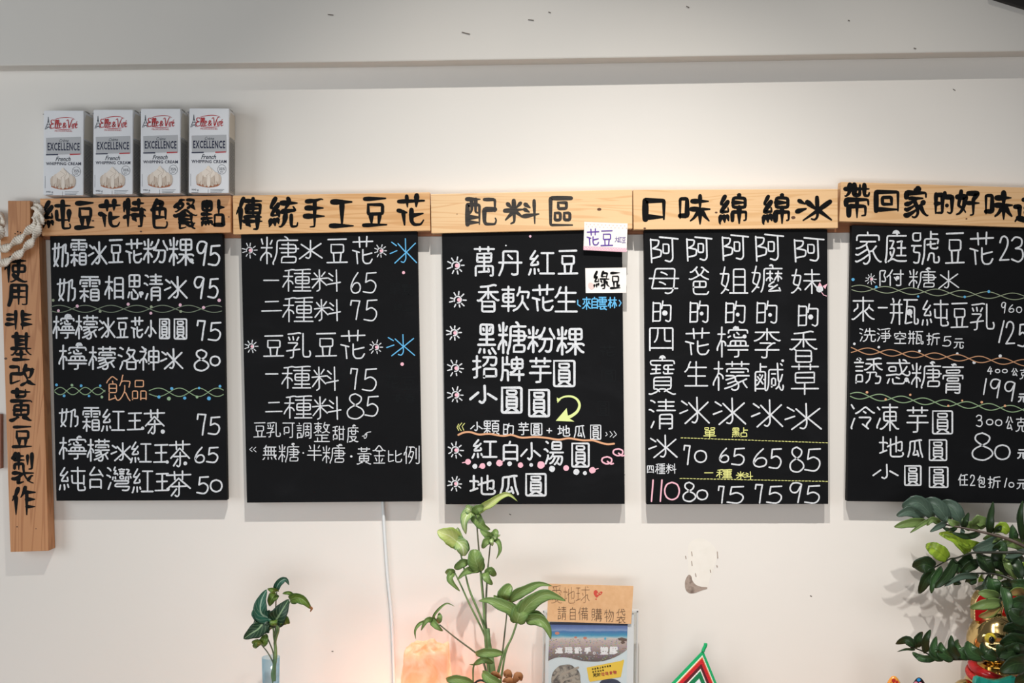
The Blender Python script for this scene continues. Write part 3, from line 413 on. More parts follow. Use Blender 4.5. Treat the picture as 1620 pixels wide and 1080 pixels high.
 '特': [[2, 30, 10, 33, 14, 33, 20, 37, 24, 37, 29, 40], [40, 27, 46, 23, 51, 17], [41, 78, 81, 78], [61, 89, 61, 57], [5, 80, 4, 67, 0, 52, 1, 49], [4, 67, 27, 67], [17, 89, 17, 0], [73, 57, 72, 3, 72, 1, 69, 0, 60, 0], [37, 37, 85, 37, 88, 33], [35, 57, 85, 57, 89, 53]],
 '色': [[28, 89, 22, 79, 13, 69, 11, 62, 11, 15, 12, 8, 14, 3, 22, 0, 78, 0, 82, 2, 87, 7, 89, 15, 86, 19], [0, 57, 11, 62, 15, 61, 78, 61, 79, 29], [22, 79, 29, 81, 58, 81, 56, 74, 44, 57, 44, 34], [11, 34, 79, 34]],
 '餐': [[51, 89, 79, 89, 69, 71], [21, 19, 44, 19, 52, 11, 63, 7, 68, 8, 73, 2, 81, 0], [68, 8, 76, 16, 81, 17], [67, 20, 72, 13], [69, 71, 77, 63, 81, 60], [21, 43, 24, 40, 42, 40, 45, 43, 49, 40, 65, 40, 66, 45], [66, 45, 67, 20], [21, 43, 21, 4, 19, 0, 41, 3, 45, 5], [53, 64, 62, 69, 69, 71], [14, 66, 19, 59], [51, 78, 57, 76, 62, 69], [1, 68, 12, 76, 23, 79, 35, 77, 32, 70, 27, 64, 12, 55, 6, 52, 3, 53], [47, 16, 50, 19, 67, 20], [0, 40, 5, 38, 14, 42, 21, 43, 31, 51, 45, 59, 66, 45, 84, 40, 89, 42], [23, 79, 23, 89, 41, 89], [41, 48, 45, 43], [21, 29, 68, 29]],
 '傳': [[38, 16, 42, 14, 48, 8], [40, 23, 42, 14], [24, 89, 15, 71, 14, 64, 3, 53, 0, 44], [77, 47, 80, 37], [29, 35, 58, 37, 74, 36, 80, 37, 86, 35], [74, 36, 73, 2, 70, 0, 60, 0], [27, 23, 89, 23], [34, 60, 83, 60], [30, 82, 88, 82], [58, 89, 58, 37], [11, 60, 14, 58, 14, 1], [82, 48, 83, 70, 82, 71, 35, 70, 34, 49, 35, 48, 77, 47, 82, 48]],
 '統': [[40, 47, 46, 50, 53, 49, 74, 52, 83, 51, 75, 64], [28, 71, 25, 65, 19, 59, 5, 35, 30, 38], [59, 89, 61, 85, 61, 75, 46, 50], [5, 20, 2, 5, 0, 1], [51, 38, 49, 24, 46, 12, 41, 5, 37, 1, 34, 0, 31, 1], [39, 75, 87, 75], [27, 49, 31, 32], [19, 89, 3, 59, 19, 59], [16, 21, 18, 4], [69, 37, 69, 6, 71, 2, 74, 1, 86, 2, 88, 6, 89, 13], [26, 24, 29, 11]],
 '手': [[8, 81, 45, 83, 74, 89, 82, 87], [45, 83, 44, 6, 43, 2, 40, 1, 24, 0], [0, 34, 89, 34], [7, 60, 83, 60]],
 '工': [[44, 89, 44, 1], [6, 89, 83, 89], [0, 0, 89, 0]],
 '配': [[2, 0, 2, 66, 2, 69, 5, 69, 38, 69, 38, 1], [2, 7, 38, 7], [85, 53, 53, 53, 53, 12, 56, 3, 61, 1, 82, 1, 86, 3, 88, 10, 89, 16, 86, 22], [27, 89, 26, 42, 38, 41], [14, 89, 15, 57, 14, 48, 10, 39, 2, 38], [2, 25, 38, 25], [0, 89, 40, 89], [53, 88, 85, 88, 85, 46]],
 '區': [[84, 89, 0, 89, 0, 0, 89, 0], [56, 40, 56, 17, 79, 17, 79, 40, 56, 40], [31, 74, 64, 74, 65, 73, 65, 55, 32, 54, 31, 74], [18, 40, 18, 16, 40, 17, 40, 40, 18, 40]],
 '口': [[0, 10, 89, 10], [0, 0, 0, 85, 0, 89, 4, 89, 89, 89, 89, 0]],
 '味': [[59, 40, 68, 36, 75, 24, 87, 10], [59, 40, 60, 37, 60, 0], [62, 45, 59, 40, 53, 36, 41, 18, 31, 10], [0, 26, 21, 26, 21, 80, 0, 80, 0, 18], [37, 72, 85, 72], [60, 89, 60, 47, 62, 45], [34, 47, 57, 47, 62, 45, 67, 47, 89, 47]],
 '綿': [[18, 85, 3, 60, 20, 60], [27, 68, 3, 36, 23, 38, 30, 37, 28, 50], [4, 23, 0, 5, 2, 0], [26, 25, 30, 11], [43, 11, 43, 37, 86, 37, 89, 37, 89, 16, 88, 12, 82, 11], [66, 89, 62, 81], [66, 51, 66, 2], [45, 66, 86, 66], [15, 23, 17, 6], [66, 51, 45, 52, 46, 80, 62, 81, 86, 79, 86, 52, 66, 51]],
 '帶': [[71, 89, 71, 65, 73, 60, 83, 59, 87, 61, 89, 67], [18, 89, 16, 70, 13, 65, 4, 58, 0, 59], [44, 48, 44, 0], [4, 35, 4, 48, 85, 49, 86, 35], [1, 78, 88, 78], [34, 89, 34, 61, 54, 61, 55, 89], [14, 6, 14, 31, 75, 31, 75, 7, 72, 6, 62, 5]],
 '回': [[0, 0, 0, 89, 89, 89, 89, 0], [0, 6, 89, 6], [63, 31, 26, 31, 25, 63, 62, 64, 63, 31]],
 '好': [[43, 45, 89, 45], [47, 81, 81, 81, 82, 80, 77, 71, 68, 60, 66, 56, 66, 6, 65, 2, 54, 0], [18, 89, 15, 71, 7, 38, 9, 35, 17, 29, 25, 26, 35, 11], [3, 68, 33, 68, 35, 67, 30, 41, 25, 26, 18, 15, 10, 6, 0, 3]],
 '使': [[35, 27, 40, 21, 59, 8, 75, 2, 83, 1, 89, 3], [13, 63, 8, 60, 3, 54, 0, 46], [24, 89, 15, 71, 13, 63, 15, 60, 15, 0], [56, 89, 56, 42, 54, 27, 49, 15, 40, 7, 28, 1, 23, 2], [29, 78, 85, 78], [56, 38, 32, 38, 32, 61, 82, 61, 81, 38, 56, 38]],
 '用': [[0, 0, 9, 26, 11, 36, 12, 89, 89, 89, 88, 6, 87, 4, 80, 3, 70, 2, 67, 4], [12, 63, 89, 63], [11, 36, 89, 36], [48, 89, 48, 3]],
 '非': [[56, 25, 89, 25], [56, 89, 56, 0], [56, 50, 85, 50], [56, 73, 87, 73], [32, 89, 32, 0], [0, 25, 32, 25], [4, 50, 32, 50], [3, 73, 32, 73]],
 '基': [[44, 27, 44, 1], [10, 0, 79, 0], [3, 38, 87, 38], [7, 79, 82, 79], [23, 89, 23, 41, 24, 38, 21, 28, 13, 21, 5, 15, 0, 16], [67, 89, 66, 38, 67, 31, 73, 25, 84, 17, 89, 17], [24, 18, 66, 18], [23, 52, 67, 52], [23, 66, 67, 66]],
 '改': [[49, 57, 40, 50, 30, 51, 1, 51, 1, 12, 0, 6, 32, 20], [39, 0, 63, 16], [63, 16, 78, 5, 89, 2], [78, 70, 75, 50, 69, 33, 59, 33], [50, 70, 85, 70], [55, 89, 48, 61, 52, 48, 59, 33, 63, 16], [0, 82, 30, 82, 30, 51]],
 '製': [[0, 14, 9, 13, 21, 16, 37, 26, 49, 31, 89, 31], [67, 10, 75, 19, 81, 23, 86, 23], [26, 89, 26, 42], [1, 76, 13, 82, 46, 82], [12, 89, 8, 80, 7, 70, 49, 70], [25, 18, 24, 5, 22, 0, 47, 5], [8, 45, 8, 58, 46, 59, 46, 43, 49, 31, 53, 23, 60, 14, 75, 4, 89, 1], [3, 31, 38, 31, 37, 26], [83, 88, 83, 47, 82, 44, 71, 43], [64, 83, 64, 56]],
 '作': [[50, 89, 45, 73, 33, 57], [8, 58, 14, 58, 14, 0], [22, 85, 13, 64, 8, 58, 0, 46], [56, 73, 56, 0], [56, 26, 88, 26], [56, 50, 87, 50], [45, 73, 89, 73]],
 '綠': [[2, 18, 0, 6], [53, 89, 48, 78, 45, 68, 42, 63, 72, 64], [50, 82, 76, 81, 76, 75, 72, 64, 70, 50], [44, 15, 54, 21, 61, 23], [62, 35, 75, 34, 74, 23, 81, 15, 89, 10], [61, 49, 61, 4, 60, 1, 49, 0], [15, 22, 15, 7], [16, 88, 1, 58, 12, 59, 19, 63, 3, 35, 22, 38, 28, 37, 24, 51], [40, 40, 44, 36, 47, 29], [36, 50, 87, 50], [25, 26, 27, 15]],
 '自': [[0, 29, 89, 29], [41, 89, 37, 77], [0, 0, 0, 76, 37, 77, 89, 76, 89, 0], [0, 5, 89, 5], [0, 53, 89, 53]],
 '雲': [[64, 23, 66, 15, 72, 6], [28, 21, 17, 4, 27, 3, 72, 6, 86, 0], [44, 88, 44, 48], [3, 58, 3, 75, 86, 75, 86, 58], [8, 89, 81, 89], [0, 23, 25, 23, 28, 21, 31, 23, 89, 23], [58, 17, 66, 15], [56, 62, 74, 62], [57, 50, 77, 50], [15, 62, 32, 62], [12, 37, 76, 37], [13, 50, 31, 50]],
 '林': [[20, 55, 29, 50, 36, 43], [64, 52, 75, 47, 86, 26, 89, 15], [68, 89, 68, 65, 68, 57, 46, 23, 42, 13], [49, 66, 64, 66, 68, 65, 72, 66, 88, 66], [64, 52, 68, 49, 68, 0], [21, 89, 20, 55, 4, 27, 0, 19, 0, 15], [17, 51, 21, 49, 21, 0], [2, 66, 36, 66]],
 '愛': [[0, 2, 7, 0, 34, 6, 54, 15, 64, 26], [30, 52, 30, 46, 33, 41, 33, 34, 31, 29], [75, 80, 69, 75, 65, 65], [54, 15, 55, 6, 75, 1, 84, 1, 89, 3], [25, 26, 31, 18, 38, 13, 39, 9], [18, 49, 12, 42, 7, 39], [64, 53, 69, 52, 80, 41], [39, 84, 43, 76, 43, 71, 41, 63], [19, 84, 23, 65], [5, 54, 6, 65, 36, 65, 41, 63, 46, 65, 65, 65, 83, 65, 83, 53], [9, 83, 28, 84, 39, 84, 43, 85, 74, 89, 80, 87], [41, 63, 48, 54], [15, 79, 20, 76], [33, 41, 53, 40, 58, 42], [7, 16, 31, 29, 33, 28, 69, 27]],
 '球': [[36, 71, 89, 71], [61, 89, 61, 60, 63, 44, 61, 35, 61, 6, 60, 2, 49, 0], [33, 13, 52, 30, 61, 35], [63, 40, 78, 46, 73, 29, 79, 20, 87, 11], [41, 53, 45, 47, 46, 40], [0, 12, 28, 22], [74, 88, 79, 85], [1, 82, 26, 82], [14, 82, 14, 21, 10, 16], [2, 52, 24, 52]],
 '請': [[13, 88, 17, 81], [4, 6, 28, 6, 28, 9, 28, 30, 4, 30, 4, 1], [47, 0, 47, 45, 82, 46, 82, 4, 81, 1, 72, 0], [47, 19, 82, 19], [43, 71, 85, 71], [63, 89, 63, 58], [47, 32, 82, 32], [38, 58, 89, 58], [41, 83, 87, 83], [4, 44, 27, 44], [4, 58, 27, 58], [0, 72, 31, 72]],
 '備': [[25, 40, 36, 46, 84, 46, 84, 5, 83, 0, 78, 0], [10, 59, 5, 56, 2, 52, 0, 44], [36, 15, 84, 15], [60, 46, 60, 2], [19, 87, 13, 73, 10, 59, 12, 56, 12, 0], [30, 79, 86, 79], [72, 89, 72, 62], [27, 61, 89, 61], [36, 31, 84, 31], [46, 89, 46, 64, 36, 46, 36, 0]],
 '購': [[6, 16, 0, 4], [2, 46, 25, 46], [41, 0, 41, 43, 82, 44, 82, 4, 81, 1, 70, 0], [33, 17, 89, 17], [36, 81, 86, 81], [50, 89, 50, 56], [39, 69, 85, 69], [24, 14, 28, 6], [61, 55, 61, 17], [41, 30, 82, 30], [34, 56, 89, 56], [73, 89, 73, 56], [2, 66, 25, 66], [2, 46, 2, 26, 25, 27, 25, 86, 2, 85, 2, 46]],
 '物': [[3, 63, 8, 68, 30, 68], [6, 82, 5, 70, 0, 53], [61, 71, 60, 63, 52, 44, 40, 27, 34, 24], [20, 89, 20, 0], [77, 71, 76, 64, 71, 45, 64, 29, 53, 11, 45, 3, 40, 2], [46, 71, 89, 71, 87, 38, 83, 8, 80, 3, 75, 1, 68, 1, 64, 4], [1, 31, 32, 41], [52, 88, 48, 75, 36, 53]],
 '袋': [[51, 36, 55, 25, 67, 18, 68, 12, 80, 5, 89, 4], [65, 88, 71, 88, 78, 83, 82, 82], [32, 70, 88, 75], [27, 88, 22, 80, 18, 73, 19, 70, 19, 49], [0, 64, 8, 67, 18, 73], [67, 18, 81, 27, 87, 27], [5, 37, 38, 37, 40, 34], [51, 89, 52, 82, 56, 72, 61, 61, 71, 52, 77, 50, 84, 49, 88, 53, 87, 61], [32, 26, 27, 18, 27, 3], [24, 0, 27, 3, 51, 8], [0, 17, 6, 15, 15, 18, 32, 26, 40, 34, 46, 36, 89, 37], [47, 45, 46, 36]],
 '連': [[26, 81, 84, 81], [55, 89, 55, 16], [0, 0, 3, 10, 22, 11, 34, 5, 46, 4, 83, 5, 89, 8], [32, 54, 78, 54], [0, 55, 13, 55, 13, 19, 22, 11], [25, 27, 85, 27], [55, 40, 78, 41, 78, 68, 32, 67, 32, 41, 55, 40]],
 '環': [[76, 16, 83, 20, 89, 22], [26, 15, 30, 14, 43, 17, 51, 24, 55, 30], [68, 89, 68, 72], [76, 16, 77, 8, 87, 2], [64, 30, 64, 25, 69, 17, 76, 16], [43, 17, 44, 5, 42, 0, 63, 6], [12, 85, 11, 16], [2, 53, 21, 53], [1, 85, 22, 85], [82, 31, 55, 30, 40, 31, 39, 47, 81, 47, 82, 31], [52, 89, 52, 72], [0, 11, 20, 18], [82, 31, 86, 28], [32, 60, 89, 60], [68, 72, 85, 72, 84, 89, 37, 88, 37, 72, 68, 72]],
 '殺': [[14, 31, 11, 28, 4, 13, 4, 7], [27, 32, 33, 26, 37, 18], [5, 84, 12, 82, 21, 73, 30, 68], [32, 89, 21, 73, 9, 60, 0, 58], [39, 54, 45, 55, 49, 60, 51, 69, 52, 87, 74, 87, 74, 60, 76, 56, 86, 56, 89, 53], [22, 56, 22, 6, 20, 1, 13, 0], [5, 42, 36, 42, 39, 39], [38, 1, 42, 0, 47, 2, 64, 14, 70, 21, 76, 31, 79, 42, 52, 43, 49, 43, 52, 33, 64, 14, 75, 4, 83, 0, 88, 2]],
 '塑': [[4, 63, 4, 49, 7, 49, 41, 49, 41, 63], [55, 52, 84, 52], [74, 33, 83, 34, 84, 37, 84, 84, 57, 84, 56, 58, 44, 19, 44, 0], [57, 68, 84, 68], [37, 88, 34, 84, 30, 75], [7, 89, 10, 88, 13, 82, 13, 75], [22, 74, 22, 52, 21, 49, 14, 38, 5, 32, 2, 33], [0, 0, 89, 0], [0, 75, 44, 75], [11, 19, 78, 19]],
 '膠': [[35, 35, 59, 50, 74, 49, 78, 67, 89, 70], [38, 61, 51, 68, 57, 68], [47, 14, 78, 29], [39, 1, 52, 2, 64, 7, 87, 20], [0, 0, 5, 37, 6, 89, 24, 88, 24, 7, 23, 2, 15, 1], [41, 27, 48, 27, 63, 36], [6, 63, 24, 63], [36, 89, 57, 89, 57, 60], [68, 89, 89, 89, 89, 58], [5, 37, 24, 37]],
 '死': [[20, 36, 33, 33], [24, 88, 16, 61, 5, 44], [58, 89, 58, 5, 60, 1, 64, 0, 82, 0, 87, 5, 89, 15, 86, 21], [3, 89, 88, 89], [58, 44, 65, 46, 80, 58, 87, 61], [16, 61, 42, 60, 40, 47, 26, 18, 13, 5, 6, 1, 0, 0]],
 '於': [[63, 47, 71, 42], [65, 79, 72, 75, 89, 58], [53, 20, 57, 20, 75, 9], [15, 88, 19, 83, 18, 72], [68, 89, 65, 79, 47, 59], [11, 72, 11, 51, 9, 31, 5, 16, 0, 7, 0, 0], [11, 51, 32, 51, 30, 16, 28, 8, 25, 5, 22, 4, 18, 4, 15, 6], [0, 72, 36, 72]],
 '垃': [[44, 53, 49, 22, 49, 14], [80, 55, 77, 51, 68, 0], [1, 12, 27, 23], [13, 88, 12, 17], [31, 0, 89, 0], [0, 62, 24, 62], [58, 89, 61, 78], [36, 69, 86, 69]],
 '圾': [[44, 83, 42, 54, 43, 49, 37, 25, 29, 8], [42, 45, 47, 43, 53, 31, 61, 19, 68, 20], [13, 89, 13, 20], [33, 83, 67, 83, 72, 84, 70, 80, 65, 57, 63, 53, 68, 54, 81, 53, 80, 45, 77, 36, 68, 20, 62, 13, 51, 3], [62, 13, 69, 10, 80, 2, 85, 0, 89, 1], [1, 14, 13, 20, 20, 22, 26, 25, 29, 22], [0, 64, 25, 64]],
 '食': [[0, 65, 5, 63, 17, 68, 43, 89, 54, 83, 67, 71, 84, 65, 89, 67], [68, 33, 73, 26, 63, 11], [39, 21, 44, 22, 63, 11, 74, 2], [67, 71, 68, 33], [21, 71, 23, 65, 65, 65, 67, 71], [20, 49, 68, 49], [21, 71, 20, 62, 20, 5, 18, 0, 23, 2, 44, 7], [38, 78, 43, 73, 45, 66], [20, 32, 68, 33]],
 '中': [[44, 89, 44, 0], [0, 34, 89, 34], [0, 28, 0, 70, 89, 70, 89, 29]],
 '途': [[0, 86, 7, 85, 15, 79], [39, 35, 28, 20], [1, 1, 6, 7, 17, 10], [0, 53, 13, 53, 13, 15, 17, 10], [17, 10, 27, 4, 41, 0, 77, 0, 82, 0, 86, 3], [39, 75, 36, 67, 39, 64, 68, 64, 72, 66, 76, 71], [20, 66, 25, 65, 39, 75, 54, 89, 76, 71, 84, 67, 89, 69], [71, 34, 80, 22], [28, 46, 84, 46], [55, 64, 54, 15, 53, 13, 45, 12]],
 '島': [[40, 89, 38, 88, 37, 82], [10, 55, 71, 55, 71, 80, 37, 82, 14, 81, 10, 80, 10, 77, 11, 29, 85, 29, 80, 6, 78, 1, 67, 0, 62, 2], [0, 17, 0, 7, 54, 7, 54, 17], [27, 20, 27, 7], [10, 68, 71, 68], [10, 41, 89, 41]],
 '上': [[41, 89, 41, 0], [41, 54, 82, 54], [0, 0, 89, 0]],
 '每': [[0, 39, 89, 39], [21, 89, 18, 82, 3, 61], [54, 0, 62, 0, 69, 4, 73, 18, 74, 63, 22, 64, 19, 62, 13, 19, 11, 15, 85, 15], [35, 55, 41, 54, 51, 47, 52, 39], [35, 39, 36, 32, 50, 22, 50, 15], [18, 82, 85, 81]],
 '年': [[18, 24, 18, 53, 81, 53], [50, 78, 50, 0], [22, 89, 20, 82, 5, 61], [17, 77, 84, 78], [0, 24, 89, 24]],
 '有': [[35, 89, 22, 58, 18, 52, 1, 38], [0, 77, 89, 77], [18, 52, 21, 50, 21, 0], [22, 58, 76, 57, 76, 9, 75, 2, 71, 0, 60, 0], [22, 39, 76, 39], [22, 21, 76, 21]],
 '隻': [[24, 27, 27, 20, 35, 15, 41, 9], [56, 10, 59, 6, 64, 5, 84, 2, 89, 3], [19, 78, 83, 78], [23, 89, 15, 67, 16, 40, 85, 40], [0, 61, 5, 63, 9, 67, 15, 67, 19, 65, 80, 65], [16, 53, 80, 53], [49, 86, 50, 78, 48, 74, 48, 40], [6, 27, 68, 27, 70, 23, 56, 10, 45, 10, 32, 5, 6, 1, 4, 0]],
 '信': [[22, 89, 11, 61, 4, 55, 0, 50, 0, 45], [55, 89, 58, 84], [11, 61, 14, 59, 14, 0], [36, 43, 81, 43], [36, 58, 81, 58], [28, 73, 89, 73], [35, 4, 81, 4, 81, 27, 35, 27, 35, 4]],
 '天': [[43, 89, 42, 48, 35, 30, 25, 16, 14, 6, 4, 0, 0, 1], [42, 48, 49, 53, 84, 53], [8, 89, 80, 89, 83, 85], [4, 53, 39, 53, 42, 48, 47, 44, 58, 23, 68, 11, 79, 3, 85, 0, 89, 2]],
 '翁': [[8, 33, 12, 33, 17, 29], [50, 43, 80, 42, 80, 3, 78, 1, 69, 0], [0, 70, 8, 70, 32, 89], [53, 69, 59, 66, 62, 60, 76, 53], [6, 9, 31, 19, 36, 19], [49, 9, 75, 19, 80, 20], [7, 43, 36, 42, 36, 6, 35, 1, 26, 0], [44, 77, 25, 60, 27, 57, 62, 60], [67, 81, 80, 71, 85, 69, 89, 70], [51, 33, 55, 33, 61, 28]],
 '幼': [[49, 64, 89, 64, 89, 35, 87, 7, 84, 1, 72, 0], [65, 89, 64, 49, 61, 28, 51, 9, 39, 0], [21, 88, 0, 48, 28, 50], [34, 28, 40, 13], [38, 62, 28, 50, 24, 41, 1, 9, 32, 14, 51, 9]],
 '鳥': [[6, 17, 0, 4], [42, 17, 44, 6], [42, 89, 39, 82], [23, 16, 25, 8, 24, 3], [59, 19, 62, 15], [11, 68, 72, 68], [11, 54, 72, 55, 73, 80, 71, 81, 39, 82, 15, 81, 12, 81, 11, 77, 12, 29, 85, 28, 82, 8, 79, 1, 66, 0, 64, 1], [11, 42, 89, 42]],
 '大': [[45, 56, 62, 22, 70, 13, 84, 1, 89, 1], [5, 58, 41, 58, 45, 56, 51, 58, 87, 58], [46, 89, 45, 56, 36, 31, 29, 19, 22, 12, 10, 2, 0, 0]],
 '道': [[10, 12, 33, 5, 44, 3, 81, 3, 89, 6], [71, 88, 67, 78], [41, 89, 43, 85, 43, 78], [35, 33, 78, 33], [0, 53, 14, 53, 14, 50, 14, 17, 10, 12, 2, 5, 0, 0], [56, 77, 53, 63], [35, 48, 78, 48], [27, 78, 87, 78], [78, 33, 77, 62, 35, 62, 35, 18, 77, 18, 78, 33]],
}
HAND = {   # signs whose handwriting departs from the printed form: y runs down, 0..100
 '冰': '6,14 24,28;0,60 26,48;58,0 60,82 52,97 42,92;30,20 60,56;96,18 60,56 18,98;60,52 100,96',
 '水': '50,0 50,86 42,99 30,92;10,22 50,55;95,18 50,55 2,100;52,55 100,95',
 '小': '55,0 57,80 46,99 36,88;30,38 0,75;68,45 100,75',
 '豆': '5,4 95,2;20,24 82,24 82,56 20,58 20,24;32,60 35,95;70,60 65,95;0,97 100,95',
 '花': '2,20 98,17;32,2 35,38;70,0 68,36;0,50 32,57;19,54 24,98;50,48 50,86 60,98 86,97 96,82;50,68 94,60',
 '的': '12,6 10,98;12,10 48,10 46,96 10,96;10,52 46,50;60,0 54,36;58,20 100,20 98,92 88,100 74,93',
 '圓': '3,2 97,2 97,98 3,98 3,2;28,13 72,13 72,28 28,28 28,13;26,38 26,80 74,80 74,38 26,38;26,52 74,52;26,66 74,66;40,82 24,93;60,82 78,93',
 '茶': '0,16 100,13;32,2 34,32;66,0 66,32;50,28 6,66;50,28 98,66;22,60 82,58;52,44 52,92 44,100 36,94;40,70 20,95',
 '玉': '8,6 92,4;12,48 84,46;50,6 50,94;0,97 92,95',
 '阿': '4,8 8,100;4,11 34,13 30,34 12,45;12,45 42,52 40,76 8,84;36,0 100,7;80,8 82,86 74,98 56,92;48,28 68,28 68,64 48,64 48,28',
 '料': '26,0 28,94 18,100;0,44 54,38;8,14 20,32;46,10 34,30;26,46 2,84;30,46 52,72;60,16 74,30;58,38 72,50;86,0 88,100;56,68 100,58',
 '奶': '0,27 48,21;15,6 10,78 32,98;38,6 34,62 8,98;58,20 84,6 80,46 98,44 96,90 84,98;66,20 60,100',
 '一': '0,40 100,30', '二': '18,8 84,4;0,96 100,92',
}
DIG = {    # digits and letters: smooth curves
 '0': '50,0 14,14 0,50 14,86 50,100 86,86 100,50 86,14 50,0', '1': '85,0 15,100',
 '2': '6,26 22,6 52,0 82,10 86,32 64,58 4,100|4,100 98,98', '3': '4,14 36,0 84,8 82,34 36,46|36,46 88,52 96,82 60,100 4,90',
 '4': '55,0 5,62|5,62 96,60|72,22 62,100', '5': '30,3 100,0|30,3 22,48|22,48 60,38 94,54 94,80 66,100 4,95',
 '6': '72,0 28,34 5,68 14,92 48,100 86,90 94,66 72,50 36,54 10,74', '7': '0,26 8,3|8,3 92,5|92,5 72,50 56,100',
 '8': '50,0 22,8 18,26 50,46 90,62 98,82 60,100 14,94 2,74 20,56 74,36 84,14 50,0', '9': '90,8 60,0 20,4 2,28 20,48 55,46 84,16|90,8 62,100',
 'Q': '50,0 10,16 4,60 40,92 80,74 84,24 50,0|50,60 78,92 100,88',
}
def strokes_of(ch):
    """list of (points 0..1 with y down, smooth?)"""
    if ch in DIG:
        return [(catmull([tuple(float(v) / 100 for v in p.split(',')) for p in s.split()], 7), True) for s in DIG[ch].split('|')]
    if ch in HAND:
        return [([tuple(float(v) / 100 for v in p.split(',')) for p in s.split()], False) for s in HAND[ch].split(';')]
    return strokes_glyph(ch)
def reg(x0, y0, s): return lambda x, y: (x0 + x * s, y0 + y * s)
def write(ink, fr, text, w, brush=False, sk=0.0):
    """text: 'X l,t,r,b' items in the coordinates of the frame fr"""
    for it in text.split():
        ch = it[0]; l, t, r, b = [float(v) for v in it[1:].lstrip(':').split(',')]
        (x0, y0), (x1, y1) = fr(l, t), fr(r, b)
        x0 += w * .4; x1 -= w * .4; y0 += w * .4; y1 -= w * .4
        sl = strokes_of(ch); dn = (1.35 if len(sl) < 3 else min(1.0, (11.0 / len(sl)) ** .45)) if brush else 1.0
        w_ = w * .86
        for q, smooth in sl:
            jx, jy = (0, 0)
            p = [(x0 + u * (x1 - x0), y0 + v * (y1 - y0) + sk * u * (y1 - y0)) for u, v in q]
            size = max(x1 - x0, y1 - y0)
            if not smooth:
                p = soften(p, size * .06)
            closed = math.dist(p[0], p[-1]) < 0.3 and len(p) > 3
            if brush:
                k0, k1 = R.uniform(1.3, 1.95) * dn, R.uniform(0.34, 0.52) * dn
                if closed: ink.stroke(p, w * .95 * dn, None, True)
                else:
                    p = resample(p, 10)
                    ink.stroke(p, w, lambda t: (k0 * (1 - t) + k1 * t) * (0.75 + 0.25 * min(1, t * 6)) , False)
            else:
                ink.stroke(p, w_, None, closed, 0.09)
def strokes_glyph(ch):
    return [([(s[j] / 89.0, 1 - s[j + 1] / 89.0) for j in range(0, len(s), 2)], False) for s in GLY[ch]]
def resample(p, n):
    L = [0]
    for a, b in zip(p, p[1:]): L.append(L[-1] + math.dist(a, b))
    out = []; ts = sorted(set([round(i / n * L[-1], 4) for i in range(n + 1)] + [round(x, 4) for x in L]))
    j = 0
    for t in ts:
        while j < len(L) - 2 and L[j + 1] < t: j += 1
        k = (t - L[j]) / ((L[j + 1] - L[j]) or 1); k = min(max(k, 0), 1)
        out.append((p[j][0] + (p[j + 1][0] - p[j][0]) * k, p[j][1] + (p[j + 1][1] - p[j][1]) * k))
    return out
def tube(pts, rad, n=8, caps=True):
    """bmesh tube through world points; rad = number or function of t"""
    pts = [Vector(p) for p in pts]
    bm = bmesh.new(); rings = []
    N = len(pts); up = Vector((0, 1, 0))
    for i, p in enumerate(pts):
        d = (pts[min(i + 1, N - 1)] - pts[max(i - 1, 0)]).normalized()
        s = d.cross(up)
        if s.length < 1e-3: s = d.cross(Vector((1, 0, 0)))
        s.normalize(); u = s.cross(d).normalized()
        r = rad(i / (N - 1)) if callable(rad) else rad
        rings.append([bm.verts.new(p + (s * math.cos(a) + u * math.sin(a)) * r) for a in [2 * math.pi * k / n for k in range(n)]])
    for a, b in zip(rings, rings[1:]):
        for k in range(n): bm.faces.new((a[k], a[(k + 1) % n], b[(k + 1) % n], b[k]))
    if caps: bm.faces.new(rings[0][::-1]); bm.faces.new(rings[-1])
    bmesh.ops.recalc_face_normals(bm, faces=bm.faces)
    return bm
def lathe(prof, c, n=32):
    bm = bmesh.new(); rings = []
    prof = [(max(r, 1e-5), z) for r, z in prof]
    for r, z in prof:
        rings.append([bm.verts.new((c[0] + r * math.cos(2 * math.pi * k / n), c[1] + r * math.sin(2 * math.pi * k / n), c[2] + z)) for k in range(n)])
    for a, b in zip(rings, rings[1:]):
        for k in range(n): bm.faces.new((a[k], a[(k + 1) % n], b[(k + 1) % n], b[k]))
    bmesh.ops.remove_doubles(bm, verts=bm.verts[:], dist=5e-5)
    bmesh.ops.recalc_face_normals(bm, faces=bm.faces)
    return bm
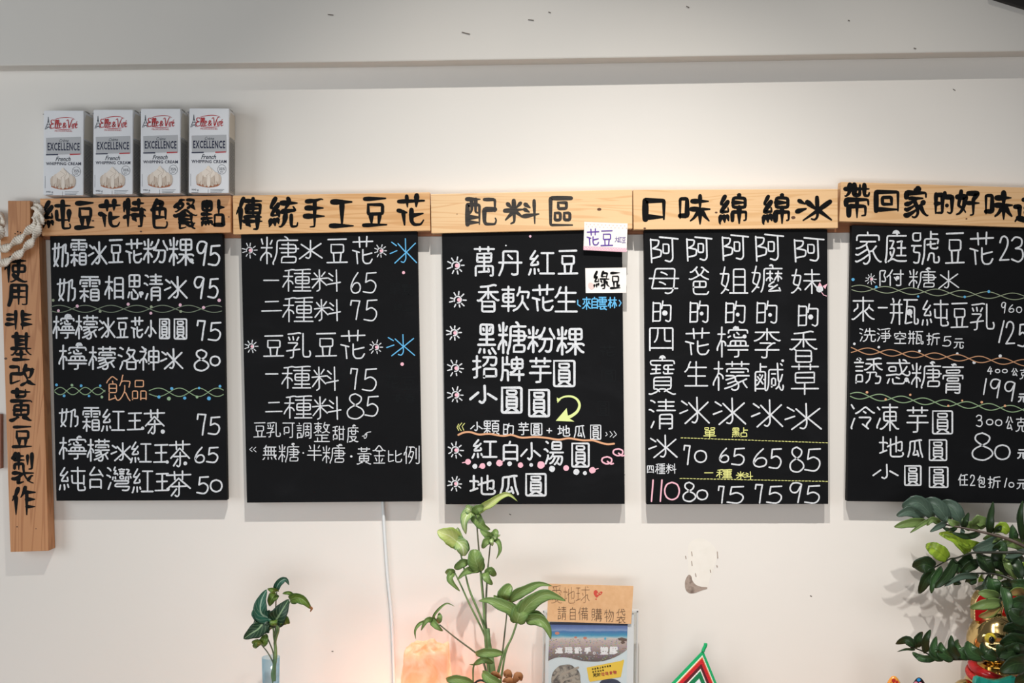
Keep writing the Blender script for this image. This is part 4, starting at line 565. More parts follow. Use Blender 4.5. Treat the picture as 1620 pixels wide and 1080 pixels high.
def leaf(name, m, parent, path, width, y0=-.15, y1=None, fold=0.35, roll=0.0, shape='ovate', curl=0.0, thick=0.0007):
    """a leaf blade: midrib through photo-pixel points (base first) at depths y0..y1, width in pixels, folded along the midrib"""
    y1 = y0 if y1 is None else y1
    pts = [(x, z, 0) for x, z in path]
    if len(pts) == 2:
        (ax, az, _), (bx, bz, _) = pts
        pts = [pts[0], ((ax + bx) / 2 + (bz - az) * .05, (az + bz) / 2 - (bx - ax) * .05, 0), pts[1]]
    mid = catmull(pts, max(4, 12 // (len(pts) - 1)))
    N = len(mid); W = width * S / 2 * 1.13
    W3 = [P(x, z, y0 + (y1 - y0) * i / (N - 1) - 0.012 * math.sin(math.pi * i / (N - 1))) for i, (x, z, _) in enumerate(mid)]
    ts = [i / (N - 1) for i in range(N)]
    prof = {'ovate': lambda t: (math.sin(math.pi * min(1, t * .9 + .06) ** .75)) ** .85,
            'round': lambda t: (math.sin(math.pi * min(1, t * .96 + .03) ** 1.0)) ** .6,
            'lance': lambda t: math.sin(math.pi * t ** .6) ** .9,
            'lobe': lambda t: math.sin(math.pi * t ** .55) ** .8}[shape]
    bm = bmesh.new(); uvl = bm.loops.layers.uv.new('UVMap')
    us = [-1, -.72, -.4, 0, .4, .72, 1]; rows = []; back = []
    for i, p in enumerate(W3):
        t = ts[i]; d = (W3[min(i + 1, N - 1)] - W3[max(i - 1, 0)]).normalized()
        side = d.cross(Vector((0, 1, 0))); side.normalize()
        nrm = side.cross(d).normalized()
        if nrm.y > 0: nrm = -nrm
        s2 = side * math.cos(roll) + nrm * math.sin(roll); n2 = -side * math.sin(roll) + nrm * math.cos(roll)
        w = W * max(0.02, prof(t))
        wav = 1 + .05 * math.sin(t * 19 + width)
        rows.append([bm.verts.new(p + s2 * (u * w * wav * math.cos(fold * abs(u))) - n2 * (-abs(u) * w * math.sin(fold) + curl * w * u * u)) for u in us])
        back.append([bm.verts.new(v.co - n2 * thick) for v in rows[-1]])
    def face(q):
        f = bm.faces.new([g[i][j] for g, i, j in q]); f.smooth = True
        for lp, (g, i, j) in zip(f.loops, q): lp[uvl].uv = (us[j] * .5 + .5, ts[i])
    for i in range(N - 1):
        for j in range(6):
            face(((rows, i, j), (rows, i, j + 1), (rows, i + 1, j + 1), (rows, i + 1, j)))
            face(((back, i, j), (back, i + 1, j), (back, i + 1, j + 1), (back, i, j + 1)))
        face(((rows, i, 0), (rows, i + 1, 0), (back, i + 1, 0), (back, i, 0)))
        face(((rows, i, 6), (back, i, 6), (back, i + 1, 6), (rows, i + 1, 6)))
    for j in range(6):
        face(((rows, 0, j), (back, 0, j), (back, 0, j + 1), (rows, 0, j + 1)))
        face(((rows, N - 1, j), (rows, N - 1, j + 1), (back, N - 1, j + 1), (back, N - 1, j)))
    bmesh.ops.recalc_face_normals(bm, faces=bm.faces)
    o = obj(name, bm, m, parent)
    for p in o.data.polygons: p.use_smooth = True
    return o
def stem(name, m, parent, pxs, r0, r1, n=7):
    """pxs: (x, y, depth) pixel points"""
    q = catmull(pxs, 6)
    return obj(name, tube([P(x, z, y) for x, z, y in q], lambda t: (r0 + (r1 - r0) * t) * S, n), m, parent, True)
def text_mesh(name, body, m, parent, box_px, y, shear=0.0, bold=0.0, sp=1.0):
    """print letters with the built-in face, fitted to a pixel box (l,t,r,b) on the plane y"""
    cu = bpy.data.curves.new('t', 'FONT'); cu.body = body; cu.size = 1; cu.shear = shear; cu.offset = bold; cu.resolution_u = 2; cu.space_character = sp
    t = bpy.data.objects.new('t', cu); C.objects.link(t)
    me = bpy.data.meshes.new_from_object(t.evaluated_get(bpy.context.evaluated_depsgraph_get()))
    bpy.data.objects.remove(t); bpy.data.curves.remove(cu)
    xs = [v.co.x for v in me.vertices]; zs = [v.co.y for v in me.vertices]
    l, tp, r, b = box_px[:4]; x0, x1, z0, z1 = min(xs), max(xs), min(zs), max(zs)
    for v in me.vertices:
        u = (v.co.x - x0) / (x1 - x0); w = (v.co.y - z0) / (z1 - z0)
        v.co = P(l + (r - l) * u, b + (tp - b) * w, y)
    me.materials.clear(); me.materials.append(m)
    o = bpy.data.objects.new(name, me); C.objects.link(o)
    if parent is not None: o.parent = parent; bpy_par.append((o, parent))
    return o
def sun(ink, pink, x, z, r, w):
    pts = []
    for k in range(11):
        a = math.radians(-200 + k * 30); pts.append((x + math.cos(a) * r * (1 - .02 * k), z + math.sin(a) * r * (1 - .02 * k)))
    ink.stroke(pts, w)
    for k in range(9):
        a = math.radians(k * 40 + R.uniform(-7, 7)); r1 = r * 1.35; r2 = r * R.uniform(1.9, 2.3)
        ink.stroke([(x + math.cos(a) * r1, z + math.sin(a) * r1), (x + math.cos(a) * r2, z + math.sin(a) * r2)], w * .95)
    pink.dot(x + r * .25, z, r * .5)
def twist(ink, x0, y0, x1, y1, amp, periods, w, ph=0.0, sk=1.0):
    for sg in (1, -1):
        q = [(x0 + (x1 - x0) * i / 90, y0 + (y1 - y0) * i / 90 + sg * amp * math.sin(ph + periods * math.pi * (i / 90) ** sk)) for i in range(91)]
        ink.stroke(q, w)
def dots(ink, fr, lst, s=1.0):
    for it in lst.split():
        x, y, r = [float(v) for v in it.split(',')]
        (a, b) = fr(x, y); (c, _) = fr(x + r, y)
        ink.dot(a, b, (c - a) * s)

# ------------------------------------------------------------------ the setting
bm = bmesh.new(); box(bm, (0, 0.06, 1.9), (9.0, 0.12, 3.8))
wall = struct(recenter(obj('wall_back', bm, M['wall'])))
bm = bmesh.new(); box(bm, (0, -2.0, -0.05), (9.0, 4.2, 0.1))
struct(recenter(obj('floor', bm, M['floor'])))
beam = struct(recenter(obj('trim_1', slab([(-1400, -700), (3000, -700), (3000, 60), (1620, 81), (590, 97.5), (0, 104), (-1400, 120)], -0.052, 0.0, 0.003), M['beam'])))
# flakes of missing paint on the wall
BARE = noisy('bare_plaster', ['#8b7a70', '#a8988d', '#75655c'], nscale=60, rough=0.9)
FILL = noisy('repair_plaster', ['#e6e2da', '#ebe7e0'], nscale=40, rough=0.85)
fr = reg(1000, 780, 620 / 1620)
ink = Ink(-0.0006)
ink.poly(catmull([fr(*p) for p in [(232, 338), (244, 342), (250, 362), (264, 378), (285, 386), (309, 388), (308, 395), (285, 402), (258, 412), (236, 412), (221, 396), (219, 364)]], 4, True))
for x, y, h in ((221, 265, 10), (246, 250, 16), (246, 290, 18), (352, 255, 26), (350, 302, 6), (262, 338, 12), (323, 322, 10)):
    a, b = fr(x, y - h / 2), fr(x + 2, y + h / 2); ink.stroke([a, b], 1.4)
bare = struct(ink.build('trim_2', BARE, None))
ink = Ink(-0.0003)
ink.poly(catmull([fr(*p) for p in [(285, 185), (335, 215), (352, 260), (335, 320), (322, 350), (306, 396), (245, 400), (235, 340), (232, 260), (238, 205)]], 4, True))
struct(ink.build('trim_3', FILL, None))
MARK = mat('wall_scuff', '#5a5048', 0.8)
ink = Ink(-0.0005)
for x, y, a, b in ((1086, 10, 5, 3), (735, 52, 14, 2), (870, 19, 4, 2), (840, 31, 8, 1.5), (522, 22, 12, 1), (800, 145, 0, 0)):
    pass
inkb = Ink(-0.0535)
for x, y, a, b in ((1086, 10, 4, 2), (731, 51, 12, 3), (868, 19, 3, 1), (836, 31, 8, 1), (519, 23, 8, 1), (1446, 76, 3, 1), (1342, 32, 2, 1)):
    inkb.stroke([(x, y), (x + a, y + b)], 1.3)
struct(inkb.build('trim_4', MARK, None))
for x, y, a, b in ((1508, 141, 3, 2), (920, 115, 0, 0), (806, 813, 2, 1), (1282, 942, 2, 1), (525, 1030, 2, 0)):
    if a: ink.stroke([(x, y), (x + a, y + b)], 1.3)
struct(ink.build('trim_5', MARK, None))
# counter below the frame that carries the plants and ornaments
ZT = P(810, 1200, 0).z
COUNTER = wood('counter_wood', '#a9794f', '#8c603b', '#99693f', seed=9)
bm = bmesh.new(); box(bm, (0, -0.28, ZT - 0.02), (4.4, 0.55, 0.04), 0.004)
ctr = root('counter', (0, -0.28, ZT - 0.04), 'wooden counter top along the wall just below the picture', 'counter')
obj('worktop', bm, COUNTER, ctr)
bm = bmesh.new(); box(bm, (0, -0.25, (ZT - 0.04) / 2), (4.3, 0.45, ZT - 0.04), 0.004)
obj('cabinet_base', bm, M['rail'], ctr)

# batten behind the signs
bt = slab([(60, 330), (1690, 318), (1690, 364), (66, 379)], -0.012, 0.0, 0.001)
tag(recenter(obj('wall_batten', bt, M['rail'])), 'long brown wooden batten on the wall behind the sign planks', 'batten')

# ------------------------------------------------------------------ sign planks with brush lettering
YS = -0.038; YL = YS - 0.0004
def plank(quad, m, label, lines, w, inkm='ink', group=None, knots=(), name='sign_plank', yb=-0.012, extra=None):
    xs = sum(q[0] for q in quad) / len(quad); ys = max(q[1] for q in quad)
    r = root(name, P(xs, ys, (YS + yb) / 2), label, 'sign', group)
    obj('plank', slab(quad, YS, yb, 0.0012), m, r)
    ink = Ink(YL)
    for fr, text in lines: write(ink, fr, text, w, brush=True)
    if extra: extra(ink)
    o = ink.build('brush_lettering', M[inkm], r)
    if knots:
        k = Ink(YS - 0.0002)
        for x, y, a in knots: k.dot(x, y, a, a * .7)
        k.build('wood_knot', M['knot'], r)
    return r
fK = reg(0, 140, 400 / 1620)
GR = None
plank([(63, 314), (365, 309), (365, 367.6), (66.7, 373)], M['pine_a'], 'dim-tinted pine sign plank lettered 純豆花特色餐點 beneath the cream cartons',
      [(fK, '純270,715,460,905 豆480,720,610,905 花632,710,780,895 特785,705,940,890 色965,705,1080,900 餐1110,705,1270,905 點1285,710,1445,890')], 5.3, knots=((223, 366, 2.0), (362, 343, 1.4), (147, 349, 2.2)))
fC = reg(360, 290, 330 / 1371)
plank([(368.4, 309.3), (680, 304), (681, 364.6), (369, 370.6)], M['pine_b'], 'dim-tinted pine sign plank lettered 傳統手工豆花',
      [(fC, '傳50,90,235,310 統265,90,470,295 手500,92,645,295 工670,112,835,288 豆885,85,1055,290 花1112,70,1305,285')], 5.8)
fE = reg(680, 290, 330 / 1371)
plank([(681.5, 307), (1000.5, 299.6), (1000.5, 361.7), (682.5, 369)], M['pine_c'], 'pale pine sign plank lettered 配料區 in thin greyish brush strokes',
      [(fE, '配235,95,445,278 料485,105,725,272 區785,88,945,282')], 5.2, inkm='ink_thin', knots=((948, 331, 3.4), (723, 338.5, 1.0)))
fG = reg(1000, 290, 0.25)
plank([(1001.5, 300), (1325.5, 298.7), (1325.7, 360.7), (1002.5, 363)], M['pine_d'], 'straw pine sign plank lettered 口味綿綿冰',
      [(fG, '口75,100,210,235 味295,70,500,265 綿545,65,730,265 綿820,65,1000,265 冰1035,80,1270,245')], 5.6, knots=((1255, 344, 3.5), (1133, 336, 2.2), (1020, 361, 2)))
fI = reg(1320, 280, 0.25)
def hb(ink):
    a = fI(530, 75); ink.dot(a[0], a[1], 5); a = fI(712, 180); ink.dot(a[0], a[1], 3.2)
plank([(1331, 287.5), (1668, 298), (1668, 361), (1328, 350)], M['pine_e'], 'tan pine sign plank lettered 帶回家的好味道, tilted down to the right edge',
      [(fI, '帶58,40,230,265 回255,85,412,222 家440,75,600,265 的620,90,755,240 好765,80,925,250 味950,90,1135,275 道1135,115,1330,290')], 5.9, knots=((1529, 346, 1.6),), extra=hb)
# the upright plank on the left, notched to a narrow neck
fL = reg(0, 430, 90 / 423); fM = reg(0, 640, 90 / 405); f1 = reg(0, 0, 1)
fN = reg(0, 300, 90 / 694)
def paw(ink):
    for x, y, a in ((222, 565, 16), (184, 537, 7), (215, 512, 9), (250, 522, 8), (180, 573, 7), (205, 590, 4)):
        u = fN(x, y); ink.dot(u[0], u[1], a * .13)
plank([(12.5, 317.5), (47.5, 317.5), (48, 374), (61.5, 374), (77, 871), (16.5, 873), (0.5, 374), (12.8, 374)], M['cedar'],
      'upright brown plank lettered 使用非基改黃豆製作 on the left', [(f1, '使6,406,44,448 黃15,614,52,667'),
      (fL, '用58,90,208,255 非40,285,245,435 基75,450,240,660 改70,685,270,850'), (fM, '豆85,145,232,312 製82,340,245,568 作80,580,258,790')], 4.6, name='upright_plank', yb=-0.002, extra=paw, knots=((9, 567, 2.5), (27, 833, 1.4), (57, 836, 1)))

# ------------------------------------------------------------------ blackboards
YB = -0.031; YC = YB - 0.0004
def board(quad, label):
    xs = sum(q[0] for q in quad) / 4; ys = max(q[1] for q in quad)
    r = root('blackboard', P(xs, ys, (YB - .012) / 2), label, 'blackboard', 'blackboard menus along the wall')
    obj('panel', slab(quad, YB, -0.0125, 0.0012), M['board'], r)
    return r
class Menu:
    def __init__(self, r, k=1.0): self.r = r; self.d = {}; self.k = k
    def __getitem__(self, k):
        if k not in self.d: self.d[k] = Ink(YC - 0.0001 * len(self.d))
        return self.d[k]
    def line(self, fr, text, w, sk=0.0, col='chalk', extra=None):
        ink = Ink(YC); write(ink, fr, text, w * self.k, sk=sk)
        if extra:
            for it in extra.split():
                v = [float(q) for q in it.split(',')]
                (a, b), (c, _) = fr(v[0], v[1]), fr(v[0] + v[2], v[1])
                if len(v) > 3: ink.dot(a, b, c - a, (c - a) * .95, math.pi, 2 * math.pi)   # half-disc roof
                else: ink.dot(a, b, c - a)
        o = ink.build('menu_line', M[col], self.r)
        if col != 'chalk': o['label'] = COLN[col] + ' chalk lettering'
    def done(self):
        for k, i in self.d.items():
            if i.f:
                o = i.build('chalk_ornament', M[k], self.r)
                o['label'] = COLN.get(k, 'white') + ' chalk ornament'
COLN = dict(chalk='white', chalk_pink='pink', chalk_blue='blue', chalk_cyan='blue', chalk_green='pale green', chalk_dim='grey green', chalk_orange='orange', chalk_sand='orange',
            chalk_yellow='yellow', chalk_mint='green', chalk_lilac='lilac', chalk_cord='grey green', chalk_dustp='dusty pink', chalk_brick='brown orange', chalk_moss='moss green')
GHOST = mat('erased_chalk', '#17191b', .8, Specular_IOR_Level=.1)
# board 1
m = Menu(board([(78.8, 373.5), (352, 369.6), (359, 791), (89, 792)], 'blackboard menu of the first sign, prices 95 down to 50, hung beneath the cream cartons'))
fA = reg(0, 360, 370 / 1620); fB = reg(0, 580, 370 / 1332)
m.line(fA, '奶360,95,480,275 霜485,80,605,268 冰608,95,745,262 豆750,75,855,252 花868,75,990,252 粉990,75,1165,248 粿1168,65,1345,265 9:1358,90,1445,265 5:1435,118,1527,265', 3.6, extra='1325,228,16')
m.line(fA, '奶393,342,528,512 霜548,335,695,515 相722,332,858,498 思882,322,982,500 清995,318,1128,508 冰1135,335,1300,498 9:1340,335,1425,495 5:1432,348,1515,490', 3.4, extra='980,455,15')
m.line(fA, '檸365,610,520,770 檬520,605,680,775 冰680,620,800,768 豆805,618,890,770 花905,615,995,768 小1000,638,1085,765 圓1098,625,1180,775 圓1200,625,1300,778 7:1362,635,1430,785 5:1435,652,1533,785', 3.2, extra='472,622,27,1')
m.line(fA, '檸405,810,605,985 檬612,820,805,985 洛815,825,965,985 神962,820,1105,990 冰1108,835,1270,985 8:1340,840,1450,995 0:1452,885,1528,960', 3.2, extra='548,818,25,1 1005,845,12')
m.line(fB, '飲605,45,745,195 品752,75,835,190', 2.0, col='chalk_orange')
m.line(fB, '奶335,230,450,345 霜468,230,572,370 紅575,240,712,370 玉722,255,815,365 茶818,240,940,388 7:1120,262,1180,392 5:1180,282,1255,388', 3.0, extra='812,350,10 927,369,12')
m.line(fB, '檸335,400,495,528 檬495,410,625,540 冰630,430,750,540 紅740,425,865,550 玉872,435,965,550 茶962,418,1085,575 6:1105,455,1170,550 5:1170,455,1245,548', 3.0, extra='952,542,10 1055,550,11 452,404,13,1')
m.line(fB, '純335,568,490,708 台505,568,590,695 灣605,568,750,708 紅750,578,875,720 玉880,600,968,712 茶945,590,1090,745 5:1115,622,1190,725 0:1195,640,1268,715', 3.0, extra='957,697,10')
a, b = fA(355, 562), fA(1535, 562); twist(m['chalk_dim'], a[0], a[1], b[0], b[1], 5.6, 6.6, 1.3, 0.6)
dots(m['chalk_dustp'], fA, '405,575,10 535,543,11 888,530,11 1045,592,10 1518,503,12 1248,535,11 1410,553,11')
dots(m['chalk_cord'], fA, '368,503,10 693,580,10 1048,548,10 1252,580,10')
a, b = fB(312, 138), fB(598, 138); twist(m['chalk_moss'], a[0], a[1], b[0], b[1], 5.8, 4, 1.3, 0.2)
a, b = fB(850, 145), fB(1272, 145); twist(m['chalk_moss'], a[0], a[1], b[0], b[1], 6.6, 3.7, 1.3, 0.4, 1.1)
dots(m['chalk_cyan'], fB, '322,103,8 462,108,8 571,108,7 507,166,7 365,165,8 978,124,9 905,172,9 1052,178,9 1134,121,7 1190,180,11 1253,111,8')
dots(m['chalk_mint'], fB, '410,105,8 580,172,8 962,181,11 1122,172,8')
m.done()
# board 2
m = Menu(board([(381, 371), (660, 366), (667.5, 793), (390.5, 795)], 'blackboard menu with blue ice signs and an empty lower part, above the white cable'))
fD = reg(360, 520, 330 / 1273)
def suns(fr, lst, w):
    for it in lst.split():
        x, y, r = [float(v) for v in it.split(',')]
        (a, b), (c, _) = fr(x, y), fr(x + r, y)
        sun(m['chalk'], m['chalk_pink'], a, b, c - a, w)
suns(fC, '145,440,22 1005,443,20', 1.6); suns(fD, '145,108,18 905,112,20', 1.6)
m.line(fC, '糖213,345,470,535 水465,370,625,500 豆650,358,790,530 花818,345,960,535', 2.7)
m.line(fC, '冰1065,360,1245,530', 2.0, col='chalk_blue')
m.line(fC, '一235,632,340,642 種360,560,550,712 料550,565,745,712 6:805,582,880,725 5:885,582,980,722', 2.5)
m.line(fC, '二222,768,358,845 種360,745,565,912 料568,760,745,905 7:805,762,878,898 5:890,762,985,905', 2.5)
m.line(fD, '豆218,35,345,175 乳358,20,510,180 豆535,20,668,175 花688,5,845,188', 2.7)
m.line(fD, '冰968,32,1145,170', 2.0, col='chalk_blue')
m.line(fD, '一230,270,310,282 種328,225,510,365 料512,230,678,378 7:748,235,800,372 5:815,240,912,380', 2.5)
m.line(fD, '二230,442,335,512 種342,405,518,548 料515,412,695,555 8:725,392,835,552 5:832,408,922,535', 2.5)
m.line(fD, '豆158,568,235,665 乳237,568,325,662 可335,572,410,665 調420,572,512,670 整525,568,625,690 甜640,592,715,680 度728,590,800,695', 1.9, extra='772,594,11,1')
m.line(fD, '無213,708,300,800 糖310,702,440,815 半485,705,575,805 糖578,710,720,822 黃788,722,878,828 金885,708,965,822 比980,740,1065,815 例1075,712,1172,825', 1.9, extra='400,706,11,1 688,714,13,1 290,775,8 462,757,5 755,778,7')
c = m['chalk']
for q in (((150, 722), (134, 736), (150, 748)), ((172, 722), (157, 736), (174, 750))): c.stroke([fD(*p) for p in q], 1.2)
c.stroke([fD(*p) for p in catmull([(822, 655), (838, 650), (850, 640), (846, 662), (836, 668), (834, 652), (850, 634), (874, 628)], 5)], 1.2)
ink = Ink(YC + .0002); write(ink, fC, '單1060,655,1140,735 點1145,660,1225,735 綿1090,790,1150,840 豆1155,795,1215,840', 1.6); write(ink, fD, '花960,275,1050,365 豆1060,290,1150,375 茶1010,395,1070,450 香1080,395,1150,450', 1.8); ink.build('erased_writing', GHOST, m.r)
dots(m['chalk_pink'], fC, '1157,586,10'); dots(m['chalk_pink'], fD, '1066,215,11')
m.done()
# board 3
m = Menu(board([(699, 370), (984, 364), (988.5, 797), (705, 797.5)], 'blackboard of toppings with seven white sun bullets and a green arrow'), 1.14)
fF = reg(680, 540, 330 / 1229)
suns(fE, '172,540,27 185,765,25 160,982,23', 2.2); suns(fF, '150,157,23 152,315,22 150,640,22 148,838,20', 2.0)
m.line(fE, '萬288,412,428,612 丹450,440,608,610 紅645,438,822,605 豆840,432,975,605', 3.4)
m.line(fE, '香308,660,458,848 軟468,672,660,845 花670,660,820,845 生820,675,972,848', 3.4)
m.line(fE, '黑312,920,440,1125 糖445,905,640,1125 粉640,938,825,1115 粿832,940,1018,1130', 3.8)
m.line(fF, '招250,80,398,218 牌415,85,558,235 芋585,92,718,245 圓722,105,862,272', 3.6)
m.line(fF, '小232,255,398,372 圓415,262,550,428 圓575,275,712,450', 4.0)
m.line(fF, '小238,472,312,530 顆315,465,410,550 的425,480,495,552 芋520,475,585,552 圓592,478,665,555 地752,492,828,560 瓜848,492,915,568 圓942,488,1012,580', 1.9)
m.line(fF, '紅245,575,398,690 白430,585,520,705 小532,592,655,705 湯670,585,790,730 圓830,592,945,745', 3.2)
m.line(fF, '地232,785,390,905 瓜410,785,525,905 圓558,772,692,915', 3.4)
m.line(fE, '來1000,745,1060,830 自1062,745,1105,825 雲1105,745,1165,832 林1170,745,1230,820', 1.9, col='chalk_blue')
c = m['chalk_blue']
c.stroke([fE(*p) for p in ((972, 768), (972, 795), (990, 808))], 1.8); c.stroke([fE(*p) for p in ((1245, 768), (1257, 785), (1245, 805))], 1.8)
g = m['chalk_green']
q = [fF(*p) for p in catmull([(752, 346), (790, 326), (835, 324), (868, 342), (882, 375), (868, 412), (835, 438), (812, 446)], 6)]
g.stroke(q, 3.2, lambda t: .7 + .9 * t)
g.poly([fF(*p) for p in ((806, 392), (742, 467), (852, 472), (815, 448))]); g.poly([fF(*p) for p in ((748, 330), (752, 362), (772, 342))])
for q in (((205, 482), (190, 500), (200, 522)), ((188, 480), (170, 503), (185, 525)), ((170, 486), (160, 505), (170, 524))): m['chalk_yellow'].stroke([fF(*p) for p in q], 1.2)
c = m['chalk']
for q in (((1038, 535), (1046, 548), (1036, 556)), ((1062, 530), (1076, 548), (1062, 562)), ((1085, 528), (1100, 548), (1080, 565))): c.stroke([fF(*p) for p in q], 1.2)
c.stroke([fF(690, 524), fF(718, 526)], 1.7); c.stroke([fF(704, 512), fF(703, 538)], 1.7)
q = [fF(*p) for p in catmull([(168, 550), (200, 536), (240, 534), (290, 548), (350, 544), (430, 556), (480, 550), (540, 566), (620, 562), (690, 568), (760, 578), (820, 570), (900, 582), (960, 582), (1000, 594), (1045, 605), (1085, 602)], 5)]
m['chalk_orange'].stroke(q, 3.0)
ink = Ink(YC); write(ink, fF, 'Q1075,628,1150,680 Q1008,675,1085,728', 2.8); ink.build('menu_line', M['chalk_pink'], m.r)['label'] = 'pink chalk lettering'
dots(m['chalk_pink'], fF, '225,708,17 310,733,17 410,716,19 534,728,16 655,727,22 803,745,17 958,758,19')
dots(m['chalk'], fF, '265,735,15 350,720,14 470,720,14 597,727,11 720,750,18 863,768,18 914,775,12')
for a, b in (((225, 708), (192, 714)), ((958, 758), (992, 748)), ((310, 733), (290, 740)), ((410, 716), (432, 704))): m['chalk_pink'].stroke([fF(*a), fF(*b)], 1.5)
ink = Ink(YC + .0002); write(ink, fF, '圓1010,165,1100,240 圓985,350,1060,440 花1000,20,1090,90', 2.0); ink.build('erased_writing', GHOST, m.r)
dots(m['chalk_dustp'], fE, '660,348,8'); dots(m['chalk'], fE, '500,408,5')
m.done()
# board 4
m = Menu(board([(1019, 364), (1309, 362.5), (1310.5, 797), (1023, 797.5)], 'blackboard with five upright columns of ice names over pink and white prices'), 1.06)
fH = reg(1000, 540, 340 / 1266)
m.line(fG, '阿105,335,295,505 阿335,335,508,495 阿560,322,740,490 阿770,318,962,495 阿1015,340,1218,500', 2.8)
m.line(fG, '母105,535,298,700 爸358,525,488,705 姐555,525,735,700 嬤755,520,952,690 妹1005,540,1195,700', 2.6, extra='880,524,14,1')
m.line(fG, '的115,740,250,880 的350,740,485,885 的575,742,718,888 的772,740,920,890 的1035,760,1180,908', 2.6, extra='207,820,17 440,823,12 668,830,12 873,832,12 1130,845,16')
m.line(fG, '四108,910,262,1060 花335,912,495,1090 檸535,905,740,1102 李770,915,940,1107 香995,930,1172,1134', 2.7, extra='655,920,18,1 712,968,13')
m.line(fH, '寶97,92,258,315 生308,115,448,265 檬475,115,692,290 鹹722,125,895,295 草935,130,1100,315', 2.6, extra='178,100,20,1 887,113,8')
m.line(fH, '清97,338,258,518 冰278,325,458,490 冰475,330,672,495 冰700,340,890,510 冰898,362,1118,525', 2.7)
m.line(fH, '單420,505,495,568 點588,505,682,565', 1.6, col='chalk_yellow')
m.line(fH, '冰95,548,268,690', 2.6)
m.line(fH, '四88,730,128,775 種135,718,195,780 料198,718,260,778', 1.4)
m.line(fH, '7:302,605,348,728 0:365,638,442,715 6:510,625,575,715 5:580,625,665,730 6:708,628,800,742 5:800,628,882,750 8:925,618,1015,772 5:1010,628,1112,765', 2.6)
m.line(fH, '一425,770,478,776 種495,752,590,805 料612,765,712,815', 1.6, col='chalk_yellow')
m.line(fH, '1:108,812,130,945 1:160,812,182,945 0:188,825,282,935', 2.6, col='chalk_pink')
m.line(fH, '8:295,825,378,945 0:378,870,448,935 7:505,845,548,955 5:552,850,660,955 7:722,835,775,955 5:785,848,885,955 9:925,828,1010,952 5:1010,845,1108,955', 2.6)
def dashed(a, b):
    (x0, y0), (x1, y1) = fH(*a), fH(*b); n = 44
    for i in range(n):
        t = i / n; t2 = t + .6 / n
        m['chalk_yellow'].stroke([(x0 + (x1 - x0) * t, y0 + (y1 - y0) * t + R.uniform(-.3, .3)), (x0 + (x1 - x0) * t2, y0 + (y1 - y0) * t2)], 1.1)
dashed((288, 567), (1160, 597)); dashed((282, 806), (1160, 824))
x, y = fG(1187, 668); m['chalk'].dot(x, y, 5.5)
for q in (((1175, 650), (1188, 625), (1203, 650)), ((1205, 650), (1236, 634), (1222, 668)), ): m['chalk_pink'].poly([fG(*p) for p in q][::-1])
m['chalk_pink'].stroke([fG(*p) for p in ((1200, 690), (1212, 706), (1230, 712))], 1.2)
m.done()
# board 5
m = Menu(board([(1348, 356), (1636, 360.5), (1631, 796.5), (1340.5, 792.5)], 'blackboard of take-home prices cut by the right edge, braided chalk dividers'))
fJ = reg(1320, 530, 300 / 1157)
m.line(fI, '家130,345,300,555 庭318,350,460,545 號485,340,668,555 豆700,345,825,555 花855,345,1012,560 2:1040,370,1110,530 3:1115,375,1200,540 0:1205,400,1246,540', 3.1, extra='390,358,24,1')
m.line(fI, '附285,585,440,690 糖470,580,645,705 水655,590,790,708', 2.3, extra='400,637,12 595,584,14,1')
m.line(fI, '來108,755,255,915 一275,822,338,830 瓶350,765,535,935 純552,775,725,945 豆735,790,848,960 乳858,795,1015,970', 2.8, extra='475,855,20')
m.line(fI, '9:1055,790,1090,862 6:1100,805,1140,858 0:1150,818,1188,860', 1.9)
m.line(fI, '1:1030,905,1085,1050 2:1080,910,1145,1058 5:1155,925,1220,1075', 2.9)
m.line(fI, '洗158,955,262,1042 淨270,955,360,1045 空378,975,455,1055 瓶465,970,565,1060 折582,985,668,1065 5:680,1005,740,1072 元755,1020,820,1085', 2.0)
m.line(fJ, '誘120,135,295,298 惑315,145,465,300 糖468,165,655,325 膏658,175,790,358', 2.8, extra='150,152,17,1 440,272,14 600,172,15,1 732,186,15,1')
m.line(fJ, '4:930,190,968,240 0:980,205,1012,232 0:1022,205,1058,232 公1080,200,1120,250 克1130,205,1185,270', 1.9)
m.line(fJ, '1:903,262,934,365 9:948,265,1022,385 9:1035,280,1112,405 元1120,355,1175,410', 2.7)
m.line(fJ, '冷98,420,248,575 凍255,418,395,585 芋440,435,575,595 圓592,455,728,608', 3.0)
m.line(fJ, '3:862,485,905,560 0:925,510,970,550 0:980,512,1025,555 公1045,495,1090,580 克1105,500,1170,590', 2.1)
m.line(fJ, '地272,615,425,745 瓜445,635,542,748 圓572,632,692,770', 2.9)
m.line(fJ, '8:835,592,970,765 0:975,665,1075,762 元1115,695,1175,755', 2.8)
m.line(fJ, '小232,785,392,882 圓422,790,535,922 圓572,798,700,935', 3.0)
m.line(fJ, '任755,845,815,920 2:825,850,860,920 包872,855,922,930 折935,860,1015,935 1:1033,870,1057,930 0:1062,895,1098,930 元1112,880,1175,940', 2.0)
suns(fI, '230,645,16', 1.3)
a, b = fI(110, 702), fI(1240, 760); twist(m['chalk_cord'], a[0], a[1], b[0], b[1], 5.2, 7, 1.2, 0.5)
a, b = fJ(103, 90), fJ(1190, 170); twist(m['chalk_brick'], a[0], a[1], b[0], b[1], 5.0, 8, 1.5, -0.9)
a, b = fJ(98, 365), fJ(1190, 458); twist(m['chalk_moss'], a[0], a[1], b[0], b[1], 5.2, 8.2, 1.5, 0.4)
dots(m['chalk_cyan'], fI, '118,648,10 265,695,9 530,755,7 825,758,8 977,724,9')
dots(m['chalk'], fJ, '122,53,8 271,73,8 519,97,8 750,113,8 1012,127,10 853,166,10')
dots(m['chalk_orange'], fJ, '199,348,8 313,391,7 463,364,7 695,431,7 780,399,6 899,409,8 1041,431,8')
m.done()
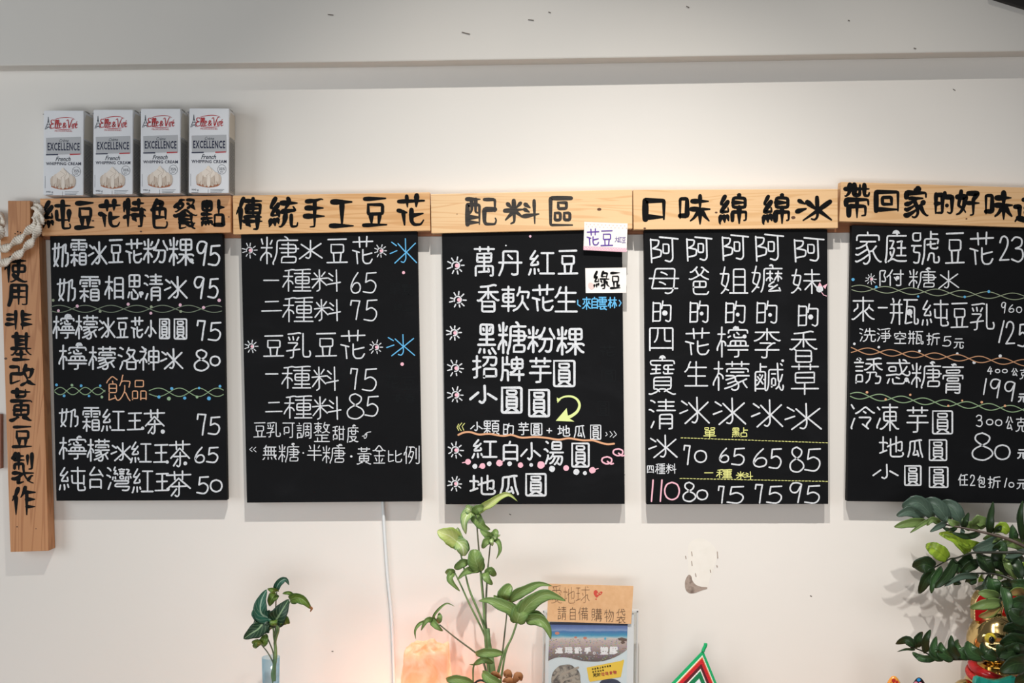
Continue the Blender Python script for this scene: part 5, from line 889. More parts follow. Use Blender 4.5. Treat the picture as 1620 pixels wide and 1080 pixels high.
# cards stuck over board 3
def card(quad, y, m_, label, name='paper_card'):
    xs = sum(q[0] for q in quad) / 4; ys = max(q[1] for q in quad)
    r = root(name, P(xs, ys, y), label, 'card')
    obj('paper', slab(quad, y, y + 0.0008, 0.0), m_, r)
    return r
PAPER = noisy('white_card', ['#ece6e2', '#f2edea'], nscale=40, rough=0.6)
yk = -0.0400
c1 = card([fE(1015, 252), fE(1300, 263), fE(1293, 452), fE(1010, 438)], yk, PAPER, 'white card with purple 花豆 over the sign and blackboard of toppings')
bd = Ink(yk - .0003); bd.poly([fE(1010, 412), fE(1294, 424), fE(1293, 451), fE(1010, 437)]); bd.build('pink_border', M['chalk_pink'], c1)
dt = Ink(yk - .0005)
for i in range(16):
    for j in range(2): a = fE(1018 + i * 18 + j * 8, 421 + i * .7 + j * 9); dt.dot(a[0], a[1], .7, n=8)
dt.build('border_dots', PAPER, c1)
dt = Ink(yk - .0003)
for i in range(11):
    for j in range(2): a = fE(1030 + i * 25 + j * 12, 268 + i * 1 + j * 16); dt.dot(a[0], a[1], .8, n=8)
dt.build('pastel_dots', mat('pastel_print', '#f0c8b4', .6), c1)
PUR = mat('purple_pen', '#5b3a9a', .5); BLU = mat('violet_pen', '#6a5a9c', .5)
ink = Ink(yk - .0006); write(ink, fE, '花1030,295,1115,410 豆1122,305,1205,415', 2.2); ink.build('lettering', PUR, c1)
ink = Ink(yk - .0006); write(ink, fE, '大1215,348,1238,385 紅1236,350,1262,388 豆1262,352,1288,392', .9); ink.build('small_lettering', BLU, c1)
yk = -0.0325
c2 = card([fE(1022, 557), fE(1292, 553), fE(1292, 718), fE(1025, 720)], yk, PAPER, 'white card with black 綠豆 on the blackboard of toppings')
ink = Ink(yk - .0006); write(ink, fE, '綠1075,575,1185,695 豆1185,580,1255,695', 2.6, brush=True); a = fE(1241, 672); ink.dot(a[0], a[1], 2.2); ink.build('lettering', M['ink'], c2)
ink = Ink(yk - .0004); ink.poly(catmull([fE(*p) for p in ((1045, 655), (1062, 652), (1078, 665), (1080, 685), (1066, 696), (1050, 690), (1040, 672))], 4, True)); ink.build('pink_print', mat('pale_pink_print', '#f2c9c4', .6), c2)

# ------------------------------------------------------------------ cream cartons on top of the first sign
CART = noisy('carton_white', ['#dfe1e6', '#e8eaee'], nscale=14, rough=0.28)
SIDE = noisy('carton_side_print', ['#8e8c86', '#a09d96'], nscale=30, rough=0.4)
GREYP = mat('carton_grey_print', '#b4b6ba', .35); NAVY = mat('navy_print', '#1c2340', .4); RED = mat('red_print', '#b52a32', .4); TEAL = mat('dark_print', '#2f3a48', .4)
CR = [mat('cream_print_%d' % i, c, .5) for i, c in enumerate(('#ddd0c3', '#cbbbac', '#b3a192', '#e8ddd1'))]
TAN = mat('biscuit_print', '#b06a44', .5); CREAM = mat('carton_side_cream', '#d8d0c2', .4)
YF = -0.064; YBK = -0.004
def make_carton():
    # built on the place of the third carton: photo pixels x 222-285, y 172-308.6
    z0 = P(0, 309.4, -0.025).z
    base = P(253.5, 309.4, (YF + YBK) / 2); base.z = z0
    r = root('cream_carton', base, 'x', 'carton', 'cream cartons standing on the first sign plank')
    bm = bmesh.new()
    x0, x1 = P(222, 0, YF).x, P(285, 0, YF).x
    h = P(0, 172, YF).z - z0
    yc = (YF + YBK) / 2; d = YBK - YF
    box(bm, ((x0 + x1) / 2, yc, z0 + h / 2), (x1 - x0, d, h))
    for v in bm.verts:     # slightly squashed paper block
        if v.co.z > z0 + h * .5: v.co.x += 0.0012 * (1 if v.co.y < yc else -1); 
    bmesh.ops.subdivide_edges(bm, edges=bm.edges[:], cuts=3, use_grid_fill=True)
    for v in bm.verts:
        t = (v.co.z - z0) / h
        if v.co.y > YF + .001 and abs(v.co.x - (x0 + x1) / 2) > (x1 - x0) * .49:
            v.co.x -= math.copysign(1, v.co.x - (x0 + x1) / 2) * 0.0016 * math.sin(math.pi * t)
    es = [e for e in bm.edges if len(e.link_faces) == 2 and e.calc_face_angle(0) > .8]
    bmesh.ops.bevel(bm, geom=es, offset=.0012, segments=2, affect='EDGES')
    obj('body', bm, CART, r)
    # folded gable seam on the top
    bm = bmesh.new(); box(bm, ((x0 + x1) / 2, yc + .006, z0 + h + .0022), (x1 - x0 - .004, .02, .0036), .0008); obj('top_seam', bm, SIDE, r)
    bm = bmesh.new()
    vs = [bm.verts.new(p) for p in ((x0 - .001, yc - .012, z0 + h + .0005), (x0 - .011, yc - .008, z0 + h - .004), (x0 - .011, yc + .008, z0 + h - .004), (x0 - .001, yc + .012, z0 + h + .0005))]
    bm.faces.new(vs); bmesh.ops.solidify(bm, geom=bm.faces[:], thickness=.0012); obj('folded_ear', bm, CART, r)
    # side print: cream top, grey small print below
    bm = bmesh.new(); box(bm, (x1 + .0001, yc, z0 + h * .335), (.0006, d - .006, h * .64)); obj('side_panel', bm, SIDE, r)
    bm = bmesh.new(); box(bm, (x1 + .0001, yc, z0 + h * .82), (.0006, d - .006, h * .30)); obj('side_panel', bm, CREAM, r)
    v = []; f = []
    for i in range(34):
        zz = z0 + h * (.04 + .58 * i / 34); a = YF + .008; b = YBK - .008 - .012 * R.random()
        s = len(v); xx = x1 + .0006
        v += [(xx, a, zz), (xx, b, zz), (xx, b, zz + .0012), (xx, a, zz + .0012)]; f.append((s, s + 1, s + 2, s + 3))
    obj('side_lettering', (v, f), TEAL, r)
    y = YF - .0004
    K = lambda px, py: (222 + (px - 900) * .2469, 172 + (py - 130) * .2469)    # close-up crop of that carton
    def t(name, body, mm, box_, sh=0.0, bo=0.0, sp=1.0):
        l, tp = K(box_[0], box_[1]); rr, b = K(box_[2], box_[3]); return text_mesh(name, body, mm, r, (l, tp, rr, b), y - .0003, sh, bo, sp)
    g = Ink(y); g.poly([K(918, 305), K(1140, 298), K(1142, 408), K(920, 414)]); g.build('grey_panel', GREYP, r)
    bl_ = Ink(y - .0004)      # script brand name, written stroke by stroke
    for q in (((972, 196), (958, 190), (950, 198), (954, 212), (966, 215), (950, 220), (945, 234), (954, 244), (972, 238)),
              ((974, 232), (984, 210), (986, 194), (980, 192), (977, 210), (977, 236), (982, 243), (988, 236)),
              ((987, 232), (997, 210), (999, 194), (993, 192), (990, 210), (990, 236), (995, 243), (1001, 236)),
              ((1002, 226), (1013, 220), (1012, 212), (1005, 212), (1001, 226), (1005, 241), (1016, 236)),
              ((1045, 241), (1029, 220), (1033, 209), (1040, 213), (1034, 222), (1025, 232), (1029, 241), (1038, 236), (1046, 223)),
              ((1048, 196), (1056, 188), (1060, 202), (1064, 241), (1077, 205), (1085, 187), (1092, 188)),
              ((1086, 214), (1084, 236), (1090, 241)), ((1094, 214), (1093, 241)), ((1093, 222), (1099, 213), (1104, 217)),
              ((1105, 228), (1114, 222), (1112, 213), (1106, 216), (1104, 230), (1108, 241), (1117, 236)), ((1109, 206), (1115, 200))):
        bl_.stroke([K(*p) for p in catmull(q, 5)], 1.15, lambda t: .75 + .6 * math.sin(math.pi * t))
    bl_.build('brand_lettering', RED, r)
    a = Ink(y - .0002)
    a.stroke([K(*p) for p in catmull([(965, 189), (1000, 179), (1040, 174), (1075, 176), (1102, 186)], 4)], .7, lambda t: .5 + 1.2 * math.sin(math.pi * t))
    a.stroke([K(*p) for p in catmull([(965, 243), (1000, 249), (1040, 251), (1075, 248), (1095, 243)], 4)], .7, lambda t: .5 + 1.2 * math.sin(math.pi * t)); a.build('brand_frame', RED, r)
    t('brand_lettering', 'PROFESSIONNEL', RED, (974, 256, 1085, 266))
    e = Ink(y - .0002)     # the little iron tower beside the name
    for q in (((932, 172), (930, 205), (912, 250)), ((932, 172), (935, 205), (952, 246)), ((924, 222), (943, 220)), ((919, 236), (948, 234)), ((919, 248), (928, 238), (938, 237), (945, 247)), ((928, 200), (937, 200))): e.stroke([K(*p) for p in q], .75)
    e.build('tower_emblem', TEAL, r)
    t('product_lettering', 'Crème', TEAL, (1003, 312, 1062, 332), .4); t('product_lettering', 'EXCELLENCE', NAVY, (928, 336, 1132, 386), 0, .024, 1.12)
    a = Ink(y - .0003); a.poly([K(918, 410), K(995, 408), K(995, 416), K(918, 417)]); a.build('flag_stripe', NAVY, r)
    a = Ink(y - .0003); a.poly([K(1069, 407), K(1137, 405), K(1137, 412), K(1069, 415)]); a.build('flag_stripe', RED, r)
    t('product_lettering', 'French', TEAL, (978, 425, 1074, 454), .4, .008); t('product_lettering', 'WHIPPING CREAM', NAVY, (918, 460, 1140, 480), 0, .012, 1.1)
    # picture of piped cream on a biscuit
    b0 = Ink(y); x, z = K(1026, 606); b0.dot(x, z, 19.5, 7.6); b0.build('biscuit_picture', TAN, r)
    pc = [Ink(y - .0004 - .0002 * i) for i in range(4)]
    for i, (cx, cz, rx, rz, k) in enumerate(((962, 582, 17, 34, 1), (1090, 582, 17, 34, 1), (980, 578, 20, 42, 0), (1072, 578, 20, 42, 0), (1003, 585, 17, 46, 1), (1050, 585, 17, 46, 1), (1026, 588, 15, 48, 3), (1026, 545, 42, 30, 0), (1026, 530, 26, 22, 3), (1024, 512, 11, 16, 0))):
        x, z = K(cx, cz); pc[[0, 0, 1, 1, 2, 2, 3, 3, 3, 3][i] if i < 7 else 3].dot(x, z, rx * .2469, rz * .2469)
        if i < 7 and i > 1: pass
    for q, c in zip(pc, (CR[1], CR[0], CR[1], CR[3])): q.build('cream_picture', c, r)
    a = Ink(y - .0012); a.stroke([K(*p) for p in ((1010, 520), (1040, 538), (1012, 560))], .5); a.stroke([K(*p) for p in ((1040, 510), (1050, 535), (1034, 560))], .5)
    for cx in (992, 1015, 1037, 1060): a.stroke([K(cx, 560), K(cx + (cx - 1026) * .25, 625)], .5)
    for cx, cz, rx, rz in ((962, 585, 16, 32), (1090, 585, 16, 32), (985, 588, 18, 38), (1067, 588, 18, 38), (1026, 592, 18, 42)):
        a.stroke([K(cx + rx * math.cos(.3 + i * .27), cz + rz * math.sin(.3 + i * .27) * .98) for i in range(10)], .55)
    a.build('cream_picture', CR[2], r)
    a = Ink(y - .0002)
    c = K(1111, 520); a.stroke([(c[0] + 6.6 * math.cos(i * .21), c[1] + 7.4 * math.sin(i * .21)) for i in range(31)], .45); a.build('seal_ring', TEAL, r)
    t('seal_lettering', '35%', TEAL, (1093, 508, 1130, 526)); t('seal_lettering', 'FAT', TEAL, (1101, 532, 1120, 541))
    t('small_lettering', '990 g', TEAL, (918, 645, 962, 660)); 
    a = Ink(y - .0002)
    for i in range(3): a.stroke([K(1038, 650 + i * 9), K(1125 - i * 8, 648 + i * 9)], .55)
    a.stroke([K(1023, 648), K(1023, 680)], .4); a.stroke([K(918, 670), K(960, 668)], .55); a.stroke([K(912, 548), K(912, 628)], .35)
    a.build('small_lettering', TEAL, r)
    return r, base
def dup(r, loc, rz, label):
    c = r.copy(); C.objects.link(c); c.location = loc; c.rotation_euler.z = rz; c['label'] = label
    for ch in [o for o, p in bpy_par if p == r]:
        k = ch.copy(); C.objects.link(k); k.parent = c; k.matrix_parent_inverse = Matrix.Translation(-base0)
    return c
cart, base0 = make_carton()
CL = ['leftmost cream carton on the sign plank, standing lowest', 'second cream carton from the left, ragged folded top', 'third cream carton from the left, between two others', 'rightmost cream carton of the four, its printed side in view']
cart['label'] = CL[2]
def at(px, py): q = P(px, 309.4, (YF + YBK) / 2); q.z = P(0, py, -0.025).z; return q
dup(cart, at(101.5, 312.2), math.radians(1.0), CL[0]); dup(cart, at(179.5, 310.8), math.radians(-.5), CL[1]); 
dup(cart, at(329, 308.8), math.radians(.8), CL[3])

# ------------------------------------------------------------------ macrame rope round the upright plank
ROPE = noisy('cotton_rope', ['#d8ccbc', '#ece4d8', '#c2b4a2'], scale=(1, 1, 1), nscale=120, rough=0.85, bump=0.4)
rp = root('macrame_rope', P(40, 330, -.05), 'twisted cream cotton rope looped round the neck of the upright plank', 'rope')
def rope(pts, r):
    q = catmull(pts, 14); W = [P(x, z, y) for x, z, y in q]
    # flat spiral-knotted cord: elliptical section that turns along the length, with knot ridges
    bm = bmesh.new(); rings = []; L = 0.0; n = 12
    res = []
    for a, b in zip(W, W[1:]):
        for k in range(3): res.append(a.lerp(b, k / 3))
    res.append(W[-1])
    for i, p in enumerate(res):
        if i: L += (p - res[i - 1]).length
        d = (res[min(i + 1, len(res) - 1)] - res[max(i - 1, 0)]).normalized()
        s = d.cross(Vector((0, 1, 0))).normalized(); u = s.cross(d).normalized()
        tw = L * 85; rid = 1 + .10 * math.sin(L * 1250)
        ring = []
        for k in range(n):
            a = 2 * math.pi * k / n
            ex, ey = math.cos(a) * r * 1.0 * rid, math.sin(a) * r * .48 * rid
            ring.append(bm.verts.new(p + s * (ex * math.cos(tw) - ey * math.sin(tw)) + u * (ex * math.sin(tw) + ey * math.cos(tw))))
        rings.append(ring)
    for a, b in zip(rings, rings[1:]):
        for k in range(n): bm.faces.new((a[k], a[(k + 1) % n], b[(k + 1) % n], b[k]))
    bm.faces.new(rings[0][::-1]); bm.faces.new(rings[-1]); bmesh.ops.recalc_face_normals(bm, faces=bm.faces)
    return bm
r9 = 6.6 * S
obj('rope_strand', rope([(-40, 392, -.055), (-12, 396, -.054), (8, 393, -.054), (24, 383, -.054), (38, 372, -.053), (50, 360, -.052), (57, 348, -.044), (56.5, 338, -.030)], r9), ROPE, rp, True)
obj('rope_strand', rope([(-40, 428, -.055), (-8, 421, -.054), (12, 413, -.053), (29, 403, -.053), (42, 391, -.053), (53, 378, -.055), (60, 362, -.056), (62, 345, -.050), (58, 333, -.040), (56, 327, -.026)], r9), ROPE, rp, True)
obj('rope_strand', rope([(-30, 352, -.020), (-10, 348, -.022), (0, 360, -.030), (1, 369, -.042), (-4, 380, -.050)], r9 * .95), ROPE, rp, True)
obj('rope_strand', rope([(-30, 340, -.016), (-8, 338, -.018), (3, 341, -.022), (4, 352, -.020), (-3, 364, -.022)], r9 * .8), ROPE, rp, True)
obj('rope_strand', rope([(54, 322, -.018), (59, 324, -.026), (64, 332, -.044), (66.5, 345, -.052), (64, 354, -.054)], r9 * .8), ROPE, rp, True)

# ------------------------------------------------------------------ white cable
CAB = mat('white_cable', '#dfe4e6', .35)
q = catmull([(604, 780, -.006), (606, 800, -.006), (609, 850, -.006), (613, 910, -.006), (619, 970, -.006), (622, 1030, -.006), (624, 1110, -.006), (625, 1196, -.006)], 6)
cb = recenter(obj('power_cable', tube([P(x, z, y) for x, z, y in q], 2.6 * S, 8), CAB, None, True))
tag(cb, 'white cable running down the wall from under the second blackboard', 'cable')

# ------------------------------------------------------------------ salt lamp
def salt():
    m = bpy.data.materials.new('glowing_salt_crystal'); m.use_nodes = True
    n, l = m.node_tree.nodes, m.node_tree.links; b = n['Principled BSDF']
    b.inputs['Roughness'].default_value = .3
    tc = n.new('ShaderNodeTexCoord'); t = n.new('ShaderNodeTexNoise'); t.inputs['Scale'].default_value = 22; t.inputs['Detail'].default_value = 5; t.inputs['Distortion'].default_value = 1.2
    l.new(tc.outputs['Object'], t.inputs['Vector'])
    r = n.new('ShaderNodeValToRGB'); e = r.color_ramp.elements
    e[0].position = .35; e[0].color = lin('#f8ba98'); e[1].position = .68; e[1].color = lin('#fcdcd0')
    l.new(t.outputs['Fac'], r.inputs[0]); l.new(r.outputs[0], b.inputs['Base Color'])
    tr = n.new('ShaderNodeBsdfTranslucent'); l.new(r.outputs[0], tr.inputs[0])
    ms = n.new('ShaderNodeMixShader'); ms.inputs[0].default_value = .6
    l.new(b.outputs[0], ms.inputs[1]); l.new(tr.outputs[0], ms.inputs[2]); l.new(ms.outputs[0], n['Material Output'].inputs[0])
    bp = n.new('ShaderNodeBump'); bp.inputs['Strength'].default_value = .5; bp.inputs['Distance'].default_value = .006
    l.new(t.outputs['Fac'], bp.inputs['Height']); l.new(bp.outputs[0], b.inputs['Normal'])
    return m
SALT = salt()
LY = -.13
lp = root('salt_lamp', Vector((P(674, 0, LY).x, LY, ZT)), 'glowing orange rough salt crystal lamp by the white cable', 'lamp')
bm = bmesh.new(); bmesh.ops.create_icosphere(bm, subdivisions=5, radius=1.0)
xc = P(674, 0, LY).x; ztop = P(0, 1014, LY).z; zb = ZT + .028; wpx = 41 * S * (D + LY) / D
for v in bm.verts:
    c = v.co.copy()
    # boxy block: push the sphere towards a rounded cube, then carve
    mx = max(abs(c.x), abs(c.y), abs(c.z)); cu = c / mx; c = c.lerp(cu, .62)
    nz = noise.noise(c * 1.6 + Vector((3, 1, 7))) * .13 + noise.noise(c * 4.5) * .05 + noise.noise(c * 10) * .02
    c *= 1 + nz
    wv = 1.0 - .09 * (c.z > 0) * c.z
    v.co = Vector((xc + c.x * wpx * wv, LY + c.y * .052, (ztop + zb) / 2 + c.z * (ztop - zb) / 2 + (.004 * c.x if c.z > 0 else 0)))
obj('crystal', bm, SALT, lp, True)
bm = bmesh.new(); box(bm, (xc, LY, ZT + .014), (.11, .1, .028), .004); obj('lamp_base', bm, M['rail'], lp)
bl = bpy.data.lights.new('lamp_bulb', 'POINT'); bl.energy = 1.6; bl.color = (1.0, .84, .60); bl.shadow_soft_size = .02
bo = bpy.data.objects.new('lamp_bulb', bl); bo.location = (xc - .012, LY, zb + .055); C.objects.link(bo)

# ------------------------------------------------------------------ arrowhead plant in its pot
LF = leafmat('arrowhead_leaf_green', '#84a05a', '#5f8042', '#aac384', .03, .4)
LF2 = leafmat('arrowhead_leaf_variegated', '#b4c982', '#648c52', '#dfe8c4', .10, .4, .25)
LF3 = leafmat('arrowhead_leaf_lime', '#cdd888', '#9fb957', '#e6ecb8', .05, .4)
STM = noisy('green_stem', ['#5f7a4a', '#7d9560'], nscale=60, rough=.5)
STD = noisy('dark_stem', ['#4f5a3e', '#6d6a55'], nscale=60, rough=.5)
DRY = noisy('dry_leaf', ['#8c5a36', '#b07a4c'], nscale=50, rough=.7)
ap = root('arrowhead_plant', Vector((P(782, 0, -.17).x, -.17, ZT)), 'tall arrowhead plant with pale variegated leaves in front of the third blackboard', 'plant')
bp_ = P(782, 0, -.17)
hp = P(0, 1100, -.17).z - ZT
POT = noisy('terracotta_pot', ['#b56a48', '#c47a56'], nscale=20, rough=.7)
obj('pot', lathe([(.0, .004), (.05, .004), (.066, hp - .02), (.072, hp - .02), (.072, hp), (.064, hp), (.062, hp - .015), (0, hp - .015)], (bp_.x, -.17, ZT)), POT, ap, True)
SOIL = noisy('soil', ['#3a2a20', '#4a382a'], nscale=80, rough=.9)
obj('soil', lathe([(0, hp - .012), (.062, hp - .012), (.062, hp - .02), (0, hp - .02)], (bp_.x, -.17, ZT), 20), SOIL, ap)
k1 = lambda x, y, d: (680 + x * .1389, 770 + y * .1389, d)
def kk(x0, y0, s): return lambda *p: [(x0 + a * s, y0 + b * s) for a, b in p]
g1 = kk(620, 770, 280 / 975); g2 = kk(680, 770, 140 / 1008); g3 = kk(740, 900, 1 / 6); g4 = kk(640, 920, 120 / 926)
def st(g, pts, d0, d1, r0=2.2, r1=1.4, m_=None):
    q = g(*pts); n = len(q)
    stem('stem', m_ or STM, ap, [(x, z, d0 + (d1 - d0) * i / (n - 1)) for i, (x, z) in enumerate(q)], r0, r1)
base = [(565, 1100)]
st(g1, [(560, 1120), (545, 1000), (522, 800), (492, 480), (478, 330), (463, 150)], -.17, -.13, 2.4, 1.0, STD)
st(g1, [(562, 1120), (538, 950), (516, 800), (522, 560), (530, 440), (543, 310)], -.17, -.15, 2.2, 1.0, STD)
st(g1, [(556, 1120), (540, 980), (508, 770), (432, 580), (405, 480), (380, 372)], -.17, -.16, 2.4, 1.1)
st(g1, [(552, 1120), (535, 960), (516, 830), (430, 650), (375, 530), (345, 470)], -.17, -.15, 2.0, 1.0)
st(g1, [(548, 1120), (520, 900), (505, 650), (492, 520), (488, 465)], -.17, -.155, 2.2, 1.2)
st(g1, [(560, 1120), (556, 1020), (545, 930), (534, 860), (528, 780)], -.172, -.168, 5.2, 3.0)
st(g1, [(540, 1120), (515, 1000), (495, 945), (460, 912), (350, 830), (262, 758)], -.17, -.18, 2.0, .9, STD)
st(g1, [(565, 1120), (578, 1040), (606, 930), (622, 800), (634, 690)], -.17, -.16, 1.8, 1.0, STD)
st(g1, [(570, 1120), (585, 1030), (615, 920), (660, 830), (690, 742)], -.17, -.18, 2.0, 1.5)
st(g1, [(590, 1120), (604, 1040), (625, 920), (650, 850)], -.17, -.178, 1.8, 1.3)
def lf(g, pts, w, m_=None, d=-.15, d1=None, **k): return leaf('leaf', m_ or LF, ap, g(*pts), w, d, d1, **k)
# crown of the tallest stem
lf(g2, [(540, 300), (610, 225), (690, 185), (800, 110), (900, 85), (1000, 165)], 12.5, LF3, -.13, -.15, shape='lance', fold=.5)
lf(g2, [(505, 280), (440, 300), (395, 400), (412, 540)], 17, LF2, -.13, -.15, shape='lobe', roll=.35)
lf(g2, [(495, 300), (540, 380), (600, 450), (690, 488)], 16, LF, -.125, -.12, shape='lobe', roll=-.3)
lf(g2, [(500, 310), (540, 250), (612, 238)], 12, LF, -.13, -.14, shape='round')
lf(g2, [(500, 285), (455, 260), (405, 232)], 13, LF2, -.13, -.14, shape='round')
# pale leaf on the left
lf(g2, [(335, 645), (230, 560), (150, 530), (85, 500)], 25, LF3, -.16, -.18, shape='lobe', roll=.2)
lf(g2, [(325, 640), (335, 560), (310, 465)], 12, LF2, -.162, -.15, shape='ovate', roll=-.4)
lf(g2, [(300, 610), (370, 680), (385, 785)], 20, LF2, -.163, -.17, shape='ovate')
lf(g2, [(330, 640), (385, 620), (425, 690), (410, 740)], 12, LF, -.16, -.15, shape='ovate', roll=.4)
# star leaf
lf(g2, [(695, 590), (650, 540), (570, 490)], 13, LF, -.15, -.16, shape='lobe')
lf(g2, [(690, 590), (735, 540), (760, 482)], 12, LF, -.15, -.15, shape='ovate')
lf(g2, [(695, 600), (640, 625), (600, 700)], 11, LF, -.152, -.16, shape='ovate')
lf(g2, [(700, 595), (750, 570), (806, 545)], 6, LF2, -.152, -.15, shape='lance')
lf(g2, [(720, 595), (780, 620), (800, 720), (755, 822)], 8, LF, -.15, -.16, shape='lance', fold=.6)
lf(g2, [(695, 585), (705, 625), (712, 672)], 6, LF2, -.155, -.16, shape='ovate')
# middle leaves
lf(g2, [(575, 960), (520, 840), (510, 712)], 23, LF, -.155, -.165, shape='round', roll=.15)
lf(g2, [(570, 935), (470, 940), (390, 980), (310, 1062)], 11, LF, -.156, -.17, shape='lance')
lf(g2, [(575, 955), (590, 880), (612, 850)], 8, LF, -.156, -.15)
lf(g2, [(440, 860), (370, 868), (285, 935)], 12, LF, -.155, -.15, shape='round')
lf(g2, [(640, 985), (690, 950), (745, 1015)], 11, LF, -.153, -.15, shape='round')
lf(g2, [(630, 970), (650, 1040), (712, 1112)], 11, LF, -.154, -.165, shape='ovate')
lf(g1, [(345, 470), (320, 465), (298, 478)], 9, LF, -.15, -.15, shape='round')
lf(g1, [(335, 468), (320, 510), (375, 575)], 10, LF, -.152, -.16, shape='lobe')
# big leaf on the right
lf(g3, [(390, 305), (470, 235), (560, 190), (680, 140), (800, 160)], 15, LF, -.17, -.19, shape='lance')
lf(g3, [(348, 300), (345, 230), (410, 148)], 18, LF, -.165, -.17, shape='round')
lf(g3, [(470, 505), (540, 380), (620, 300), (730, 245), (830, 258), (930, 302)], 21, LF, -.18, -.2, shape='lance', fold=.25)
lf(g3, [(468, 500), (420, 390), (300, 330), (200, 295), (100, 302)], 17, LF, -.18, -.19, shape='lance', roll=.2)
lf(g3, [(465, 510), (500, 400), (560, 285)], 24, LF, -.182, -.17, shape='ovate')
lf(g3, [(540, 480), (660, 470), (750, 540), (790, 668)], 18, LF, -.178, -.2, shape='lance', fold=.5)
lf(g3, [(590, 460), (650, 420), (740, 470)], 10, LF, -.176, -.18, shape='ovate')
lf(g3, [(345, 300), (290, 285), (245, 250)], 8, LF, -.166, -.165)
lf(g3, [(345, 310), (400, 335), (470, 350)], 8, LF, -.165, -.16)
# low leaves and the hanging bits
lf(g3, [(75, 805), (190, 790), (335, 798)], 13, LF, -.2, -.21, shape='round')
lf(g3, [(60, 905), (150, 860), (242, 892)], 8.5, LF, -.2, -.2, shape='round')
lf(g3, [(140, 978), (210, 1040), (320, 1090)], 14, LF, -.21, -.22, shape='round')
lf(g1, [(300, 1062), (370, 1060), (450, 1080)], 13, LF, -.22, -.22, shape='round')
st(g3, [(60, 905), (50, 960), (52, 1100)], -.2, -.19, 1.4, 1.2)
lf(g3, [(60, 905), (40, 905), (15, 903)], 2, LF, -.2, -.2, shape='lance')
lf(g4, [(395, 480), (355, 420), (430, 320), (520, 262), (612, 302)], 4.6, LF, -.18, -.19, shape='lance', fold=.7)
lf(g4, [(330, 470), (200, 500), (130, 590), (138, 702)], 5.5, LF, -.18, -.19, shape='lance', fold=.6)
lf(g4, [(350, 465), (270, 470), (200, 596)], 8, LF, -.182, -.19, shape='lobe')
lf(g4, [(330, 470), (390, 540), (468, 602)], 9.5, LF, -.182, -.19, shape='lobe')
lf(g4, [(400, 500), (430, 440), (420, 378)], 8, LF, -.18, -.185)
def dry(pts, w): leaf('dry_leaf', DRY, ap, g3(*pts), w, -.2, -.19, shape='round', curl=.8)
dry([(220, 1000), (260, 1000), (320, 1040)], 8); dry([(345, 1010), (380, 1000), (400, 1060)], 12); dry([(440, 1080), (480, 1020), (510, 1060)], 12); dry([(330, 1070), (390, 1060), (460, 1090)], 9)
q = catmull([g3((60, 1090))[0] + (-.21,), g3((95, 1060))[0] + (-.21,), g3((135, 1055))[0] + (-.21,), g3((175, 1075))[0] + (-.21,), g3((195, 1110))[0] + (-.2,)], 6)
obj('wire_hoop', tube([P(x, z, y) for x, z, y in q], 1.5 * S, 8), mat('black_wire', '#15130f', .4), ap, True)

# ------------------------------------------------------------------ glass vase with a cutting
VY = -.12
def thin_glass(name, tint, edge, gloss=.10):
    """thin clear wall: light passes with a tint that deepens at grazing angles, plus a reflection"""
    m = bpy.data.materials.new(name); m.use_nodes = True
    n, l = m.node_tree.nodes, m.node_tree.links
    n.remove(n['Principled BSDF'])
    lw = n.new('ShaderNodeLayerWeight'); lw.inputs[0].default_value = .5
    mx = n.new('ShaderNodeMixRGB'); mx.inputs[1].default_value = lin(tint); mx.inputs[2].default_value = lin(edge)
    l.new(lw.outputs['Facing'], mx.inputs[0])
    t = n.new('ShaderNodeBsdfTransparent'); l.new(mx.outputs[0], t.inputs[0])
    g = n.new('ShaderNodeBsdfGlossy'); g.inputs['Roughness'].default_value = .03
    f = n.new('ShaderNodeMath'); f.operation = 'POWER'; f.inputs[1].default_value = 5.0; l.new(lw.outputs['Facing'], f.inputs[0])
    f2 = n.new('ShaderNodeMath'); f2.operation = 'MULTIPLY_ADD'; f2.inputs[1].default_value = .5; f2.inputs[2].default_value = .03; l.new(f.outputs[0], f2.inputs[0])
    ms = n.new('ShaderNodeMixShader'); l.new(f2.outputs[0], ms.inputs[0]); l.new(t.outputs[0], ms.inputs[1]); l.new(g.outputs[0], ms.inputs[2])
    l.new(ms.outputs[0], n['Material Output'].inputs[0])
    return m
vz = P(0, 1039, VY).z - ZT; vx = P(428.5, 0, VY).x; s9 = S * (D + VY) / D
va = root('glass_vase', Vector((vx, VY, ZT)), 'slim pale blue glass vase holding the dark-leaved cutting', 'vase')
rt = 14.2 * s9; rb = 9.6 * s9
obj('vessel', lathe([(0, .001), (rb, .001), (rt, vz), (rt - .0012, vz), (rb - .0012, .008), (0, .008)], (vx, VY, ZT), 40), thin_glass('pale_blue_glass', '#f6fbfd', '#d2e9f4'), va, True)
DK = leafmat('dark_arrowhead_leaf', '#24452f', '#1c3524', '#93b088', .09, .4)
DKT = leafmat('teal_arrowhead_leaf', '#336a58', '#27513f', '#a9c6b0', .09, .35)
DKL = leafmat('olive_arrowhead_leaf', '#6c8a34', '#45652a', '#a6bf78', .05, .4)
cu_ = root('arrowhead_cutting', Vector((vx, VY, ZT + .012)), 'small cutting with dark arrow leaves and pale midribs in the glass vase', 'plant')
g5 = kk(360, 900, 1 / 6)
def cl(pts, w, m_, d=-.12, d1=None, **k): leaf('leaf', m_, cu_, g5(*pts), w * 1.15, d, d1, **k)
def cs(pts, r0, r1, m_=STM): 
    q = g5(*pts); stem('stem', m_, cu_, [(x, z, VY) for x, z in q], r0, r1)
cl([(468, 212), (430, 200), (378, 188)], 8, DKL, -.122, -.13, shape='lobe'); cl([(455, 205), (490, 130), (550, 95), (584, 152)], 9.5, DKT, -.122, -.13, shape='lance', fold=.5)
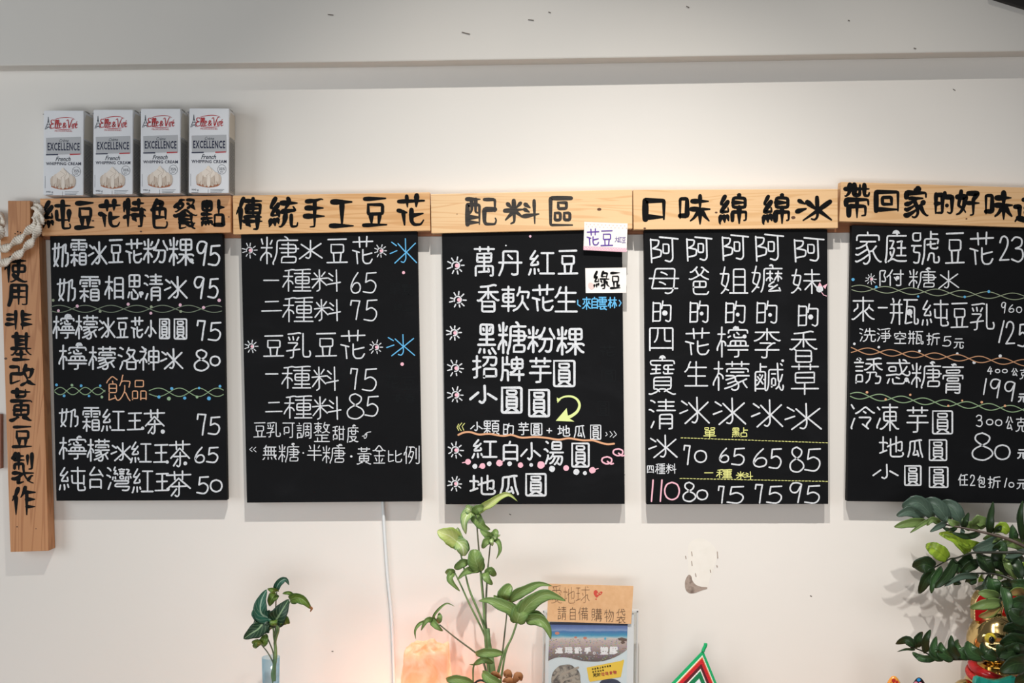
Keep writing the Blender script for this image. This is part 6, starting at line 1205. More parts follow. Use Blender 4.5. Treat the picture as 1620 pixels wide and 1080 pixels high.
cl([(462, 230), (420, 280), (398, 352)], 12, DKL, -.115, -.11, shape='lobe')
cl([(420, 470), (320, 420), (320, 300), (372, 192)], 19, DKT, -.13, -.14, shape='lobe', roll=.15)
cl([(330, 470), (280, 440), (245, 380)], 11, DKT, -.128, -.13, shape='round'); cl([(370, 470), (420, 480), (455, 500)], 11, DKT, -.128, -.128, shape='round')
cl([(360, 470), (300, 560), (225, 610), (152, 662)], 20, DK, -.135, -.15, shape='lobe', fold=.25); cl([(335, 580), (390, 555), (430, 560)], 12, DK, -.134, -.13, shape='round')
cl([(450, 500), (500, 420), (582, 285)], 23, DK, -.138, -.15, shape='lobe', roll=-.1); cl([(480, 470), (530, 480), (565, 522)], 14, DKL, -.14, -.145, shape='round'); cl([(445, 470), (440, 510), (455, 535)], 10, DKL, -.137, -.14)
cl([(590, 290), (670, 270), (740, 310), (795, 380)], 14, DKL, -.13, -.14, shape='lobe', fold=.5); cl([(640, 255), (580, 225), (522, 232)], 5, DKL, -.13, -.13); cl([(775, 362), (800, 370), (785, 405)], 3, DRY, -.14, -.14)
cl([(325, 718), (350, 670), (362, 615)], 11, DKL, -.13, -.13, shape='ovate'); cl([(325, 716), (280, 700), (240, 712)], 10, DKL, -.13, -.135, shape='round'); cl([(290, 705), (265, 725), (255, 750)], 7, DKL, -.131, -.13)
cs([(440, 1060), (430, 1000), (440, 940), (455, 850), (455, 760), (452, 680), (478, 590), (488, 510)], 3.2, 2.0); cs([(445, 1060), (450, 900), (455, 750), (440, 640), (430, 560), (370, 470)], 2.2, 1.0)
cs([(452, 860), (455, 500), (460, 300), (468, 215)], 1.4, .7, STD); cs([(436, 900), (435, 800), (395, 690), (358, 605)], 1.3, .8, STD); cs([(445, 940), (430, 880), (380, 790), (322, 718)], 1.3, .8, STD)
cs([(450, 620), (490, 480), (560, 360), (602, 300)], 1.4, .8)
cs([(440, 940), (420, 1010), (425, 1060), (440, 1120)], 1.0, .7)

# ------------------------------------------------------------------ poster in a clear stand, with a kraft note
PY = -.055
fP = reg(850, 910, 170 / 1080)
ACR = thin_glass('clear_acrylic', '#fbfcfc', '#e6eaea')
st_ = root('acrylic_sign_stand', Vector((P(935, 0, PY).x, PY, ZT)), 'clear acrylic sign stand holding the beach litter poster', 'sign stand')
yb2 = P(0, 0, 0)
def rectq(l, t, r, b): return [(l, t), (r, t), (r, b), (l, b)]
zpx = 540 + (ZC - ZT) / S / ((PY + D) / D)
obj('front_sheet', slab([(859.5, 967), (1009.5, 966.5), (1007, zpx), (857, zpx)], PY - .0026, PY - .0012, .0003), ACR, st_)
obj('back_sheet', slab([(859.5, 967), (1009.5, 966.5), (1007, zpx), (857, zpx)], PY + .0022, PY + .0036, .0003), ACR, st_)
EDGE = mat('acrylic_edge', '#c9c8c6', .2)
obj('edge_strip', slab([(859, 965), (1010, 964.5), (1010, 968.5), (859, 969)], PY - .0026, PY + .0036, .0004), EDGE, st_)
obj('edge_strip', slab([(1007.2, 966), (1009.8, 966), (1007.6, zpx), (1005, zpx)], PY - .0026, PY + .0036, .0004), EDGE, st_)
obj('edge_strip', slab([(859, 966), (861, 966), (858.4, zpx), (856, zpx)], PY - .0026, PY + .0036, .0004), EDGE, st_)
bm = bmesh.new(); box(bm, (P(933, 0, PY).x, PY - .02, ZT + .003), (.22, .09, .006), .001); obj('foot', bm, ACR, st_)
POSTP = noisy('poster_paper', ['#e9f0f4', '#e0ebf2'], nscale=6, rough=.5)
po = root('poster', P(930, 1190, PY), 'beach litter poster with white 連環殺手 塑膠 lettering, under the kraft note', 'poster')
WHITE = mat('poster_white', '#efeef0', .5)
obj('white_sheet', slab([(864, 970), (1003, 970), (1001, 1188), (860, 1188)], PY + .0004, PY + .0016, 0), WHITE, po)
obj('paper', slab([fP(124, 480), fP(908, 488), fP(884, 1760), fP(96, 1760)], PY - .0006, PY + .0003, 0), POSTP, po)
y = PY - .0009
def photo_mat():
    m = mat('beach_photo_print', '#888888', .5); n, l, b = nodes(m)
    tc = n.new('ShaderNodeTexCoord'); sx = n.new('ShaderNodeSeparateXYZ'); l.new(tc.outputs['UV'], sx.inputs[0])
    nz = n.new('ShaderNodeTexNoise'); nz.inputs['Scale'].default_value = 9; nz.inputs['Detail'].default_value = 6; l.new(tc.outputs['UV'], nz.inputs['Vector'])
    a = n.new('ShaderNodeMath'); a.operation = 'MULTIPLY_ADD'; a.inputs[1].default_value = .07; l.new(nz.outputs['Fac'], a.inputs[0]); l.new(sx.outputs[1], a.inputs[2])
    r = n.new('ShaderNodeValToRGB'); e = r.color_ramp.elements; l.new(a.outputs[0], r.inputs[0])
    st2 = [(0, '#5d5150'), (.2, '#7d6a68'), (.42, '#b9a09c'), (.6, '#d4beb8'), (.66, '#e0d2cc'), (.69, '#9fc9d6'), (.74, '#3f9cc4'), (.84, '#3f7ab8'), (.88, '#8fa6cf'), (.93, '#6f86bd'), (1, '#5a6fa8')]
    while len(e) < len(st2): e.new(.5)
    for q, (s, c) in zip(e, st2): q.position = s; q.color = lin(c)
    vo = n.new('ShaderNodeTexVoronoi'); vo.inputs['Scale'].default_value = 34; l.new(tc.outputs['UV'], vo.inputs['Vector'])
    lt = n.new('ShaderNodeMath'); lt.operation = 'LESS_THAN'; lt.inputs[1].default_value = .34; l.new(vo.outputs['Distance'], lt.inputs[0])
    low = n.new('ShaderNodeMath'); low.operation = 'LESS_THAN'; low.inputs[1].default_value = .62; l.new(sx.outputs[1], low.inputs[0])
    an = n.new('ShaderNodeMath'); an.operation = 'MULTIPLY'; l.new(lt.outputs[0], an.inputs[0]); l.new(low.outputs[0], an.inputs[1])
    f = n.new('ShaderNodeMath'); f.operation = 'MULTIPLY'; f.inputs[1].default_value = .8; l.new(an.outputs[0], f.inputs[0])
    hs = n.new('ShaderNodeHueSaturation'); hs.inputs['Saturation'].default_value = .8; hs.inputs['Value'].default_value = .6; l.new(vo.outputs['Color'], hs.inputs['Color'])
    mx = n.new('ShaderNodeMixRGB'); l.new(f.outputs[0], mx.inputs[0]); l.new(r.outputs[0], mx.inputs[1]); l.new(hs.outputs[0], mx.inputs[2])
    l.new(mx.outputs[0], b.inputs['Base Color']); return m
def strip(name, top, bot, m_, yy):
    """strip between two pixel outlines, with UVs (0..1 across, 0..1 up the full height)"""
    bm = bmesh.new(); uv = bm.loops.layers.uv.new('UVMap'); n = len(top)
    ymin = min(p[1] for p in top); ymax = max(p[1] for p in bot)
    A = [[bm.verts.new(P(a[0] + (b[0] - a[0]) * k / 8, a[1] + (b[1] - a[1]) * k / 8, yy)) for k in range(9)] for a, b in zip(top, bot)]
    for i in range(n - 1):
        for k in range(8):
            q = ((i, k), (i, k + 1), (i + 1, k + 1), (i + 1, k))
            f = bm.faces.new([A[a][b] for a, b in q])
            for lp, (a, b) in zip(f.loops, q):
                zz = top[a][1] + (bot[a][1] - top[a][1]) * b / 8
                lp[uv].uv = (a / (n - 1), 1 - (zz - ymin) / (ymax - ymin))
    return obj(name, bm, m_, po)
N9 = 20
top = [fP(124 + (908 - 124) * i / N9, 492 + 8 * i / N9) for i in range(N9 + 1)]
botz = catmull([(110, 858), (180, 828), (260, 820), (340, 832), (450, 858), (560, 866), (660, 860), (760, 830), (840, 790), (900, 748)], 8)
def zat(x):
    for a, b in zip(botz, botz[1:]):
        if a[0] <= x <= b[0]: return a[1] + (b[1] - a[1]) * (x - a[0]) / (b[0] - a[0] + 1e-9)
    return botz[0][1] if x < botz[0][0] else botz[-1][1]
bot = [fP(110 + (900 - 110) * i / N9, zat(110 + (900 - 110) * i / N9)) for i in range(N9 + 1)]
strip('beach_photo', top, bot, photo_mat(), y)
i_ = Ink(y - .0001); i_.poly([fP(124, 470), fP(910, 478), fP(908, 502), fP(124, 494)]); i_.build('dark_header', mat('poster_navy', '#26294a', .5), po)
i_ = Ink(y - .0002)
for x, z, a, c in ((200, 580, 4, 0), (480, 628, 3.4, 0), (385, 622, 2.6, 0)): p = fP(x, z); i_.dot(p[0], p[1], a * .9, a * .6)
i_.build('litter_picture', mat('litter_coral', '#d98a72', .5), po)
i_ = Ink(y - .0002); p = fP(683, 634); i_.dot(p[0], p[1], 1.8, 2); i_.build('litter_picture', mat('litter_cyan', '#58b4d8', .5), po)
i_ = Ink(y - .0002)
for pts in (((805, 632), (850, 622), (900, 636), (900, 660), (860, 660), (820, 650)), ((835, 668), (870, 650), (884, 680), (850, 688))): i_.poly([fP(*p) for p in pts])
i_.build('litter_picture', mat('litter_brown', '#6b4f45', .5), po)
i_ = Ink(y - .0005); write(i_, fP, '連180,722,258,785 環275,718,355,785 殺372,718,450,785 手472,720,540,785 塑632,715,715,795 膠725,715,808,792', 2.5)
p = fP(572, 780); i_.stroke([(p[0] + 1.8 * math.cos(k * .42), p[1] + 1.8 * math.sin(k * .42)) for k in range(16)], .9)
i_.build('lettering', WHITE, po)
i_ = Ink(y - .0002); p = fP(290, 1040); i_.dot(p[0], p[1], 23.5, 23.5, n=28); i_.build('round_photo', noisy('debris_photo_print', ['#4a4442', '#8a8078', '#b9aea0', '#6a625c'], nscale=60, detail=6, rough=.5, stops=[.3, .45, .6, .75], dist=1.5), po)
LOG = mat('debris_print_light', '#a59b8e', .5); i_ = Ink(y - .0004)
for a, b, w in (((250, 990), (410, 925), 3.5), ((230, 1010), (330, 960), 2), ((160, 1040), (210, 980), 3), ((240, 1060), (400, 1010), 3), ((300, 1080), (420, 1060), 2.5)): i_.stroke([fP(*a), fP(*b)], w)
i_.build('round_photo', LOG, po)
i_ = Ink(y - .0003); i_.poly([fP(*p) for p in ((496, 925), (838, 858), (868, 845), (872, 858), (840, 1020), (530, 1068), (518, 1050))]); i_.build('yellow_banner', mat('banner_yellow', '#ecc63f', .5), po)
fY = fP
i_ = Ink(y - .0006); write(i_, fP, '死560,985,598,1020 於600,978,638,1014', 1.0)
def slant(txt, l, t, w, h, gap, dy):
    return ' '.join('%s%g,%g,%g,%g' % (ch, l + k * gap, t + k * dy, l + k * gap + w, t + k * dy + h) for k, ch in enumerate(txt))
write(i_, fP, slant('中途島上每年有隻', 548, 930, 19, 20, 25, -4.6), .55); write(i_, fP, slant('信天翁幼鳥', 552, 960, 19, 18, 25, -4.2), .55); i_.build('small_lettering', M['ink'], po)
i_ = Ink(y - .0006); write(i_, fP, slant('垃圾食物', 642, 972, 36, 36, 40, -6), 1.0); i_.build('small_lettering', mat('poster_red', '#b5442e', .5), po)
i_ = Ink(y - .0002); i_.poly(catmull([fP(*p) for p in ((640, 1060), (700, 1040), (780, 1042), (830, 1070), (850, 1110), (640, 1110))], 4, True)); i_.build('small_photo', mat('poster_dark_blue', '#2c3350', .5), po)
# kraft note taped across the top
KR = noisy('kraft_paper', ['#d8ab7e', '#e0b68a'], nscale=90, rough=.8)
no = root('kraft_paper_note', P(933, 987, PY - .004), 'kraft paper note handwritten 愛地球 請自備購物袋 over the poster top', 'note')
yn = PY - .0040
obj('paper', slab([fP(112, 82), fP(966, 106), fP(944, 488), fP(98, 462)], yn, yn + .0011, 0), KR, no)
PEN = mat('thin_pen', '#4a3426', .6)
i_ = Ink(yn - .0003); write(i_, fP, '愛140,100,248,280 地262,115,378,280 球388,110,528,275', .7); i_.build('lettering', mat('thin_brown_pen', '#6b4a34', .6), no)
i_ = Ink(yn - .0003); write(i_, fP, '請205,312,292,445 自328,318,385,448 備412,318,510,448 購545,330,650,460 物675,340,768,468 袋795,335,885,482', .9); i_.build('lettering', PEN, no)
i_ = Ink(yn - .0003)
i_.poly([fP(*p) for p in catmull([(596, 222), (570, 190), (568, 160), (588, 146), (606, 158), (612, 176), (640, 160), (655, 168), (645, 188), (620, 202)], 4, True)]); p = fP(590, 238); i_.dot(p[0], p[1], 1.2)
i_.build('heart_drawing', mat('red_crayon', '#cc4a3a', .6), no)
i_ = Ink(yn - .0005); p = fP(607, 186); i_.dot(p[0], p[1], 1.5, 1.0); p = fP(632, 178); i_.dot(p[0], p[1], 1.2, .9); i_.build('heart_drawing', KR, no)

# ------------------------------------------------------------------ woven diamond
GY = -.06
gd = root('woven_diamond', Vector((P(1090, 0, GY).x, GY, ZT)), 'green-edged woven yarn diamond with red, white and green bands beside the poster', 'ornament')
tip = (1112.5, 1028.5); Lc = (1000, 1146); Rc = (1160, 1144); Bc = (1070, zpx - .5); cen = (1100, 1100)
YARN = [('green', '#12a866'), ('white', '#e6ddd6'), ('orange', '#d8843a'), ('red', '#c8202a'), ('maroon', '#5a1420'), ('white', '#e8e4e0'), ('green', '#08794a'), ('green', '#08794a'), ('white', '#e2e6ee'), ('red', '#a8202a'), ('maroon', '#7a2028')]
EN = [0, .075, .105, .125, .215, .29, .325, .42, .445, .56, .66, 1.0]
cen = (tip[0] + (-14), tip[1] + 100)
for i, (nm, col) in enumerate(YARN):
    t0, t1 = EN[i], EN[i + 1]
    o_ = [(a + (cen[0] - a) * t0, b + (cen[1] - b) * t0) for a, b in (tip, Rc, Bc, Lc)]
    n_ = [(a + (cen[0] - a) * t1, b + (cen[1] - b) * t1) for a, b in (tip, Rc, Bc, Lc)]
    bm = bmesh.new(); d0 = GY - .004 - .001 * i; 
    A = [bm.verts.new(P(a, b, d0)) for a, b in o_]; B = [bm.verts.new(P(a, b, d0 - .0006)) for a, b in n_]
    A2 = [bm.verts.new(v.co + Vector((0, .004 + .001 * i, 0))) for v in A]
    for k in range(4):
        j = (k + 1) % 4
        if t1 < 1: bm.faces.new((A[k], A[j], B[j], B[k]))
        bm.faces.new((A[k], A2[k], A2[j], A[j]))
    if t1 >= 1: bm.faces.new(A)
    bmesh.ops.remove_doubles(bm, verts=bm.verts[:], dist=1e-6); bmesh.ops.recalc_face_normals(bm, faces=bm.faces)
    o = obj('yarn_band', bm, noisy('yarn_' + nm, [col, col], nscale=300, rough=.9, bump=.5), gd); o['label'] = nm + ' yarn band'
obj('backing_stick', slab([(tip[0] - 1.6, tip[1] + 1), (tip[0] + 1.6, tip[1] + 1), (Bc[0] + 1.6, Bc[1] - 1), (Bc[0] - 1.6, Bc[1] - 1)], GY, GY + .005, .0006), M['rail'], gd)
q = catmull([(1112, 1030, GY - .003), (1114, 1025, GY - .003), (1116, 1021, GY - .003), (1116.3, 1017.5, GY - .003)], 4)
obj('hanging_loop', tube([P(*p) for p in q], 2.8 * S, 8), mat('green_yarn', '#12a866', .9), gd, True)

# ------------------------------------------------------------------ two small painted ornaments whose tops show
def egg(px, py, tilt, col_m, label, Y, w):
    c = P(px, py, Y); r = root('painted_ornament', Vector((c.x, Y, ZT)), label, 'ornament')
    h = c.z - ZT; bm = bmesh.new(); bmesh.ops.create_uvsphere(bm, u_segments=28, v_segments=20, radius=1)
    for v in bm.verts:
        k = 1 - .15 * max(0, v.co.z) ** 2
        v.co = Vector((c.x + tilt * (v.co.z * .5 - .5) * h * .3 + v.co.x * w * k, Y + v.co.y * w * .6 * k, ZT + h / 2 + v.co.z * h / 2))
    obj('body', bm, col_m, r, True)
    return r, c, Y
e1, c, Y = egg(1414, 1068.5, -.0, noisy('orange_glaze', ['#d9872e', '#e8a24a'], nscale=40, rough=.25), 'orange painted ornament with red blotches peeking over the bottom edge', -.17, .034)
i_ = Ink(Y - .0208)
for x, z, a, b in ((1414, 1076, 3.4, 3), (1412, 1081, 3.5, 4), (1419, 1079, 2.4, 3)): i_.dot(x, z, a, b)
i_.build('painted_blotch', mat('red_glaze', '#b3261e', .3), e1)
i_ = Ink(Y - .0211)
for x, z in ((1411, 1079), (1416, 1083)): i_.dot(x, z, 1.0)
i_.build('painted_blotch', mat('yellow_glaze', '#e8c040', .3), e1)
e2, c, Y = egg(1454, 1071, 0, mat('black_glaze', '#1a1114', .2), 'black painted ornament with blue and pink flowers peeking over the bottom edge', -.09, .032)
i_ = Ink(Y - .0196); i_.dot(1453.5, 1075, 3.0, 2.6); i_.build('painted_flower', mat('blue_glaze', '#1f8fd8', .3), e2)
i_ = Ink(Y - .0199)
for x, z, a in ((1449, 1080, 3), (1456, 1080.5, 2.6), (1452, 1084, 3)): i_.dot(x, z, a, a * .8)
i_.build('painted_flower', mat('pink_glaze', '#e08aa0', .3), e2)

# ------------------------------------------------------------------ golden beckoning cat
KY = -.105
GOLD = mat('polished_gold', '#cdb27a', .10, 1.0); EARR = mat('red_enamel', '#a80f12', .25); IVORY = mat('cream_trim', '#e3d2a8', .3)
s8 = S * (D + KY) / D
ct = root('beckoning_cat', Vector((P(1578, 0, KY).x, KY, ZT)), 'golden beckoning cat figurine with red ears and red collar behind the glossy leaves', 'figurine')
hc = P(1578, 1008, KY)
bm = bmesh.new(); bmesh.ops.create_uvsphere(bm, u_segments=48, v_segments=32, radius=1)
for v in bm.verts:
    x, yv, z = v.co
    sq = 1 + .10 * (1 - abs(z)) ; bro = .10 * math.exp(-((z - .28) / .14) ** 2) * (yv < 0) ; cheek = .08 * math.exp(-((z + .35) / .3) ** 2)
    muz = .16 * math.exp(-((x / .32) ** 2 + ((z + .32) / .24) ** 2)) * (yv < 0)
    sock = sum(.10 * math.exp(-(((x - sx_) / .2) ** 2 + ((z - .02) / .16) ** 2)) * (yv < 0) for sx_ in (-.42, .42))
    v.co = Vector((hc.x + x * 42 * s8 * (sq + cheek), KY + .0 + yv * 38 * s8 * (1 + bro + muz - sock), hc.z + z * 43 * s8))
obj('head', bm, GOLD, ct, True)
zb_ = ZT; zt_ = P(0, 1048, KY).z
obj('body', lathe([(0, 0), (.075, 0), (.088, .02), (.092, .06), (.084, (zt_ - zb_) * .7), (.05, zt_ - zb_), (0, zt_ - zb_)], (hc.x, KY, zb_), 48), GOLD, ct, True)
def ear(sx, nm):
    # upright ear shell: rounded triangle, gold behind, cream rim, red hollow
    cx = (1558 if sx < 0 else 1602); out = catmull([(cx - 16 * (1 if sx < 0 else .8), 982), (cx - 16, 955), (cx - 9, 939), (cx - 1, 937), (cx + 9, 946), (cx + 17, 966), (cx + 20, 984)], 6)
    if sx > 0: out = [(2 * cx - a, b) for a, b in out][::-1]
    o = obj('ear', slab(out, KY - .012, KY + .012, .003), GOLD, ct)
    i1 = Ink(KY - .0125); mx = sum(a for a, b in out) / len(out); mz = 968
    i1.poly([(mx + (a - mx) * .96, mz + (b - mz) * .96) for a, b in out]); i1.build('ear_rim', IVORY, o)
    i2 = Ink(KY - .0129); i2.poly([(mx - 1.5 + (a - mx) * .85, mz + 1 + (b - mz) * .9) for a, b in out]); i2.build('ear_hollow', EARR, o)
ear(-1, 'l'); ear(1, 'r')
for sx in (-1, 1):
    ex = 1552 if sx < 0 else 1587; bm = bmesh.new(); bmesh.ops.create_uvsphere(bm, u_segments=20, v_segments=14, radius=1)
    cc = P(ex, 1000, KY)
    for v in bm.verts: v.co = Vector((cc.x + v.co.x * 8.5 * s8, KY - .047 + v.co.y * .012, cc.z + v.co.z * 8 * s8))
    e = obj('eye', bm, mat('yellow_enamel', '#d8c23a', .2), ct, True)
    bm = bmesh.new(); bmesh.ops.create_uvsphere(bm, u_segments=16, v_segments=12, radius=1); cc = P(ex - 1, 1001, KY)
    for v in bm.verts: v.co = Vector((cc.x + v.co.x * 4.6 * s8, KY - .056 + v.co.y * .0065, cc.z + v.co.z * 5.6 * s8))
    obj('pupil', bm, mat('black_enamel', '#0c1412', .15), e, True)
bm = bmesh.new(); bmesh.ops.create_uvsphere(bm, u_segments=16, v_segments=12, radius=1); cc = P(1564, 1021, KY)
for v in bm.verts: v.co = Vector((P(1564, 1020, KY).x + v.co.x * 5 * s8, KY - .062 + v.co.y * .006, cc.z + v.co.z * 3.2 * s8))
obj('nose', bm, mat('pink_enamel', '#d88a6a', .3), ct, True)
def ring(name, z, r1, r2, m_, ydepth=.8):
    n1, n2 = 48, 12; bm = bmesh.new(); G = []
    for i in range(n1):
        a = 2 * math.pi * i / n1; G.append([bm.verts.new((hc.x + (r1 + r2 * math.cos(b)) * math.cos(a), KY + (r1 + r2 * math.cos(b)) * math.sin(a) * ydepth, z + r2 * math.sin(b) + .010 * math.sin(a))) for b in [2 * math.pi * k / n2 for k in range(n2)]])
    for i in range(n1):
        for k in range(n2): bm.faces.new((G[i][k], G[(i + 1) % n1][k], G[(i + 1) % n1][(k + 1) % n2], G[i][(k + 1) % n2]))
    bmesh.ops.recalc_face_normals(bm, faces=bm.faces)
    return obj(name, bm, m_, ct, True)
REDC = mat('red_lacquer', '#a8141a', .22)
ring('collar', P(0, 1055, KY).z, 36 * s8, .012, REDC, .9); ring('collar_cord', P(0, 1067, KY).z, 42 * s8, .0085, noisy('red_cord', ['#9a1216', '#c02a22'], nscale=200, rough=.5, bump=.6), .92)
bm = bmesh.new(); bmesh.ops.create_uvsphere(bm, u_segments=20, v_segments=14, radius=.014)
for v in bm.verts: v.co += Vector((P(1562, 0, KY).x, KY - .080, P(0, 1078, KY).z))
obj('bell', bm, GOLD, ct, True)
obj('bib', slab(catmull([(1544, 1072), (1576, 1078), (1610, 1072), (1606, 1108), (1576, 1128), (1548, 1108)], 4, True), KY - .088 , KY - .074, .002), mat('green_enamel', '#15897a', .3), ct)
bm = bmesh.new(); bmesh.ops.create_uvsphere(bm, u_segments=20, v_segments=14, radius=1); cc = P(1524, 1107, KY)
for v in bm.verts: v.co = Vector((cc.x + v.co.x * 24 * s8, KY - .01 + v.co.y * .035, cc.z + v.co.z * 35 * s8))
obj('paw', bm, GOLD, ct, True)

# ------------------------------------------------------------------ glossy-leaved potted plant entering from the right
ZP = root('glossy_leaf_plant', Vector((P(1740, 0, -.2).x, -.2, ZT)), 'glossy dark green plant arching in from the lower right corner', 'plant')
zx = P(1740, 0, -.2).x; zh = P(0, 1090, -.2).z - ZT
obj('pot', lathe([(0, .003), (.06, .003), (.085, zh), (.078, zh), (.075, zh - .015), (0, zh - .015)], (zx, -.2, ZT), 40), mat('white_pot', '#d8d6d0', .4), ZP, True)
obj('soil', lathe([(0, zh - .012), (.075, zh - .012), (.075, zh - .02), (0, zh - .02)], (zx, -.2, ZT), 20), SOIL, ZP)
ZM = {'g': leafmat('glossy_green_leaf', '#3a5a34', '#30492c', '#55784a', .035, .34), 'b': leafmat('bluish_green_leaf', '#5a7062', '#4c6156', '#748a7a', .03, .28),
      'y': leafmat('young_lime_leaf', '#a3bf3f', '#8fb03a', '#7a9a34', .025, .25), 'o': leafmat('olive_leaf', '#7d9658', '#6f8a4e', '#93a86c', .03, .3),
      'd': leafmat('deep_green_leaf', '#2c4226', '#233620', '#445e38', .035, .34), 'w': leafmat('browned_leaf', '#9a7a48', '#6f8a44', '#b08a58', .03, .4)}
BST = noisy('brown_stalk', ['#3a2e26', '#54443a'], nscale=50, rough=.5); DST = noisy('dark_stalk', ['#16180f', '#262a1a'], nscale=50, rough=.4)
h1 = kk(1410, 780, 210 / 1418); h2 = kk(1410, 900, 1 / 6)
def zs_(g, pts, d0, d1, r0, r1, m_):
    if g is h1: d1 *= .5
    q = g(*pts); n = len(q); stem('stem', m_, ZP, [(x, z, d0 + (d1 - d0) * i / (n - 1)) for i, (x, z) in enumerate(q)], r0, r1, 9)
zs_(h1, [(2230, 2100), (2100, 1300), (1800, 760), (1418, 565), (1250, 490), (1080, 440), (900, 398), (740, 365), (560, 330), (420, 292)], -.20, -.17, 3.6, .9, BST)
zs_(h1, [(2230, 2100), (2000, 1250), (1700, 760), (1418, 640), (1250, 632), (1100, 632), (980, 632), (850, 640), (700, 690), (620, 705), (450, 800)], -.20, -.13, 3.2, .9, DST)
zs_(h1, [(2230, 2100), (1900, 1400), (1600, 1110), (1418, 1000), (1300, 930), (1180, 880), (1080, 860), (960, 855), (850, 860), (690, 890)], -.20, -.13, 3.2, .8, DST)
zs_(h2, [(2000, 1180), (1700, 900), (1260, 865), (1000, 855), (800, 852), (560, 855), (470, 842), (380, 820), (280, 770), (180, 735)], -.22, -.26, 3.0, .7, DST)
zs_(h2, [(1980, 1180), (1500, 520), (1330, 230), (1200, 120), (1100, 60)], -.2, -.16, 2.6, 1.0, BST)
def zl(g, a, b, w, k, d, mid=None, **kw):
    pts = [a, b] if mid is None else [a, mid, b]
    if g is h1: d = d * .5 - .005
    leaf('leaf', ZM[k], ZP, g(*pts), w, d, d - R.uniform(-.02, .03), shape=kw.pop('shape', 'ovate'), fold=kw.pop('fold', .3), **kw)
# topmost stalk
zl(h1, (760, 330), (480, 128), 20, 'b', -.155, (640, 140)); zl(h1, (610, 300), (305, 98), 21, 'b', -.16, (470, 120)); zl(h1, (450, 262), (118, 150), 21, 'b', -.165, (290, 100), shape='round')
zl(h1, (350, 262), (58, 240), 16, 'b', -.17, (200, 190)); zl(h1, (360, 300), (34, 360), 13, 'o', -.18, (180, 320)); zl(h1, (445, 262), (202, 422), 6, 'o', -.19, (330, 330))
zl(h1, (530, 330), (380, 345), 9, 'o', -.18, (440, 280)); zl(h1, (590, 320), (415, 412), 9, 'b', -.19, (510, 350)); zl(h1, (560, 330), (608, 243), 6, 'b', -.19)
zl(h1, (730, 345), (590, 280), 10, 'o', -.175); zl(h1, (770, 375), (830, 208), 9.5, 'd', -.185, (790, 290)); zl(h1, (765, 370), (745, 450), 7, 'b', -.185)
zl(h1, (880, 390), (980, 380), 19, 'o', -.15, (940, 290), shape='round'); zl(h1, (850, 380), (800, 260), 15, 'o', -.155, (800, 310)); zl(h1, (700, 362), (550, 365), 7, 'd', -.17, (630, 395)); zl(h1, (950, 425), (650, 420), 9, 'd', -.16, (800, 460))
zl(h1, (1055, 432), (1088, 92), 12, 'd', -.18, (1050, 290)); zl(h1, (1100, 430), (1180, 350), 8, 'd', -.165); zl(h1, (1110, 425), (1250, 425), 16, 'y', -.155, (1180, 360), shape='round')
zl(h1, (1315, 510), (1300, 338), 13.5, 'g', -.16); zl(h1, (1410, 520), (1405, 80), 10, 'd', -.18, (1370, 260)); zl(h1, (960, 560), (628, 400), 13, 'y', -.145, (760, 520)); zl(h1, (1190, 490), (870, 605), 20, 'b', -.15, (1020, 560)); zl(h1, (1000, 500), (1190, 470), 14, 'o', -.145)
zl(h1, (1440, 590), (1140, 570), 17, 'o', -.14, (1290, 520)); zl(h1, (1430, 610), (1200, 680), 10, 'b', -.15, (1300, 660))
# second stalk
zl(h1, (605, 700), (368, 560), 21, 'y', -.14, (470, 600), fold=.2); zl(h1, (820, 636), (512, 428), 19, 'y', -.14, (690, 480), fold=.5); zl(h1, (800, 632), (640, 450), 12, 'd', -.135, (750, 540))
zl(h1, (460, 795), (248, 800), 25, 'd', -.14, (350, 760), shape='round'); zl(h1, (470, 820), (300, 1072), 18, 'd', -.145, (370, 920)); zl(h1, (540, 790), (428, 1068), 11, 'g', -.14, (450, 930)); zl(h1, (690, 712), (462, 1010), 17, 'd', -.145, (590, 880))
zl(h1, (862, 665), (650, 830), 14, 'd', -.14, (770, 730)); zl(h1, (640, 840), (760, 780), 14, 'g', -.13); zl(h1, (935, 735), (735, 870), 15, 'd', -.15, (830, 780)); zl(h1, (965, 640), (1100, 860), 22, 'd', -.15, (1000, 740)); zl(h1, (1060, 680), (1260, 890), 25, 'd', -.14, (1180, 740))
zl(h1, (1110, 610), (1230, 640), 16, 'g', -.155, (1170, 560)); zl(h1, (1210, 610), (1190, 720), 4, 'o', -.17); zl(h1, (1260, 690), (1430, 720), 14, 'd', -.15); zl(h1, (1240, 700), (1390, 930), 20, 'd', -.145, (1340, 790)); zl(h1, (1380, 780), (1450, 790), 14, 'y', -.14)
# third stalk
zl(h1, (935, 885), (568, 992), 10, 'b', -.15, (740, 890)); zl(h1, (720, 900), (680, 982), 12, 'd', -.145); zl(h1, (900, 880), (800, 950), 14, 'd', -.145, (850, 930)); zl(h1, (980, 880), (940, 950), 10, 'y', -.14); zl(h1, (1055, 878), (895, 1025), 14, 'b', -.16, (1000, 1000))
zl(h1, (1075, 900), (1160, 1120), 20, 'g', -.175, (1090, 1010)); zl(h1, (1212, 690), (1345, 935), 11, 'o', -.165, (1250, 800)); zl(h1, (1440, 980), (1180, 1010), 18, 'g', -.15, (1310, 1000)); zl(h1, (1300, 940), (1170, 960), 12, 'd', -.145); zl(h1, (1100, 870), (1200, 900), 14, 'o', -.14)
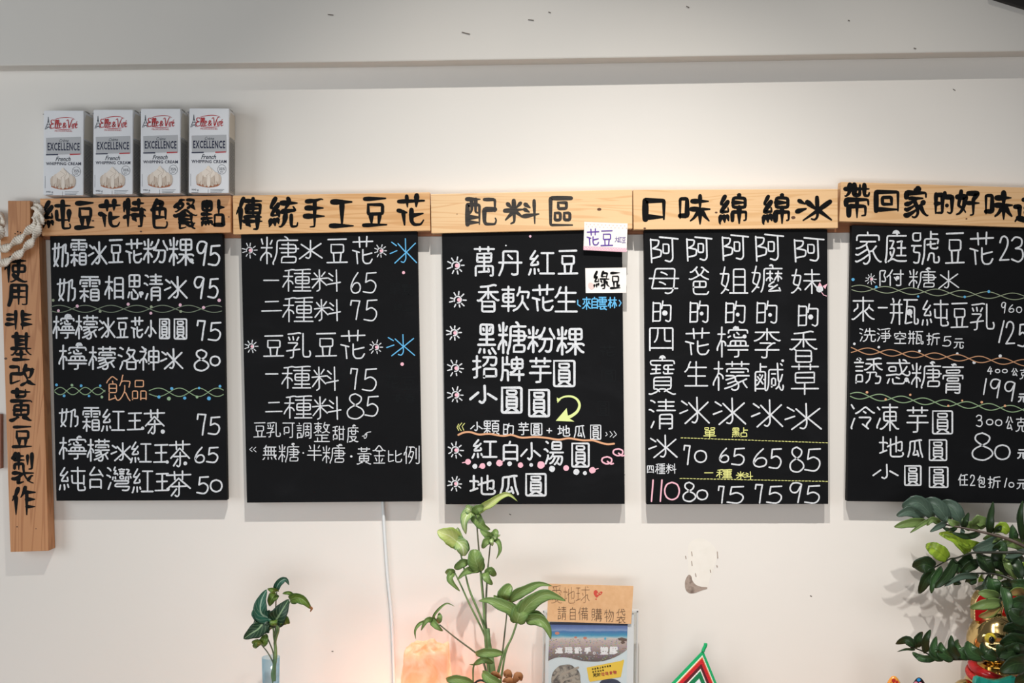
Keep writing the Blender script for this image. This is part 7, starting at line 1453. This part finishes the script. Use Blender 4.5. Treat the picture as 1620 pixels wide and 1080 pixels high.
# lower right mass in front of the cat
zl(h2, (950, 90), (1050, 300), 20, 'g', -.22, (980, 180)); zl(h2, (1060, 170), (1110, 440), 15, 'g', -.235, (1100, 300)); zl(h2, (1100, 330), (1165, 535), 14, 'g', -.23, (1130, 430)); zl(h2, (1040, 318), (748, 370), 15, 'o', -.24, (890, 330)); zl(h2, (1040, 320), (830, 450), 12, 'w', -.235, (930, 420))
zl(h2, (1030, 275), (825, 225), 14, 'o', -.23, (920, 235)); zl(h2, (1280, 320), (1120, 360), 20, 'g', -.23, (1190, 320)); zl(h2, (1290, 420), (1120, 380), 26, 'd', -.24, (1210, 450)); zl(h2, (1290, 600), (1085, 600), 26, 'd', -.24, (1180, 570), shape='round'); zl(h2, (1290, 740), (1040, 720), 28, 'd', -.25, (1150, 690))
zl(h2, (1290, 800), (1000, 820), 25, 'd', -.25, (1150, 780)); zl(h2, (1290, 900), (1035, 975), 27, 'd', -.26, (1170, 900)); zl(h2, (1300, 1000), (1190, 1080), 22, 'd', -.25); zl(h2, (1100, 620), (1095, 700), 7, 'g', -.24); zl(h2, (1290, 260), (1110, 240), 14, 'w', -.22, (1200, 210)); zl(h2, (1270, 480), (1160, 530), 18, 'd', -.235)
zl(h2, (1300, 150), (1130, 130), 18, 'g', -.19)
# lowest stalk reaching left
zl(h2, (230, 740), (45, 712), 12, 'd', -.255, (140, 670)); zl(h2, (230, 765), (55, 785), 3.4, 'd', -.26, (140, 760), shape='lance'); zl(h2, (420, 845), (200, 790), 10, 'g', -.25, (290, 845)); zl(h2, (250, 745), (300, 600), 12, 'd', -.25, (250, 660)); zl(h2, (330, 790), (372, 575), 11, 'd', -.26, (320, 680))
zl(h2, (470, 840), (430, 640), 12, 'g', -.25, (400, 750)); zl(h2, (500, 845), (420, 700), 15, 'g', -.245, (400, 790)); zl(h2, (590, 850), (480, 700), 17, 'g', -.245, (480, 780)); zl(h2, (640, 845), (570, 628), 12, 'd', -.26, (570, 750)); zl(h2, (740, 845), (640, 690), 18, 'g', -.25, (640, 760), shape='round')
zl(h2, (880, 845), (740, 690), 19, 'g', -.25, (760, 780), shape='round'); zl(h2, (1010, 845), (880, 710), 18, 'd', -.25, (900, 790), shape='round'); zl(h2, (1080, 845), (1010, 710), 16, 'd', -.255); zl(h2, (1120, 840), (1200, 700), 20, 'd', -.25)

# ------------------------------------------------------------------ bits cut by the frame
bx = root('ceiling_lamp_housing', P(1640, -5, -.08), 'black lamp housing cut off by the upper right corner', 'lamp housing')
obj('housing', slab([(1566, -5), (1720, 43), (1740, -25), (1586, -74)], -.066, -.0525, .001), mat('matt_black_metal', '#14110e', .6), bx)
obj('mounting_arm', slab([(1640, -80), (1664, -80), (1664, -10), (1640, -10)], -.06, -.0515, .001), mat('black_arm', '#14110e', .6), bx)
pq = root('wooden_plaque', P(-20, 745, -.008), 'reddish brown wooden plaque just entering at the left edge', 'plaque')
obj('panel', slab([(-60, 655), (1.2, 655), (1.4, 741), (-60, 741)], -.014, -.0005, .001), wood('plaque_wood', '#8a5a44', '#74462f', '#7d4f3a', along='Z', seed=12), pq)

# ------------------------------------------------------------------ finish parenting
for o, p in bpy_par:
    if p.parent is None: o.matrix_parent_inverse = Matrix.Translation(-p.location)
for r_ in [o for o in sc.objects if o.get('category') == 'carton' and o != cart]:
    for k in [o for o in sc.objects if o.parent == r_]: k.matrix_parent_inverse = Matrix.Translation(-base0)
